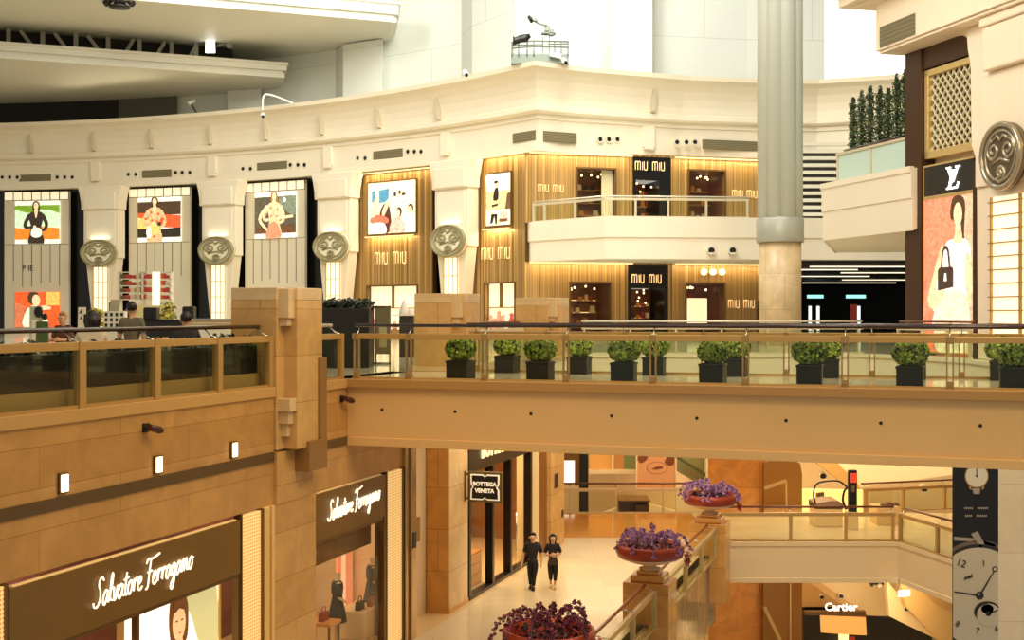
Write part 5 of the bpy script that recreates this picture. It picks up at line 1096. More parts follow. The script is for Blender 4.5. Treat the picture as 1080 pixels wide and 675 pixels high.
for i, (pa, pb) in enumerate(((851.5, 868.5), (892.5, 913))):
    Y = 106.0
    t = thing('display_sign', ['teal lit display sign over the left glass doors of the dark hall', 'teal lit display sign over the red stand in the dark hall'][i], 'sign', W((pa+pb)/2, 314, Y), group='teal display signs')
    obj('screen', MB().box(W(pa, 0, Y).x, W(pb, 0, Y).x, Y, Y+.1, ZA(314.5, Y), ZA(311, Y)), glow('teal_lit', (150, 226, 214), 1.6), t); obj('case', MB().box(W(pa, 0, Y).x-.08, W(pb, 0, Y).x+.08, Y+.1, Y+.3, ZA(315.2, Y), ZA(310.3, Y)), DARK, t)
for i, px in enumerate((854.5, 863, 906)):
    Y = 107.0; x = W(px, 0, Y).x
    t = thing('door_light', ['left', 'middle', 'right'][i]+' bright door light strip at the back of the dark hall', 'light', Vector((x, Y, 0)), group='door light strips')
    obj('tube', MB().box(x-.11, x+.11, Y, Y+.1, .1, ZA(323, Y)), glow('door_tube', (240, 250, 236), 1.5), t); obj('channel', MB().box(x-.16, x+.16, Y+.1, Y+.2, 0, ZA(322, Y)), STEEL, t)
Y = 100.0
t = thing('red_stand', 'red poster stand at the back of the dark hall', 'stand', Vector((W(900, 0, Y).x, Y, 0)))
obj('board', MB().box(W(897, 0, Y).x, W(904, 0, Y).x, Y, Y+.1, .5, ZA(321, Y)), mat('stand_red', (190, 70, 60), .5, emis=.25), t, bevel=.01); obj('foot', MB().box(W(897, 0, Y).x, W(904, 0, Y).x, Y-.2, Y+.3, 0, .06).box(W(900, 0, Y).x, W(901, 0, Y).x, Y+.02, Y+.08, .06, .5), DARK, t)
# upper louver opening
LY = 71.5
struct('wall_louver_recess', MB().box(15.5, 30, LY+3, LY+3.2, 6.75, 11.4), mat('louver_dark', (44, 40, 32), .7))
t = thing('ceiling_louver', 'white slatted louver screen right of the steel column', 'louver', Vector((18, LY, 6.75)))
rg = random.Random(5)
for k in range(11):
    z = ZA(152+k*7.4, LY); obj('slat', MB().box(15.7, 22.4, LY, LY+.25, z-.09, z+.10), mat('slat_white', (232, 224, 198), .5), t)
for x in (16.6, 20.0): obj('carrier', MB().box(x-.05, x+.05, LY+.25, LY+.4, 6.75, 11.3), DARK, t)
# ================================================================ upper gallery corner with hedge
GP = [(12.66, 50.0), (14.32, 43.95), (17.5, 45), (22, 60), (15.9, 60.5)]
struct('floor_terrace', MB().prism(GP, 4.5, 6.7), CREAM)
struct('wall_terrace_fascia', MB().sweep([(15.9, 60.5), (12.66, 50.0), (14.32, 43.95)], [(0, 6.75), (.16, 6.75), (.16, 6.55), (.1, 6.5), (.1, 5.62), (.05, 5.6), (.05, 4.46), (-.02, 4.46), (-.02, 6.75)], closed_prof=True), CREAM)
tf, tl = frame((12.72, 50.0), (14.35, 44.1))
FROST = mat('frosted_glass', (196, 218, 204), .25, emis=.0)
t = thing('balustrade', 'frosted glass balustrade of the upper terrace below the hedge', 'railing', tf @ Vector((tl/2, .2, 6.75)), group='terrace balustrade')
x0 = lx(tf, 885, .25); tl -= .3; xs_ = [x0, lx(tf, 920, .25), tl]
for a, b_ in zip(xs_[:-1], xs_[1:]):
    obj('glass_panel', MB().box(a+.06, b_-.06, .2, .23, 6.75, 7.82), FROST, t, tf); obj('post', MB().box(a-.05, a+.05, .16, .28, 6.75, 7.9), PR, t, tf)
obj('top_rail', MB().box(x0-.05, tl, .14, .3, 7.82, 7.92), PR, t, tf)
e0 = tf @ Vector((x0, .25, 0)); te, tel = frame((17.0, 60.0), (e0.x, e0.y))
obj('side_panel', MB().box(0, tel-.06, 0, .03, 6.75, 7.82).box(0, tel, -.05, .08, 7.82, 7.92), FROST, t, te)
obj('handrail', MB().tube([tf @ Vector((x0, .5, 8.05)), tf @ Vector((tl, .5, 8.05))], .05, 8), RAILD, t)
t = thing('planter_trough', 'long planter holding the tall hedge on the upper terrace', 'planter', tf @ Vector((tl/2, 1.2, 6.75)))
obj('trough', MB().box(x0+.5, tl-.4, .8, 1.7, 6.75, 7.6), mat('trough_grey', (110, 104, 84), .5), t, tf, bevel=.02); obj('soil', MB().box(x0+.55, tl-.45, .85, 1.65, 7.6, 7.62), MATS['soil'], t, tf)
def cypress(seed):
    t = thing('columnar_shrub', 'x', 'shrub', (0, 0, 0)); rg = random.Random(seed); f = MB()
    for k in range(9): leaf_tuft(f, (0, 0, .3+k*.28), .10, 150, (0, 0, 1, 1, 2), rx=.24*(1-.03*k), ry=.26*(1-.03*k), rz=.2, rng=rg)
    leaf_tuft(f, (0, 0, 2.75), .11, 70, (0, 1), rx=.09, ry=.09, rz=.25, rng=rg)
    obj('foliage', f, [mat('cyp_mid', (58, 78, 36), .6), mat('cyp_dark', (34, 52, 28), .6), mat('cyp_light', (96, 118, 52), .6)], t, recalc=False)
    obj('stem', MB().tube([(0, 0, -.1), (0, 0, 2.6)], .05, 7), mat('bark', (70, 50, 34), .8), t)
    return t
cy = None
for i, px in enumerate((900, 909, 918, 928, 937, 946, 955)):
    x = lx(tf, px, 1.25); p = tf @ Vector((x, 1.25, 7.6)); h = [.92, .98, 1.0, .96, .9, 1.05, 1.08][i]
    lab = 'tall narrow dark green hedge shrub on the upper terrace, '+['leftmost', 'second from left', 'third from left', 'middle one', 'third from right', 'second from right', 'rightmost beside the brown frame'][i]
    M = Matrix.Translation(p) @ Matrix.Rotation(i*1.7, 4, 'Z')
    if cy is None: cy = cypress(4); cy.matrix_basis = M; PM[cy.name] = M; cy['label'] = lab; cy['group'] = 'hedge shrubs of the upper terrace'; c = cy
    else: c = dup(cy, M, lab, 'hedge shrubs of the upper terrace')
    for k in kids(c): k.scale = (1, 1, h)
# ================================================================ right facade with the salmon poster
VF, VL = frame((14.54, 44.8), (15.8, 40.0))
def vx(px, y=0): return lx(VF, px, y)
def vz(px, py, y=0): return lz(VF, px, py, y)
RCREAM = mat('right_cream', (240, 222, 194), .5, noise=.03)
struct('wall_right', MB().box(-.02, 14, .3, .8, 0, 13), RCREAM, VF)
struct('wall_right_entablature', MB().box(-.3, 14, -1.3, .8, 11.0, 12.7).box(-.22, 14, -1.2, .8, 10.9, 11.0), RCREAM, VF, .03)
struct('wall_right_cornice', MB().box(-1.3, 14, -2.25, .8, 12.75, 13.1).box(-1.0, 14, -1.9, .8, 12.7, 12.75).box(-1.5, 14, -2.5, .8, 13.1, 13.9), RCREAM, VF, .03)
xa, xb = lx(VF, 928, -1.32), lx(VF, 965, -1.32)
t = thing('air_vent', 'olive grille on the right cornice near the top edge', 'vent', VF @ Vector(((xa+xb)/2, -1.3, 11.6)), group='vents in the frieze')
zt, zb = lz(VF, 945, 22, -1.32), lz(VF, 945, 44, -1.32)
obj('grille', MB().box(xa, xb, -1.33, -1.28, zb, zt), VENT, t, VF)
for k in range(1, 5): obj('slat', MB().box(xa, xb, -1.345, -1.325, zb+(zt-zb)*k/5-.015, zb+(zt-zb)*k/5+.015), MATS['slat_olive'], t, VF)
BRN = mat('frame_brown', (70, 42, 22), .3, .2)
jl, jr0, jr1 = vx(979), vx(1033), vx(1043)
t = thing('facade_frame', 'dark brown tall frame around the salmon fashion poster at right', 'frame', VF @ Vector((2.4, 0, 0)))
obj('jamb', MB().box(0, jl-.02, -.28, .3, 0, 10.9), BRN, t, VF, bevel=.01); obj('jamb', MB().box(jr0+.02, jr1, -.28, .3, 0, 6.55), BRN, t, VF, bevel=.01)
obj('header', MB().box(jl-.02, jr0+.02, -.2, .3, 10.15, 10.9), BRN, t, VF)
cx0, cx1 = jl, jr0
GT = mat('gilt_trim', (226, 196, 130), .3, .5)
z0, z1 = 6.95, 10.1
t = thing('lattice_screen', 'gilt framed screen of small diamond lattice above the black logo sign', 'screen', VF @ Vector((2.4, -.1, z0)))
obj('frame', MB().box(cx0, cx0+.22, -.16, .2, z0, z1).box(cx1-.1, cx1, -.16, .2, z0, z1).box(cx0, cx1, -.16, .2, z1-.22, z1).box(cx0, cx1, -.16, .2, z0, z0+.28), GT, t, VF, bevel=.02)
obj('backing', MB().box(cx0+.2, cx1-.1, .05, .1, z0+.2, z1-.2), mat('lattice_back', (66, 48, 22), .5), t, VF)
lt = MB(); a0, a1, b0, b1 = cx0+.22, cx1-.1, z0+.28, z1-.22; st = .36
k = -30
while k < 30:
    for s in (1, -1):
        c0 = k*st; P_ = []
        # line z = b0 + s*(x-a0)*1.25 + c0
        for x in (a0, a1): P_.append((x, b0+(b1-b0 if s < 0 else 0)+s*(x-a0)*1.15+c0*s))
        (xA, zA), (xB, zB) = P_
        sl = (zB-zA)/(xB-xA); seg = []
        lo, hi = xA, xB
        for zz, cond in ((b0, 1), (b1, -1)):
            xc_ = xA+(zz-zA)/sl
            if sl*cond > 0: lo = max(lo, xc_)
            else: hi = min(hi, xc_)
        if hi-lo > .03: lt.bar((lo, 0, zA+(lo-xA)*sl), (hi, 0, zA+(hi-xA)*sl), .07, .03)
    k += 1
obj('lattice', lt, mat('lattice_gold', (240, 230, 190), .4, .1), t, VF)
t = thing('logo_sign', 'black square sign with white interlocked monogram over the salmon poster', 'sign', VF @ Vector((2.4, -.2, 5.62)))
obj('panel', MB().box(cx0+.06, cx1-.02, -.2, .2, 5.62, 6.66), mat('sign_black', (38, 34, 30), .3), t, VF)
obj('border', MB().box(cx0, cx1, -.22, .2, 6.66, 6.72).box(cx0, cx1, -.22, .2, 5.56, 5.62).box(cx0, cx0+.06, -.22, .2, 5.56, 6.72), GT, t, VF)
# monogram: serif V over slanted serif L
mx_, mzc = vx(1004, -.22), 6.14
mono = MB(); Hh = .36
def stroke2(a, c, w): 
    d = Vector((c[0]-a[0], c[1]-a[1])).normalized(); nn = Vector((-d.y, d.x))*w/2
    mono.prism([(mx_+a[0]+nn.x, mzc+a[1]+nn.y), (mx_+c[0]+nn.x, mzc+c[1]+nn.y), (mx_+c[0]-nn.x, mzc+c[1]-nn.y), (mx_+a[0]-nn.x, mzc+a[1]-nn.y)], -.24, -.2, 'y')
stroke2((-.20, .34), (.06, -.14), .12); stroke2((.06, -.14), (.32, .34), .05); stroke2((-.32, .35), (-.08, .35), .05); stroke2((.2, .35), (.44, .35), .05)
stroke2((.04, .22), (-.16, -.36), .10); stroke2((-.30, -.36), (.26, -.36), .06); stroke2((.26, -.38), (.36, -.18), .05); stroke2((-.06, .24), (.14, .24), .05)
obj('monogram', mono, glow('mono_white', (255, 250, 250), 3.0), t, VF)
SAL, SALL, WHP = g('salmon', (238, 136, 104), .95), g('salmon_light', (246, 176, 140), .95), g('print_white', (255, 240, 220), 1.05)
figure_poster('fashion_poster', VF, cx0+.06, cx1-.04, .15, 5.5, [SAL, SALL, WHP, Sk, Hr, g('bag', (74, 52, 46), .45), g('skirt', (255, 226, 190), 1.0)],
    [(1, [(.78, 0), (1, 0), (1, 1), (.7, 1), (.66, .6)]), (4, blob([(.55, .86), (.58, .98), (.72, 1.0), (.84, .95), (.82, .75), (.88, .6), (.78, .62), (.74, .8)])), (2, blob([(.1, .34), (.22, .52), (.4, .66), (.52, .72), (.84, .72), (.95, .62), (.9, .4), (.84, .22), (.6, .08), (.25, .12)])), (6, blob([(.2, .1), (.3, .32), (.55, .4), (.86, .36), (.95, .05), (.6, 0), (.3, 0)])),
     (3, ell(.70, .88, .085, .075)), (3, [(.66, .82), (.76, .82), (.8, .7), (.62, .7)]), (3, blob([(.08, .34), (.2, .5), (.36, .68), (.42, .64), (.28, .46), (.2, .32)])), (3, blob([(.1, .3), (.2, .38), (.4, .42), (.44, .38), (.25, .28)])), (3, blob([(.86, .62), (.95, .6), (.98, .4), (.9, .3), (.86, .42)])),
     (5, [(.30, .40), (.62, .42), (.62, .54), (.58, .55), (.34, .55), (.30, .53)]), (5, blob([(.36, .54), (.4, .66), (.46, .69), (.53, .66), (.56, .54), (.53, .54), (.5, .645), (.46, .665), (.42, .64), (.39, .54)], k=2)), (2, [(.43, .46), (.49, .46), (.48, .51), (.44, .51)]), (3, blob([(.4, .14), (.5, .2), (.66, .18), (.7, .12), (.55, .08)])), (0, blob([(.0, .0), (.16, .0), (.12, .14), (.24, .26), (.08, .3), (0, .3)]))],
    'tall salmon backlit fashion poster of a figure with a dark handbag', None, GT, .05, -.16)
# right emblem column
EX = vx(1058, -.9)
t = thing('column', 'cream column with large bronze emblem at the right frame edge', 'column', VF @ Vector((EX, -.3, 0)), group='emblem columns of the curved facade', kind='thing')
obj('shaft', MB().prism([(jr0+.12, 10.9), (jr0+.2, 10.2), (jr0+.35, 9.6), (jr0+.4, 7.0), (jr1+.1, 6.6), (jr1+.1, 5.6), (EX+1.5, 5.6), (EX+1.5, 10.9)], -.6, .3, 'y').box(jr1+.5, EX+1.2, -.68, -.6, 6.6, 9.2), RCREAM, t, VF, bevel=.04)
obj('capital', MB().box(EX-1.0, EX+1.7, -.95, .3, 9.2, 10.6).box(EX-1.05, EX+1.75, -1.05, .3, 10.6, 10.9), RCREAM, t, VF, bevel=.06)
obj('spandrel', MB().prism([(jr0+.14, 10.9), (jr0-.75, 10.9)]+[(jr0-.75+.87*math.sin(a), 10.0+.87*math.cos(a)) for a in [PI/2*k/10 for k in range(11)]], -.32, -.2, 'y'), RCREAM, t, VF)
obj('tapered_body', MB().prism([(jr1+.05, 5.6), (jr1+.1, 0), (EX+1.3, 0), (EX+1.3, 5.6)], -.5, .3, 'y'), RCREAM, t, VF, bevel=.03)
lp0, lp1 = vx(1047, -.55), vx(1079, -.55)
obj('lamp_panel', MB().box(lp0, lp1, -.58, -.5, .2, 5.2), PANEL_L, t, VF)
gm = MB()
for k in range(12): gm.box(lp0-.15, lp1+.05, -.64, -.57, .3+k*.43-.02, .3+k*.43+.02)
gm.box(lp0-.03, lp0+.05, -.64, -.57, .2, 5.2).box(lp1-.1, lp1, -.64, -.57, .2, 5.2)
obj('lamp_grid', gm, GOLD, t, VF)
emblem(t, VF, EX, 6.45, 1.0, -1.0, 1.0, mat('emblem_steel', (120, 108, 88), .25, .7), mat('emblem_steel2', (176, 164, 140), .25, .7))
LG0 = mat('lamp_grey', (190, 190, 176), .4)
# ================================================================ upper shell: bright curved wall, pilasters, floating slabs
up = [tuple(hit(p, 3.6)) for p in list(range(-160, 541, 25))]+[(4.0, 75.5), (9.5, 77.6), (15.0, 78.6), (20, 78.9)]
UPW = stone('upper_wall', (228, 230, 220), (224, 226, 216), 'xz', 7.0, 4.2, .6, (200, 202, 190), .02, .03, nscale=.1)
struct('wall_upper', MB().sweep(up, [(0, 14.8), (0, 46), (-.4, 46), (-.4, 14.8)], closed_prof=True), UPW)
def up_xy(px, dY): 
    if px <= 540: p = hit(px, 3.6)
    else: 
        a = (px-CX)/FOC; Y = 75.5+(px-590)*.012; p = Vector((a*Y, Y))
    k = (p.y-dY)/p.y; return (p.x*k, p.y*k)
def pilaster(name, pa, pb, pc, d0, z0=15.3, z1=46):
    struct(name, MB().prism([up_xy(pa, -.3), up_xy(pb, d0), up_xy(pc, d0-.2), up_xy(pc+1.5, -.3)], z0, z1), UPW)
pilaster('wall_pilaster_1', 237, 240, 275, 1.2, 15.3, 17.7)
pilaster('wall_pilaster_2', 353, 362, 403, 1.8, 15.3, 19.9)
pilaster('wall_pilaster_3', 485, 498, 541, 2.0)
pilaster('wall_pilaster_4', 628, 646, 688, 2.2)
struct('window_1', MB().box(13.6, 40, 80, 80.3, 14, 50), glow('skylight', (244, 246, 232), 1.05))
SLABM = mat('slab_white', (214, 212, 196), .55, noise=.04, nscale=.15)
def slab(name, pts, z0, z1, fas):
    struct(name, MB().prism(pts, z0+.02, z1), SLABM)
    struct(name.replace('ceiling', 'trim'), MB().sweep(fas, [(-.2, z1), (.34, z1), (.34, z1-.16), (.22, z1-.2), (.22, z0+.46), (-.06, z0+.44), (-.06, z0+.30), (.1, z0+.28), (.1, z0-.02), (-.3, z0-.02), (-.3, z1)], closed_prof=True), SLABM)
slab('ceiling_slab_lower', [(-60, 67.3), (-15.7, 84.5), (-16.5, 88), (-40, 112), (-70, 112)], 17.7, 18.7, [(-60, 67.3), (-15.7, 84.5), (-16.4, 87.5)])
slab('ceiling_slab_upper', [(-60, 58.4), (-7.4, 78), (-8.0, 83), (-18, 92), (-40, 112), (-70, 112)], 19.95, 21.2, [(-60, 58.4), (-7.4, 78), (-7.9, 82)])
struct('wall_shade_step', MB().sweep([tuple(hit(q, 3.1)) for q in range(125, 186, 15)], [(0, 15.3), (0, 17.75), (-.2, 17.75), (-.2, 15.3)], closed_prof=True), mat('shade_step_grey', (96, 94, 84), .8))  # grey step paints the shade fading out beneath the lower slab
struct('wall_plant_room_shade', MB().sweep([tuple(hit(q, 3.1)) for q in range(-160, 131, 15)], [(0, 15.3), (0, 17.75), (-.2, 17.75), (-.2, 15.3)], closed_prof=True).prism([(-60, 69.8), (-19.5, 85.6), (-19.5, 86.0), (-60, 70.2)], 18.7, 19.95), mat('plant_shade_dark', (34, 32, 28), .8))  # dark backing; near-black also paints the deep shade under the slab
t = thing('truss', 'grey lattice truss between the two floating white slabs, upper left', 'truss', Vector((-28, 80, 18.7)))
tf2, tl2 = frame((-60, 69.0), (-19.0, 84.9))
for i, px in enumerate((9, 45, 80, 114, 147, 181, 207)):
    x = lx(tf2, px); 
    obj('upright', MB().box(x-.14, x+.14, -.1, .1, 18.72, 19.93), mat('truss_grey', (150, 148, 134), .5), t, tf2)
    xn = lx(tf2, px+(17 if i > 2 else 22)); xm_ = lx(tf2, px+(27 if i > 2 else 12))
    if i < 6: obj('diagonal', MB().bar((xn, 0, 18.75) if i > 2 else (xm_, 0, 19.9), (xm_, 0, 19.9) if i > 2 else (xn+.3, 0, 18.75), .22), MATS['truss_grey'], t, tf2)
p = W(222, 48, 83.5); t = thing('flood_light', 'bright white floodlight at the right end of the lattice truss', 'light', p)
obj('face', MB().prism([(p.x-.32, p.z-.5), (p.x+.32, p.z-.5), (p.x+.28, p.z+.6), (p.x-.28, p.z+.6)], 83.4, 83.5, 'y'), glow('flood', (255, 255, 246), 5), t); obj('housing', MB().box(p.x-.36, p.x+.36, 83.5, 83.8, p.z-.55, p.z+.55), DARK, t); obj('arm', MB().tube([(p.x+.3, 83.7, p.z), (p.x+1.2, 83.9, p.z+.3)], .06, 6).ball((p.x+1.2, 83.9, p.z+.1), .25), mat('truss_grey', (150, 148, 134), .5), t)
# black spotlight cluster under the upper slab
p = W(126, 2, 72.8); t = thing('spotlight_cluster', 'cluster of black theatre spotlights hanging from the slab, top left', 'light', p)
obj('mount', MB().box(p.x-.45, p.x+.45, p.y-.2, p.y+.2, p.z+.2, 19.95).lathe([(.05, -.12), (.6, -.1), (.62, 0), (.3, .1)], (p.x, p.y, p.z-.25), 20), DARK, t)
for dx, rz in ((-.62, -.6), (-.1, .0), (.32, .1), (.75, .6)):
    a = Vector((p.x+dx*.55, p.y, p.z+.25)); b_ = a+Vector((rz*.75, -.25, -.45)); obj('lamp', MB().tube([a, a.lerp(b_, .5), b_], [.14, .17, .2], 12), DARK, t)
p = W(203, 112, 85.5); t = thing('spotlight', 'small bent spotlight on the cornice under the lower white slab', 'light', p); obj('arm', MB().tube(smooth([p+Vector((.7, 0, -.6)), p+Vector((.3, 0, -.45)), p, p+Vector((-.05, 0, .3))], 4), .06, 6), DARK, t); obj('head', MB().tube([p+Vector((-.3, -.1, .15)), p+Vector((.15, .1, .4))], [.16, .12], 10), LG0, t)
# cornice cameras and lift platform
def cornice_cam(px, py, lab):
    Y = 68 if px > 300 else 80; p = W(px, py, Y); t = thing('security_camera', lab, 'camera', p, group='white cornice cameras')
    obj('body', MB().tube([p, p+Vector((.12, -.5, -.25))], [.15, .13], 12), mat('cam_body_white', (240, 240, 232), .4), t); obj('lens', MB().tube([p+Vector((.12, -.5, -.25)), p+Vector((.13, -.56, -.28))], .1, 12), DARK, t)
    return t, p
t, p = cornice_cam(277, 120, 'white camera with curved pipe arm on the cornice, upper left')
obj('arm', MB().tube(smooth([p+Vector((0, 0, .2)), p+Vector((0, .3, 1.2)), p+Vector((.5, .5, 1.3)), p+Vector((1.8, 1.0, .85))], 4), .06, 8), MATS['cam_body_white'], t)
cornice_cam(490, 76, 'white camera on the cornice edge left of the lift platform'); cornice_cam(594, 63, 'white camera on the cornice right of the lift platform')
GY = 68.6; p = W(578, 60, GY)
t = thing('access_lift', 'grey maintenance lift with rails and lamp arm on the facade corner', 'lift', Vector((p.x, GY+.6, 15.45)))
GREYM = mat('lift_grey', (122, 132, 120), .45, .4); LG = mat('lift_light', (206, 212, 200), .4, .2)
pl = MB(); 
def P3(px, py, dy=0): return W(px, py, GY+dy)
obj('platform', MB().box(P3(539, 0).x, P3(600, 0).x, GY, GY+1.3, 15.45, ZA(57, GY)), GREYM, t)
rl = MB()
for py in (50, 44): rl.tube([P3(540, py+1), P3(562, py-1), P3(600, py)], .045, 6)
for px in (540, 547, 556, 563, 585, 592, 599): rl.tube([P3(px, 60), P3(px, 44)], .04, 6)
rl.tube([P3(540, 48, 1.3), P3(600, 46, 1.3)], .04, 6)
obj('guard_rail', rl, GREYM, t)
obj('mast', MB().box(P3(573.5, 0).x, P3(578, 0).x, GY+.2, GY+.45, 15.5, ZA(36, GY)), LG, t); obj('mast', MB().box(P3(579, 0).x, P3(580, 0).x, GY+.2, GY+.4, 15.5, ZA(36, GY)).box(P3(572, 0).x, P3(573, 0).x, GY+.2, GY+.4, 15.5, ZA(38, GY)), GREYM, t)
obj('head', MB().box(P3(574.5, 0).x, P3(580, 0).x, GY, GY+.6, ZA(33, GY), ZA(27, GY)).box(P3(571, 0).x, P3(586, 0).x, GY, GY+.5, ZA(35.5, GY), ZA(33.5, GY)).box(P3(579, 0).x, P3(584, 0).x, GY, GY+.4, ZA(37, GY), ZA(30, GY)), GREYM, t, bevel=.03)
obj('jib', MB().tube(smooth([P3(577, 27), P3(569, 25), P3(561, 20.5)], 4), .06, 6).bar(P3(558, 19), P3(567, 21.5), .3, .16), GREYM, t); obj('jib_lamp', MB().tube([P3(560.5, 19.5), P3(558, 21)], .22, 10), DARK, t)
obj('searchlight', MB().tube([P3(541, 43, -.2), P3(544, 43, -.2), P3(549, 41, -.2), P3(553, 40.5, -.2), P3(559, 37.5, -.2)], [.26, .2, .22, .24, .12], 12), DARK, t)
obj('cable_tray', MB().bar(P3(580, 57, -.2), P3(592, 60, -.2), .3, .25), LG, t)
# ================================================================ people
def skinned(name, joints, bones, rad, m, parent, sub=2, frame=None):
    """one continuous surface grown around a joint graph; joints are world points"""
    F = frame or I4
    o = Vector(joints[bones[0][0]])
    keys = list(joints); idx = {k: i for i, k in enumerate(keys)}
    me = bpy.data.meshes.new('t'); me.from_pydata([Vector(joints[k])-o for k in keys], [(idx[a], idx[b]) for a, b in bones], [])
    ob = bpy.data.objects.new('t', me); COL.objects.link(ob)
    sk = ob.modifiers.new('s', 'SKIN'); sk.use_smooth_shade = True
    for k in keys:
        r = rad[k]; me.skin_vertices[0].data[idx[k]].radius = (r, r) if not isinstance(r, tuple) else r
    for d in me.skin_vertices[0].data: d.use_root = False
    me.skin_vertices[0].data[idx[bones[0][0]]].use_root = True
    ob.modifiers.new('u', 'SUBSURF').levels = sub
    dg = bpy.context.evaluated_depsgraph_get(); dg.update(); ev = ob.evaluated_get(dg); mm = ev.to_mesh()
    mb = MB(); mb.add([F @ (v.co+o) for v in mm.vertices], [list(p.vertices) for p in mm.polygons], 0, True)
    ev.to_mesh_clear(); bpy.data.objects.remove(ob); bpy.data.meshes.remove(me)
    return obj(name, mb, m, parent)
def human(label, foot, yaw, H, J, clothes, hair='short', female=False, group=None, sleeve=.45, parent_z=0, skin=None):
    """J: joint offsets in a 1.0-tall body, x right of the figure, y forward, z up"""
    F = Matrix.Translation(foot) @ Matrix.Rotation(yaw, 4, 'Z') @ Matrix.Scale(H, 4)
    t = thing('person', label, 'person', foot, yaw, group)
    skin = skin or SKIN
    P = {k: Vector(v) for k, v in J.items()}
    j, b, r = {}, [], {}
    def add(k, p, rr, frm=None):
        j[k] = F @ Vector(p); r[k] = rr*H
        if frm: b.append((frm, k))
    sh = .8 if female else 1
    add('pelvis', P['pelvis'], .082); add('waist', P['pelvis'].lerp(P['chest'], .5), .068*(.9 if female else 1), 'pelvis'); add('chest', P['chest'], .08*(.93 if female else 1), 'waist'); add('neck', P['neck'], .032, 'chest'); add('chin', P['neck'].lerp(P['head'], .55)+Vector((0, .012, 0)), .044, 'neck'); add('head', P['head'], .058, 'chin'); add('crown', P['head']+Vector((0, -.006, .045)), .05, 'head')
    for s in ('l', 'r'):
        add('sh'+s, P['sh'+s], .04*(.85 if female else 1), 'chest'); add('el'+s, P['el'+s], .027, 'sh'+s); add('wr'+s, P['wr'+s], .018, 'el'+s)
        d = (P['wr'+s]-P['el'+s]).normalized(); add('pa'+s, P['wr'+s]+d*.03, .021, 'wr'+s)
        sx = -1 if s == 'l' else 1
        side = Vector((sx, 0, 0)); side = (side-d*side.dot(d)).normalized(); up = d.cross(side)
        for q, (o_, ln) in enumerate(((-.017, .040), (-.006, .046), (.006, .044), (.016, .036))):
            base = P['wr'+s]+d*.045+up*o_; add(f'f{s}{q}a', base+d*ln*.55, .0062, 'pa'+s); add(f'f{s}{q}b', base+d*ln-side*.012, .005, f'f{s}{q}a')
        add(f't{s}a', P['wr'+s]+d*.035+up*.026, .007, 'pa'+s); add(f't{s}b', P['wr'+s]+d*.058+up*.034-side*.008, .0056, f't{s}a')
        add('hip'+s, P['hip'+s], .062, 'pelvis'); add('kn'+s, P['kn'+s], .037, 'hip'+s); add('an'+s, P['an'+s], .022, 'kn'+s)
        add('to'+s, P['to'+s], .02, 'an'+s)
    skinned('body', j, b, {k: v*(.8 if k in ('pelvis', 'waist', 'chest', 'hipl', 'hipr') else (.88 if k[:2] in ('kn', 'sh') else 1)) for k, v in r.items()}, skin, t)
    def cloth(name, chain, m, gr):
        jj, bb, rr = {}, [], {}
        for a, c in chain:
            for k in (a, c): jj[k] = j[k] if k in j else extra[k]; rr[k] = (r[k] if k in r else er[k])*gr+.004*H
            bb.append((a, c))
        return skinned(name, jj, bb, rr, m, t)
    extra, er = {}, {}
    for s in ('l', 'r'):
        extra['sl'+s] = j['sh'+s].lerp(j['el'+s], sleeve*2 if sleeve < .5 else 1); er['sl'+s] = r['el'+s]*1.35
        extra['lf'+s] = j['el'+s].lerp(j['wr'+s], .9); er['lf'+s] = r['wr'+s]*1.2
        extra['hem'+s] = j['hip'+s].lerp(j['kn'+s], .06); er['hem'+s] = r['hip'+s]*.82
        extra['cf'+s] = j['kn'+s].lerp(j['an'+s], .9 if clothes.get('full', True) else .6); er['cf'+s] = r['an'+s]*1.25
    extra['collar'] = j['chest'].lerp(j['neck'], .72); er['collar'] = .048*H
    up_ = (j['pelvis']-j['waist']).normalized(); extra['hemc'] = j['pelvis']+up_*.03*H; er['hemc'] = .088*H
    extra['belt'] = j['pelvis'].lerp(j['waist'], .5); er['belt'] = .072*H
    ch = [('waist', 'pelvis'), ('waist', 'chest'), ('chest', 'collar'), ('chest', 'shl'), ('chest', 'shr'), ('shl', 'sll'), ('shr', 'slr'), ('pelvis', 'hemc')]
    if clothes.get('long'): ch += [('sll', 'lfl'), ('slr', 'lfr')]
    cloth('shirt', ch, clothes['shirt'], 1.10)
    cloth('trousers', [('pelvis', 'belt'), ('pelvis', 'hipl'), ('pelvis', 'hipr'), ('hipl', 'knl'), ('hipr', 'knr'), ('knl', 'cfl'), ('knr', 'cfr')], clothes['trousers'], 1.12)
    for s in ('l', 'r'):
        sh_ = MB(); a, c = j['an'+s], j['to'+s]; c = Vector((c.x, c.y, foot[2]+.032*H)); a2 = Vector((a.x, a.y, foot[2]+.04*H)); bk = a2-(c-a2)*.25
        sh_.tube([bk, a2, a2.lerp(c, .6), c+(c-a2)*.35], [.022*H, .036*H, .034*H, .018*H], 10); obj('shoe', sh_, clothes['shoes'], t)
    # hair, face
    hc = (j['head']+j['crown'])/2; Rm = Matrix.Rotation(yaw, 4, 'Z'); f = Rm @ Vector((0, 1, 0)); rt = Rm @ Vector((1, 0, 0)); s = .01*H
    hm = MB(); hb = hc-f*1.2*s+Vector((0, 0, 1.3*s)); hm.ball((0, 0, 0), (5.9*s, 6.3*s, 6.2*s), 0, 16, 10)
    hm.v = [(x, y if not (y > 1.5*s and z < 2.6*s) else 1.5*s, z if z > -4.6*s or hair == 'long' else -4.6*s) for x, y, z in hm.v]
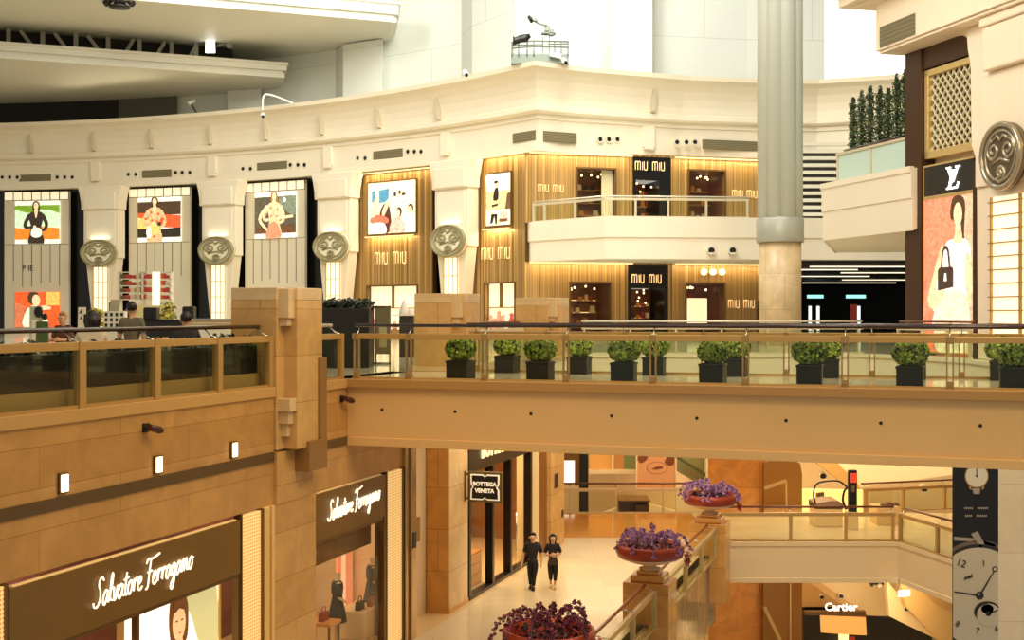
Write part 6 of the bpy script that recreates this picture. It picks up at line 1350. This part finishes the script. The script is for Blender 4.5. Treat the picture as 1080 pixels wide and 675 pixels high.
    if hair == 'long':
        hm.tube([(0, -2.5*s, 2*s), (0, -3.6*s, -5*s), (0, -3.4*s, -13*s)], [5.4*s, 5.6*s, 3.6*s], 14)
        for q in (-1, 1): hm.tube([(q*4.6*s, .2*s, 2*s), (q*5.2*s, .4*s, -5*s), (q*4.6*s, 1.0*s, -12*s)], [2.7*s, 2.6*s, 1.3*s], 9)
    hm.xform(Matrix.Translation(hb) @ Rm); obj('hair', hm, clothes.get('hair', HAIR), t)
    if hair != 'none':
        fm = MB(); h0 = j['head']+f*5.2*s
        for q in (-1, 1): fm.ball(h0+rt*2.2*s+Vector((0, 0, .8*s)) if q > 0 else h0-rt*2.2*s+Vector((0, 0, .8*s)), (.7*s, .7*s, .5*s), 0, 8, 6)
        fm.ball(h0-Vector((0, 0, 3.2*s))-f*.6*s, (1.7*s, .6*s, .5*s), 1, 8, 6)
        nm = MB().tube([h0+f*.3*s+Vector((0, 0, .6*s)), h0+f*1.5*s-Vector((0, 0, 1.3*s))], [.5*s, .95*s], 8)
        for q in (-1, 1): nm.ball(j['head']+rt*(5.9*s*q)-f*.3*s, (1.0*s, 1.3*s, 1.9*s), 0, 8, 6)
        obj('face', fm, [HAIR, mat('lips', (170, 90, 80), .5)], t); obj('nose_and_ears', nm, skin, t)
    return t, j
STAND = dict(pelvis=(0, 0, .52), chest=(0, 0, .74), neck=(0, .005, .845), head=(0, .012, .93), shl=(-.105, 0, .805), shr=(.105, 0, .805), ell=(-.135, -.015, .63), elr=(.135, -.015, .63), wrl=(-.14, .03, .48), wrr=(.14, .03, .48), hipl=(-.05, 0, .48), hipr=(.05, 0, .48), knl=(-.052, .01, .27), knr=(.052, .01, .27), anl=(-.05, -.01, .05), anr=(.05, -.01, .05), tol=(-.055, .07, .02), tor=(.055, .07, .02))
def pose(**kw): d = dict(STAND); d.update(kw); return d
NAVY = mat('navy_black_cloth', (20, 20, 28), .7); BLKC = mat('black_cloth', (16, 15, 16), .75); BEIGESH = mat('pale_shoes', (220, 190, 150), .5)
PAT = mat('dark_pattern_cloth', (62, 44, 36), .7, noise=.6, nscale=40)
# walkers on the corridor floor, coming toward the viewer
yw = PI
m_, jm = human('man in dark t-shirt and black trousers walking beside the black framed shop', W(562, 622.5, 36.75), yw-.12, 1.69, pose(ell=(-.15, -.03, .64), wrl=(-.15, .015, .49), elr=(.165, -.035, .64), wrr=(.185, .03, .49), knl=(-.03, .06, .275), anl=(-.01, .03, .05), tol=(-.012, .11, .02), knr=(.05, .0, .27), anr=(.045, -.09, .06), tor=(.05, -.02, .02)), dict(shirt=NAVY, trousers=BLKC, shoes=BLKC))
w_, jw = human('woman with long dark hair, black top and black leggings, arms folded in front', W(583, 620.5, 36.9), yw+.05, 1.60, pose(ell=(-.15, .0, .64), wrl=(-.02, .12, .66), elr=(.15, .0, .64), wrr=(.03, .115, .635), knl=(-.045, .03, .27), anl=(-.035, .05, .05), tol=(-.035, .12, .02), knr=(.04, .0, .27), anr=(.035, -.05, .055), tor=(.035, .02, .02)), dict(shirt=BLKC, trousers=mat('legging_cloth', (22, 18, 20), .7), shoes=BEIGESH, full=False), hair='long', female=True)
bag = thing('shoulder_bag', 'dark patterned bag held low in front by the woman', 'bag', jw['pelvis']+Vector((0, -.17, -.02)))
c = jw['pelvis']+Vector((0, -.165, .0))
obj('pouch', MB().prism([(c.x-.14, c.z-.1), (c.x+.14, c.z-.1), (c.x+.12, c.z+.14), (c.x-.12, c.z+.14)], c.y-.05, c.y+.05, 'y'), PAT, bag, bevel=.02)
obj('strap', MB().tube(smooth([(c.x-.1, c.y, c.z+.13), (c.x-.09, c.y+.02, c.z+.3), (c.x+.06, c.y+.02, c.z+.3), (c.x+.1, c.y, c.z+.13)], 4), .012, 6), PAT, bag)
# cafe guests behind the left balustrade
SIT = dict(pelvis=(0, 0, .27), chest=(0, .02, .48), neck=(0, .03, .585), head=(0, .045, .67), shl=(-.105, .02, .545), shr=(.105, .02, .545), ell=(-.135, .05, .39), elr=(.135, .05, .39), wrl=(-.08, .18, .40), wrr=(.08, .18, .40), hipl=(-.05, .01, .265), hipr=(.05, .01, .265), knl=(-.06, .24, .27), knr=(.06, .24, .27), anl=(-.06, .22, .05), anr=(.06, .22, .05), tol=(-.06, .30, .02), tor=(.06, .30, .02))
GREYC = mat('grey_shirt', (104, 98, 80), .8); CRC = mat('cream_shirt_cloth', (214, 198, 170), .8); BRC = mat('brown_jacket', (110, 62, 40), .8); DKC = mat('dark_shirt', (40, 34, 34), .8)
def at0(px, Y): p = W(px, 0, Y); return Vector((p.x, p.y, 0))
human('standing guest with black hair and grey shirt behind the left balustrade, seen from behind', at0(139, 23.2), .1, 1.66, pose(), dict(shirt=GREYC, trousers=BLKC, shoes=BLKC), group='cafe guests')
def chair(label, p, yaw, m, round_back=True):
    t = thing('cafe_chair', label, 'chair', p, yaw, 'cafe chairs'); F = Matrix.Translation(p) @ Matrix.Rotation(yaw, 4, 'Z')
    obj('seat', MB().lathe([(.05, .43), (.24, .43), (.26, .46), (.24, .50), (.0, .51)], (0, .02, 0), 20), m, t, F)
    sh = MB(); N_ = 12; rows = []
    for zi, z in enumerate((.48, .64, .80, .92, .99)):
        for k in range(N_+1):
            a = PI+PI*k/N_; w = [1, 1, .95, .8, .55][zi]; rows.append((.28*math.cos(a)*w, .02+.26*math.sin(a)*(1 if zi < 3 else 1.02), z))
    fs = [(i*(N_+1)+k, i*(N_+1)+k+1, (i+1)*(N_+1)+k+1, (i+1)*(N_+1)+k) for i in range(4) for k in range(N_)]
    sh.add(rows, fs, 0, True); bk = obj('backrest', sh, m, t, F); sm = bk.modifiers.new('t', 'SOLIDIFY'); sm.thickness = .03
    for sx in (-.16, .16):
        for sy in (-.14, .18): obj('leg', MB().tube([(sx, sy, .44), (sx*1.25, sy*1.2, 0)], [.018, .012], 8), BLK, t, F)
    return t
def sitter(px, Y, label, chm, chl, shirt, hair, H=1.7, yaw=0, hm=None):
    p = at0(px, Y); chair(chl, p, yaw, chm)
    f = p+Vector((0, 0, .0)); d = dict(shirt=shirt, trousers=BLKC, shoes=BLKC)
    if hm: d['hair'] = hm
    return human(label, Vector((p.x, p.y, .045)), yaw, H, SIT, d, hair=hair, group='cafe guests')
sitter(97, 22.3, 'seated guest with black hair on the cream tub chair by the left balustrade', mat('chair_cream', (222, 208, 176), .6), 'cream rounded tub chair behind the second glass panel at left', CRC, 'long', 1.95, .3)
sitter(196, 24.4, 'seated guest with black hair on the red tub chair near the stone pier', mat('chair_red', (196, 60, 52), .6), 'red rounded tub chair behind the left balustrade', DKC, 'short', 1.92, .2)
sitter(68, 31, 'fair haired guest in brown jacket seated far behind the left balustrade', mat('chair_dark', (60, 42, 34), .6), 'dark tub chair far behind the left balustrade', BRC, 'short', 1.95, PI-.3, mat('fair_hair', (196, 150, 110), .6))
chair('tan rounded tub chair left of the red one behind the balustrade', at0(169, 25.2)+Vector((0, 0, 0)), .3, mat('chair_tan', (206, 150, 106), .6))
chair('pale tub chair in the left corner behind the balustrade', at0(28, 20.6), -.4, mat('chair_pale', (214, 210, 184), .6))
# cafe furniture and kiosk
def table(label, p, h=.74, r=.38, m=None):
    t = thing('cafe_table', label, 'table', p, 0, 'cafe tables')
    obj('table_top', MB().lathe([(0, h-.04), (r, h-.04), (r+.01, h-.02), (r, h), (0, h)], p, 28), m or mat('table_dark', (46, 34, 26), .3), t)
    obj('pedestal', MB().lathe([(.24, 0), (.22, .03), (.035, .06), (.03, h-.06), (.12, h-.04)], p, 16), BLK, t)
table('round dark cafe table in front of the grey shirted guest', at0(128, 24.5)); table('round dark cafe table beside the red chair', at0(208, 26)); table('round dark cafe table at the far left', at0(52, 22.5))
def free_box(name, pa, pb, pt, Y, d, m, label, cat, z0=0.0, parts=(), group=None, bev=.015):
    xa, xb = W(pa, 0, Y).x, W(pb, 0, Y).x; t = thing(name, label, cat, Vector(((xa+xb)/2, Y+d/2, z0)), group=group)
    obj('body', MB().box(xa, xb, Y, Y+d, z0, ZA(pt, Y)), m, t, bevel=bev)
    return t, xa, xb
CW = mat('counter_white', (232, 226, 204), .4)
t, xa, xb = free_box('service_counter', 150, 192, 338, 40, .7, mat('counter_black', (30, 28, 24), .3), 'long dark service counter behind the cafe guests', 'counter'); obj('worktop', MB().box(xa-.05, xb+.05, 39.95, 40.75, ZA(338, 40), ZA(337, 40)), DARKG, t)
t, xa, xb = free_box('service_counter', 200, 246, 337.5, 39, .8, CW, 'pale banded counter just left of the stone pier', 'counter')
for k in range(3): obj('band', MB().box(xa-.01, xb+.01, 38.98, 39.0, ZA(345-k*2.6, 39), ZA(344-k*2.6, 39)), GOLD, t)
obj('worktop', MB().box(xa-.06, xb+.06, 38.94, 39.86, ZA(337.5, 39), ZA(336, 39)), CHROME, t)
for i, (pa, pb, pt, Y, lab) in enumerate(((151, 165, 325, 40.1, 'black display box at the left of the dark counter'), (192, 204, 324, 39.1, 'black display box on the pale banded counter'))):
    xa, xb = W(pa, 0, Y).x, W(pb, 0, Y).x; zb = ZA(337 if i == 0 else 336, 40 if i == 0 else 39)
    t = thing('display_box', lab, 'box', Vector(((xa+xb)/2, Y+.2, zb)), group='black boxes on the counters'); obj('case', MB().box(xa, xb, Y, Y+.4, zb, ZA(pt, Y)), DARK, t, bevel=.015); obj('lid', MB().box(xa+.03, xb-.03, Y+.03, Y+.37, ZA(pt, Y), ZA(pt-.8, Y)), BLK, t)
# red and white shelf unit
Y = 52.0; xa, xb = W(125, 0, Y).x, W(181, 0, Y).x
t = thing('shelf_unit', 'tall open shelf unit with red goods in front of the second poster bay', 'shelf', Vector(((xa+xb)/2, Y+.2, 0)))
for k in range(5): obj('shelf_board', MB().box(xa, xb, Y, Y+.45, ZA(287.5+k*7.2, Y), ZA(286.6+k*7.2, Y)), CW, t)
for px in (125, 150, 179.5): obj('upright', MB().box(W(px, 0, Y).x-.03, W(px, 0, Y).x+.03, Y, Y+.45, 0, ZA(286.6, Y)), CW, t)
obj('lit_post', MB().box(W(161, 0, Y).x, W(168.5, 0, Y).x, Y-.05, Y, ZA(322, Y), ZA(287, Y)), glow('post_cream', (255, 244, 214), 1.2), t)
rg = random.Random(9); gm = MB()
for k in range(4):
    z = ZA(287.5+(k+1)*7.2-.9, Y)
    for (pa, pb, mi) in ((127, 131, 2), (131.5, 136, 0), (136.5, 141, 0 if k < 2 else 1), (143, 147, 1), (149, 153, 0), (153.5, 158, 0 if k % 2 == 0 else 1), (169, 173, 0), (173.5, 178, 0 if k != 1 else 1)):
        gm.box(W(pa, 0, Y).x, W(pb, 0, Y).x, Y+.1, Y+.35, z, z+rg.uniform(.14, .23), mi)
obj('goods', gm, [mat('goods_red', (200, 70, 52), .5), mat('goods_cream', (226, 206, 170), .5), mat('goods_olive', (110, 96, 66), .5)], t)
obj('base_cabinet', MB().box(xa+.6, xb, Y-.1, Y+.5, 0, ZA(322, Y)), mat('cab_cream', (226, 210, 150), .5), t, bevel=.02)
# pigeon hole unit, standees, plant
Y = 46.0; xa, xb = W(109, 0, Y).x, W(131, 0, Y).x
t = thing('pigeonhole_unit', 'white pigeonhole unit with dark square openings behind the cafe guests', 'shelf', Vector(((xa+xb)/2, Y, 0)))
obj('carcass', MB().box(xa, xb, Y, Y+.4, 0, ZA(328, Y)), CW, t, bevel=.01)
ho = MB()
for r_ in range(3):
    for c_ in range(4): ho.box(xa+.06+c_*(xb-xa)/4, xa+(c_+1)*(xb-xa)/4-.04, Y-.012, Y+.01, ZA(333.5+r_*5.6, Y), ZA(330+r_*5.6, Y))
obj('opening', ho, DARK, t)
t = thing('tablet_display', 'slanted grey display panel on top of the pigeonhole unit', 'display', Vector((xa+.6, Y, ZA(328, Y)))); obj('panel', MB().prism([(W(114, 0, Y).x, ZA(327.8, Y)), (W(124, 0, Y).x, ZA(327.8, Y)), (W(126, 0, Y).x, ZA(316, Y)), (W(116, 0, Y).x, ZA(316, Y))], Y+.1, Y+.16, 'y'), mat('tab_grey', (176, 168, 140), .4), t); obj('stand', MB().box(W(117, 0, Y).x, W(122, 0, Y).x, Y+.16, Y+.3, ZA(328, Y), ZA(324, Y)), DARK, t); obj('black_square', MB().box(W(109, 0, Y).x+.2, W(114, 0, Y).x, Y+.1, Y+.3, ZA(328, Y), ZA(319, Y)), DARK, t)
Y = 36.0; xa = W(81, 0, Y).x; xb = W(89, 0, Y).x
t = thing('standee', 'white standee sign with black pattern behind the left balustrade', 'sign', Vector(((xa+xb)/2, Y, 0)))
obj('board', MB().prism([(xa, .0), (xb, .0), (xb+.03, ZA(324, Y)), (xa+.04, ZA(324, Y))], Y, Y+.06, 'y'), CW, t); obj('mark', MB().prism([(xa+.06, ZA(331, Y)), (xb-.08, ZA(330, Y)), (xb-.06, ZA(326, Y)), (xa+.12, ZA(327.5, Y))], Y-.01, Y, 'y').prism([(xa+.1, ZA(337, Y)), (xb-.06, ZA(336.5, Y)), (xb-.1, ZA(333, Y))], Y-.01, Y, 'y'), DARK, t); obj('foot', MB().box(xa, xb, Y-.15, Y+.2, 0, .03), DARK, t)
t, xa, xb = free_box('menu_board', 38.5, 50, 339, 30, .1, mat('board_green', (70, 92, 44), .6), 'green menu board behind the left balustrade', 'board'); obj('side_post', MB().box(xa-.1, xa-.02, 29.98, 30.12, 0, ZA(338, 30)), CW, t); 
t, xa, xb = free_box('menu_stand', 31, 44, 323, 44, .1, mat('stand_pale', (200, 196, 166), .5), 'pale menu stand with dark ornament in front of the orange poster', 'stand'); obj('ornament', MB().ball((xb-.1, 43.95, ZA(329, 44)), (.16, .05, .2), 0).ball((xb+.12, 43.95, ZA(334, 44)), (.12, .05, .12)), DARK, t)
for i, (px, Y, s) in enumerate(((175.5, 45, 1.0), (100, 42, .7))):
    p = at0(px, Y); t = thing('potted_plant', ['yellow green leafy plant beside the red shelf unit', 'small yellow green plant below the leftmost emblem column'][i], 'plant', p, group='cafe plants')
    obj('pot', MB().lathe([(.18, 0), (.24, .5), (.26, .9), (.24, .92), (.2, .86)], p, 16), mat('pot_cream', (214, 190, 140), .5), t)
    f = MB(); leaf_tuft(f, (p.x, p.y, 1.45 if i == 0 else 1.3), .22, 160, (0, 1), rx=.4*s, ry=.4*s, rz=.55*s, rng=random.Random(i)); f.tube([(p.x, p.y, .85), (p.x, p.y, 1.4)], .03, 6, 1); obj('foliage', f, [mat('pl_yellow', (206, 190, 80), .6), mat('pl_green', (140, 140, 60), .6)], t, recalc=False)
# black planter block right of the big pier
Y = 33.6; xa, xb = W(325, 0, Y).x, W(389, 0, Y).x; zt = ZA(325, Y)
t = thing('planter_block', 'large black planter screen with dark leaves right of the big stone pier', 'planter', Vector(((xa+xb)/2, Y+.5, 0)))
obj('screen', MB().box(xa, xb, Y, Y+1.0, 0, zt), DARK, t, bevel=.015)
f = MB(); rg = random.Random(21)
for k in range(14): leaf_tuft(f, (xa+.1+(xb-xa-.2)*k/13, Y+.5, zt+.06), .22, 34, (0, 0, 1, 2), rx=.2, ry=.35, rz=.2, flat=.5, rng=rg)
obj('foliage', f, [DLEAF1, DLEAF2, mat('leaf_grey', (90, 96, 76), .5)], t, recalc=False)
# silver frames and kiosk behind pier
t = thing('sign_frame', 'silver framed olive notice stand beside the black planter screen', 'stand', W(403, 389, 36)-Vector((0, 0, 0)))
Y = 36; xa, xb = W(392.5, 0, Y).x, W(412, 0, Y).x; zt = ZA(322.5, Y)
obj('frame', MB().box(xa, xa+.05, Y, Y+.06, 0, zt).box(xb-.05, xb, Y, Y+.06, 0, zt).box(xa, xb, Y, Y+.06, zt-.05, zt).box(xa, xb, Y, Y+.06, 0, .06).box(xa+.09, xa+.13, Y, Y+.06, 0, zt), CHROME, t)
obj('board', MB().box(xa+.13, xb-.05, Y+.02, Y+.04, .3, zt-.05), mat('notice_olive', (112, 104, 72), .4), t)
obj('notice', MB().box(xa+.2, xb-.12, Y+.01, Y+.02, .9, 1.15).box(xa+.2, xb-.12, Y+.01, Y+.02, .5, .75), mat('notice_pale', (170, 160, 120), .5), t)
t, xa, xb = free_box('display_cart', 421, 436, 333, 42, .7, mat('cart_dark', (48, 40, 30), .4), 'dark display cart with white goods left of the rear stone pier', 'cart'); obj('cart_goods', MB().lathe([(.2, 0), (.14, .25), (.05, .5), (.0, .55)], ((xa+xb)/2-.1, 42.3, ZA(333, 42)), 10).ball(((xa+xb)/2+.12, 42.3, ZA(333, 42)+.12), .14), mat('gd_white', (240, 230, 214), .5), t); obj('tray', MB().box(xa-.25, xb+.05, 41.9, 42.8, ZA(333, 42), ZA(332, 42)), CW, t)
# mannequins in the shop window
def mannequin(label, u, yv, h, dress):
    p = LF @ Vector((u, yv, FL+.46)); t = thing('mannequin', label, 'mannequin', p, group='mannequins in the narrower shop window')
    MQ = mat('mannequin_ivory', (240, 216, 176), .45)
    F = Matrix.Translation(p) @ Matrix.Rotation(R(-70), 4, 'Z') @ Matrix.Scale(h, 4)
    J = pose(ell=(-.15, -.02, .64), wrl=(-.13, .05, .5), elr=(.15, -.02, .64), wrr=(.10, .10, .55))
    j = {k: F @ Vector(v) for k, v in J.items()}; j['waist'] = (j['pelvis']+j['chest'])/2
    rr = dict(pelvis=.075, waist=.055, chest=.072, neck=.028, head=.052, shl=.034, shr=.034, ell=.023, elr=.023, wrl=.014, wrr=.014, hipl=.06, hipr=.06, knl=.036, knr=.036, anl=.02, anr=.02, tol=.016, tor=.016)
    bo = [('pelvis', 'waist'), ('waist', 'chest'), ('chest', 'neck'), ('neck', 'head'), ('chest', 'shl'), ('chest', 'shr'), ('shl', 'ell'), ('shr', 'elr'), ('ell', 'wrl'), ('elr', 'wrr'), ('pelvis', 'hipl'), ('pelvis', 'hipr'), ('hipl', 'knl'), ('hipr', 'knr'), ('knl', 'anl'), ('knr', 'anr'), ('anl', 'tol'), ('anr', 'tor')]
    skinned('body', {k: j[k] for k in rr}, bo, {k: v*h for k, v in rr.items()}, MQ, t)
    ds = MB().lathe([(.155, .3), (.13, .42), (.105, .52), (.082, .62), (.1, .74), (.09, .80), (.04, .83)], (0, 0, 0), 22); ds.v = [(x*1.12, y*.8, z) for x, y, z in ds.v]; ds.xform(F); obj('dress', ds, dress, t)
    obj('sleeve', MB().tube([j['shl'], j['ell']], [.04*h, .034*h], 10).tube([j['shr'], j['elr']], [.04*h, .034*h], 10), dress, t)
    obj('base', MB().lathe([(.16, 0), (.16, .015), (.02, .02)], p, 20), CHROME, t)
mannequin('mannequin in dark green dress at the left of the narrower shop window', 26.2, .7, 1.8, mat('dress_green', (44, 48, 42), .7)); mannequin('mannequin in grey dress at the right of the narrower shop window', 27.9, .6, 1.85, mat('dress_grey', (84, 82, 70), .7))
# ================================================================ light, camera
wd = bpy.data.worlds.new('World'); SC.world = wd; wd.use_nodes = True
bg = wd.node_tree.nodes['Background']; bg.inputs[0].default_value = (*lin((255, 249, 233)), 1); bg.inputs[1].default_value = .38
WARM = (1, .74, .42); NEUT = (1, .955, .87)
# added fill lights high above the frame, no fittings modelled
for x, y, p in ((-6, 12, 430), (6, 14, 1250), (0, 24, 420), (14, 20, 1200)):
    area('atrium_fill', (x, y, 15), (x*.6, y+8, 0), 4, p, WARM)  # unseen warm fill over the bridge and left wall
for x, y, p in ((-18, 58, 3200), (2, 52, 2800), (14, 46, 2000)):
    area('hall_fill', (x, y, 24), (x, y+16, 6), 7, p, NEUT)  # neutral fill aimed at the far facade, added to brighten it
area('far_gallery_fill', (6, 36, 13), (6, 47, -1), 5, 700, NEUT)  # added light that whitens the far gallery fascia
area('right_fill', (5, 33, 17), (15.5, 42, 7), 4, 1100, NEUT)  # unseen light added to brighten the right facade
area('skylight_fill', (2, 58, 34), (-12, 84, 22), 14, 7500, (.95, 1, .93))  # added light on the upper wall, standing in for skylight daylight
# added fill lights on the lower level and cornice, and the shops' lamps
for v, u in ((-9.6, 22), (-9.6, 33), (-9.6, 40)):
    area('corridor_fill', gw(v, u, 6.0 if u < 25 else -1.55), gw(v, u, -7), 5, 150 if u < 25 else 115, (1, .83, .58))  # fill hung in the open air over the corridor, not a fitting
for x, y, p in ((4, 55.5, 420), (12, 55.5, 800), (20, 55, 500), (12, 48.5, 300)):
    area('lower_fill', (x, y, -1.6), (x, y, -9), 6, p, WARM, 3)  # added warm light under the slab for the far lower level
for x, y in ((-28, 86.0), (-16, 81), (-6, 73.5)):
    area('cornice_fill', (x, y, 16.0), (x-3, y-6, 22), 9, 55, (1, .82, .58), 1.5)  # warm light from below, added to tint the slab soffits
for u, y in ((17.5, 2.0), (25.4, 1.6)): area('shop_lamp', LF @ Vector((u, y, -2.45)), LF @ Vector((u, y, -7)), 1.6, 130, (1, .8, .55))
area('shop_lamp', LF @ Vector((37, 2.0, -1.6)), LF @ Vector((37, 2, -7)), 3.0, 420, WARM)
area('lower_hall_fill', (13.2, 44.9, -8.4), (14, 51, -12), 3, 170, WARM)  # unseen fill placed to light the escalator sides
cam = bpy.data.cameras.new('Camera'); co = bpy.data.objects.new('Camera', cam); COL.objects.link(co); SC.camera = co
co.location = (0, 0, EYE); co.rotation_euler = (PI/2, 0, 0); cam.sensor_width = 36; cam.lens = FOC*36/1080; cam.shift_y = (HY-337.5)/1080; cam.clip_end = 400
vs = SC.view_settings; vs.view_transform = 'Standard'; vs.look = 'None'; vs.gamma = 1; vs.use_curve_mapping = False; vs.exposure = 0.0
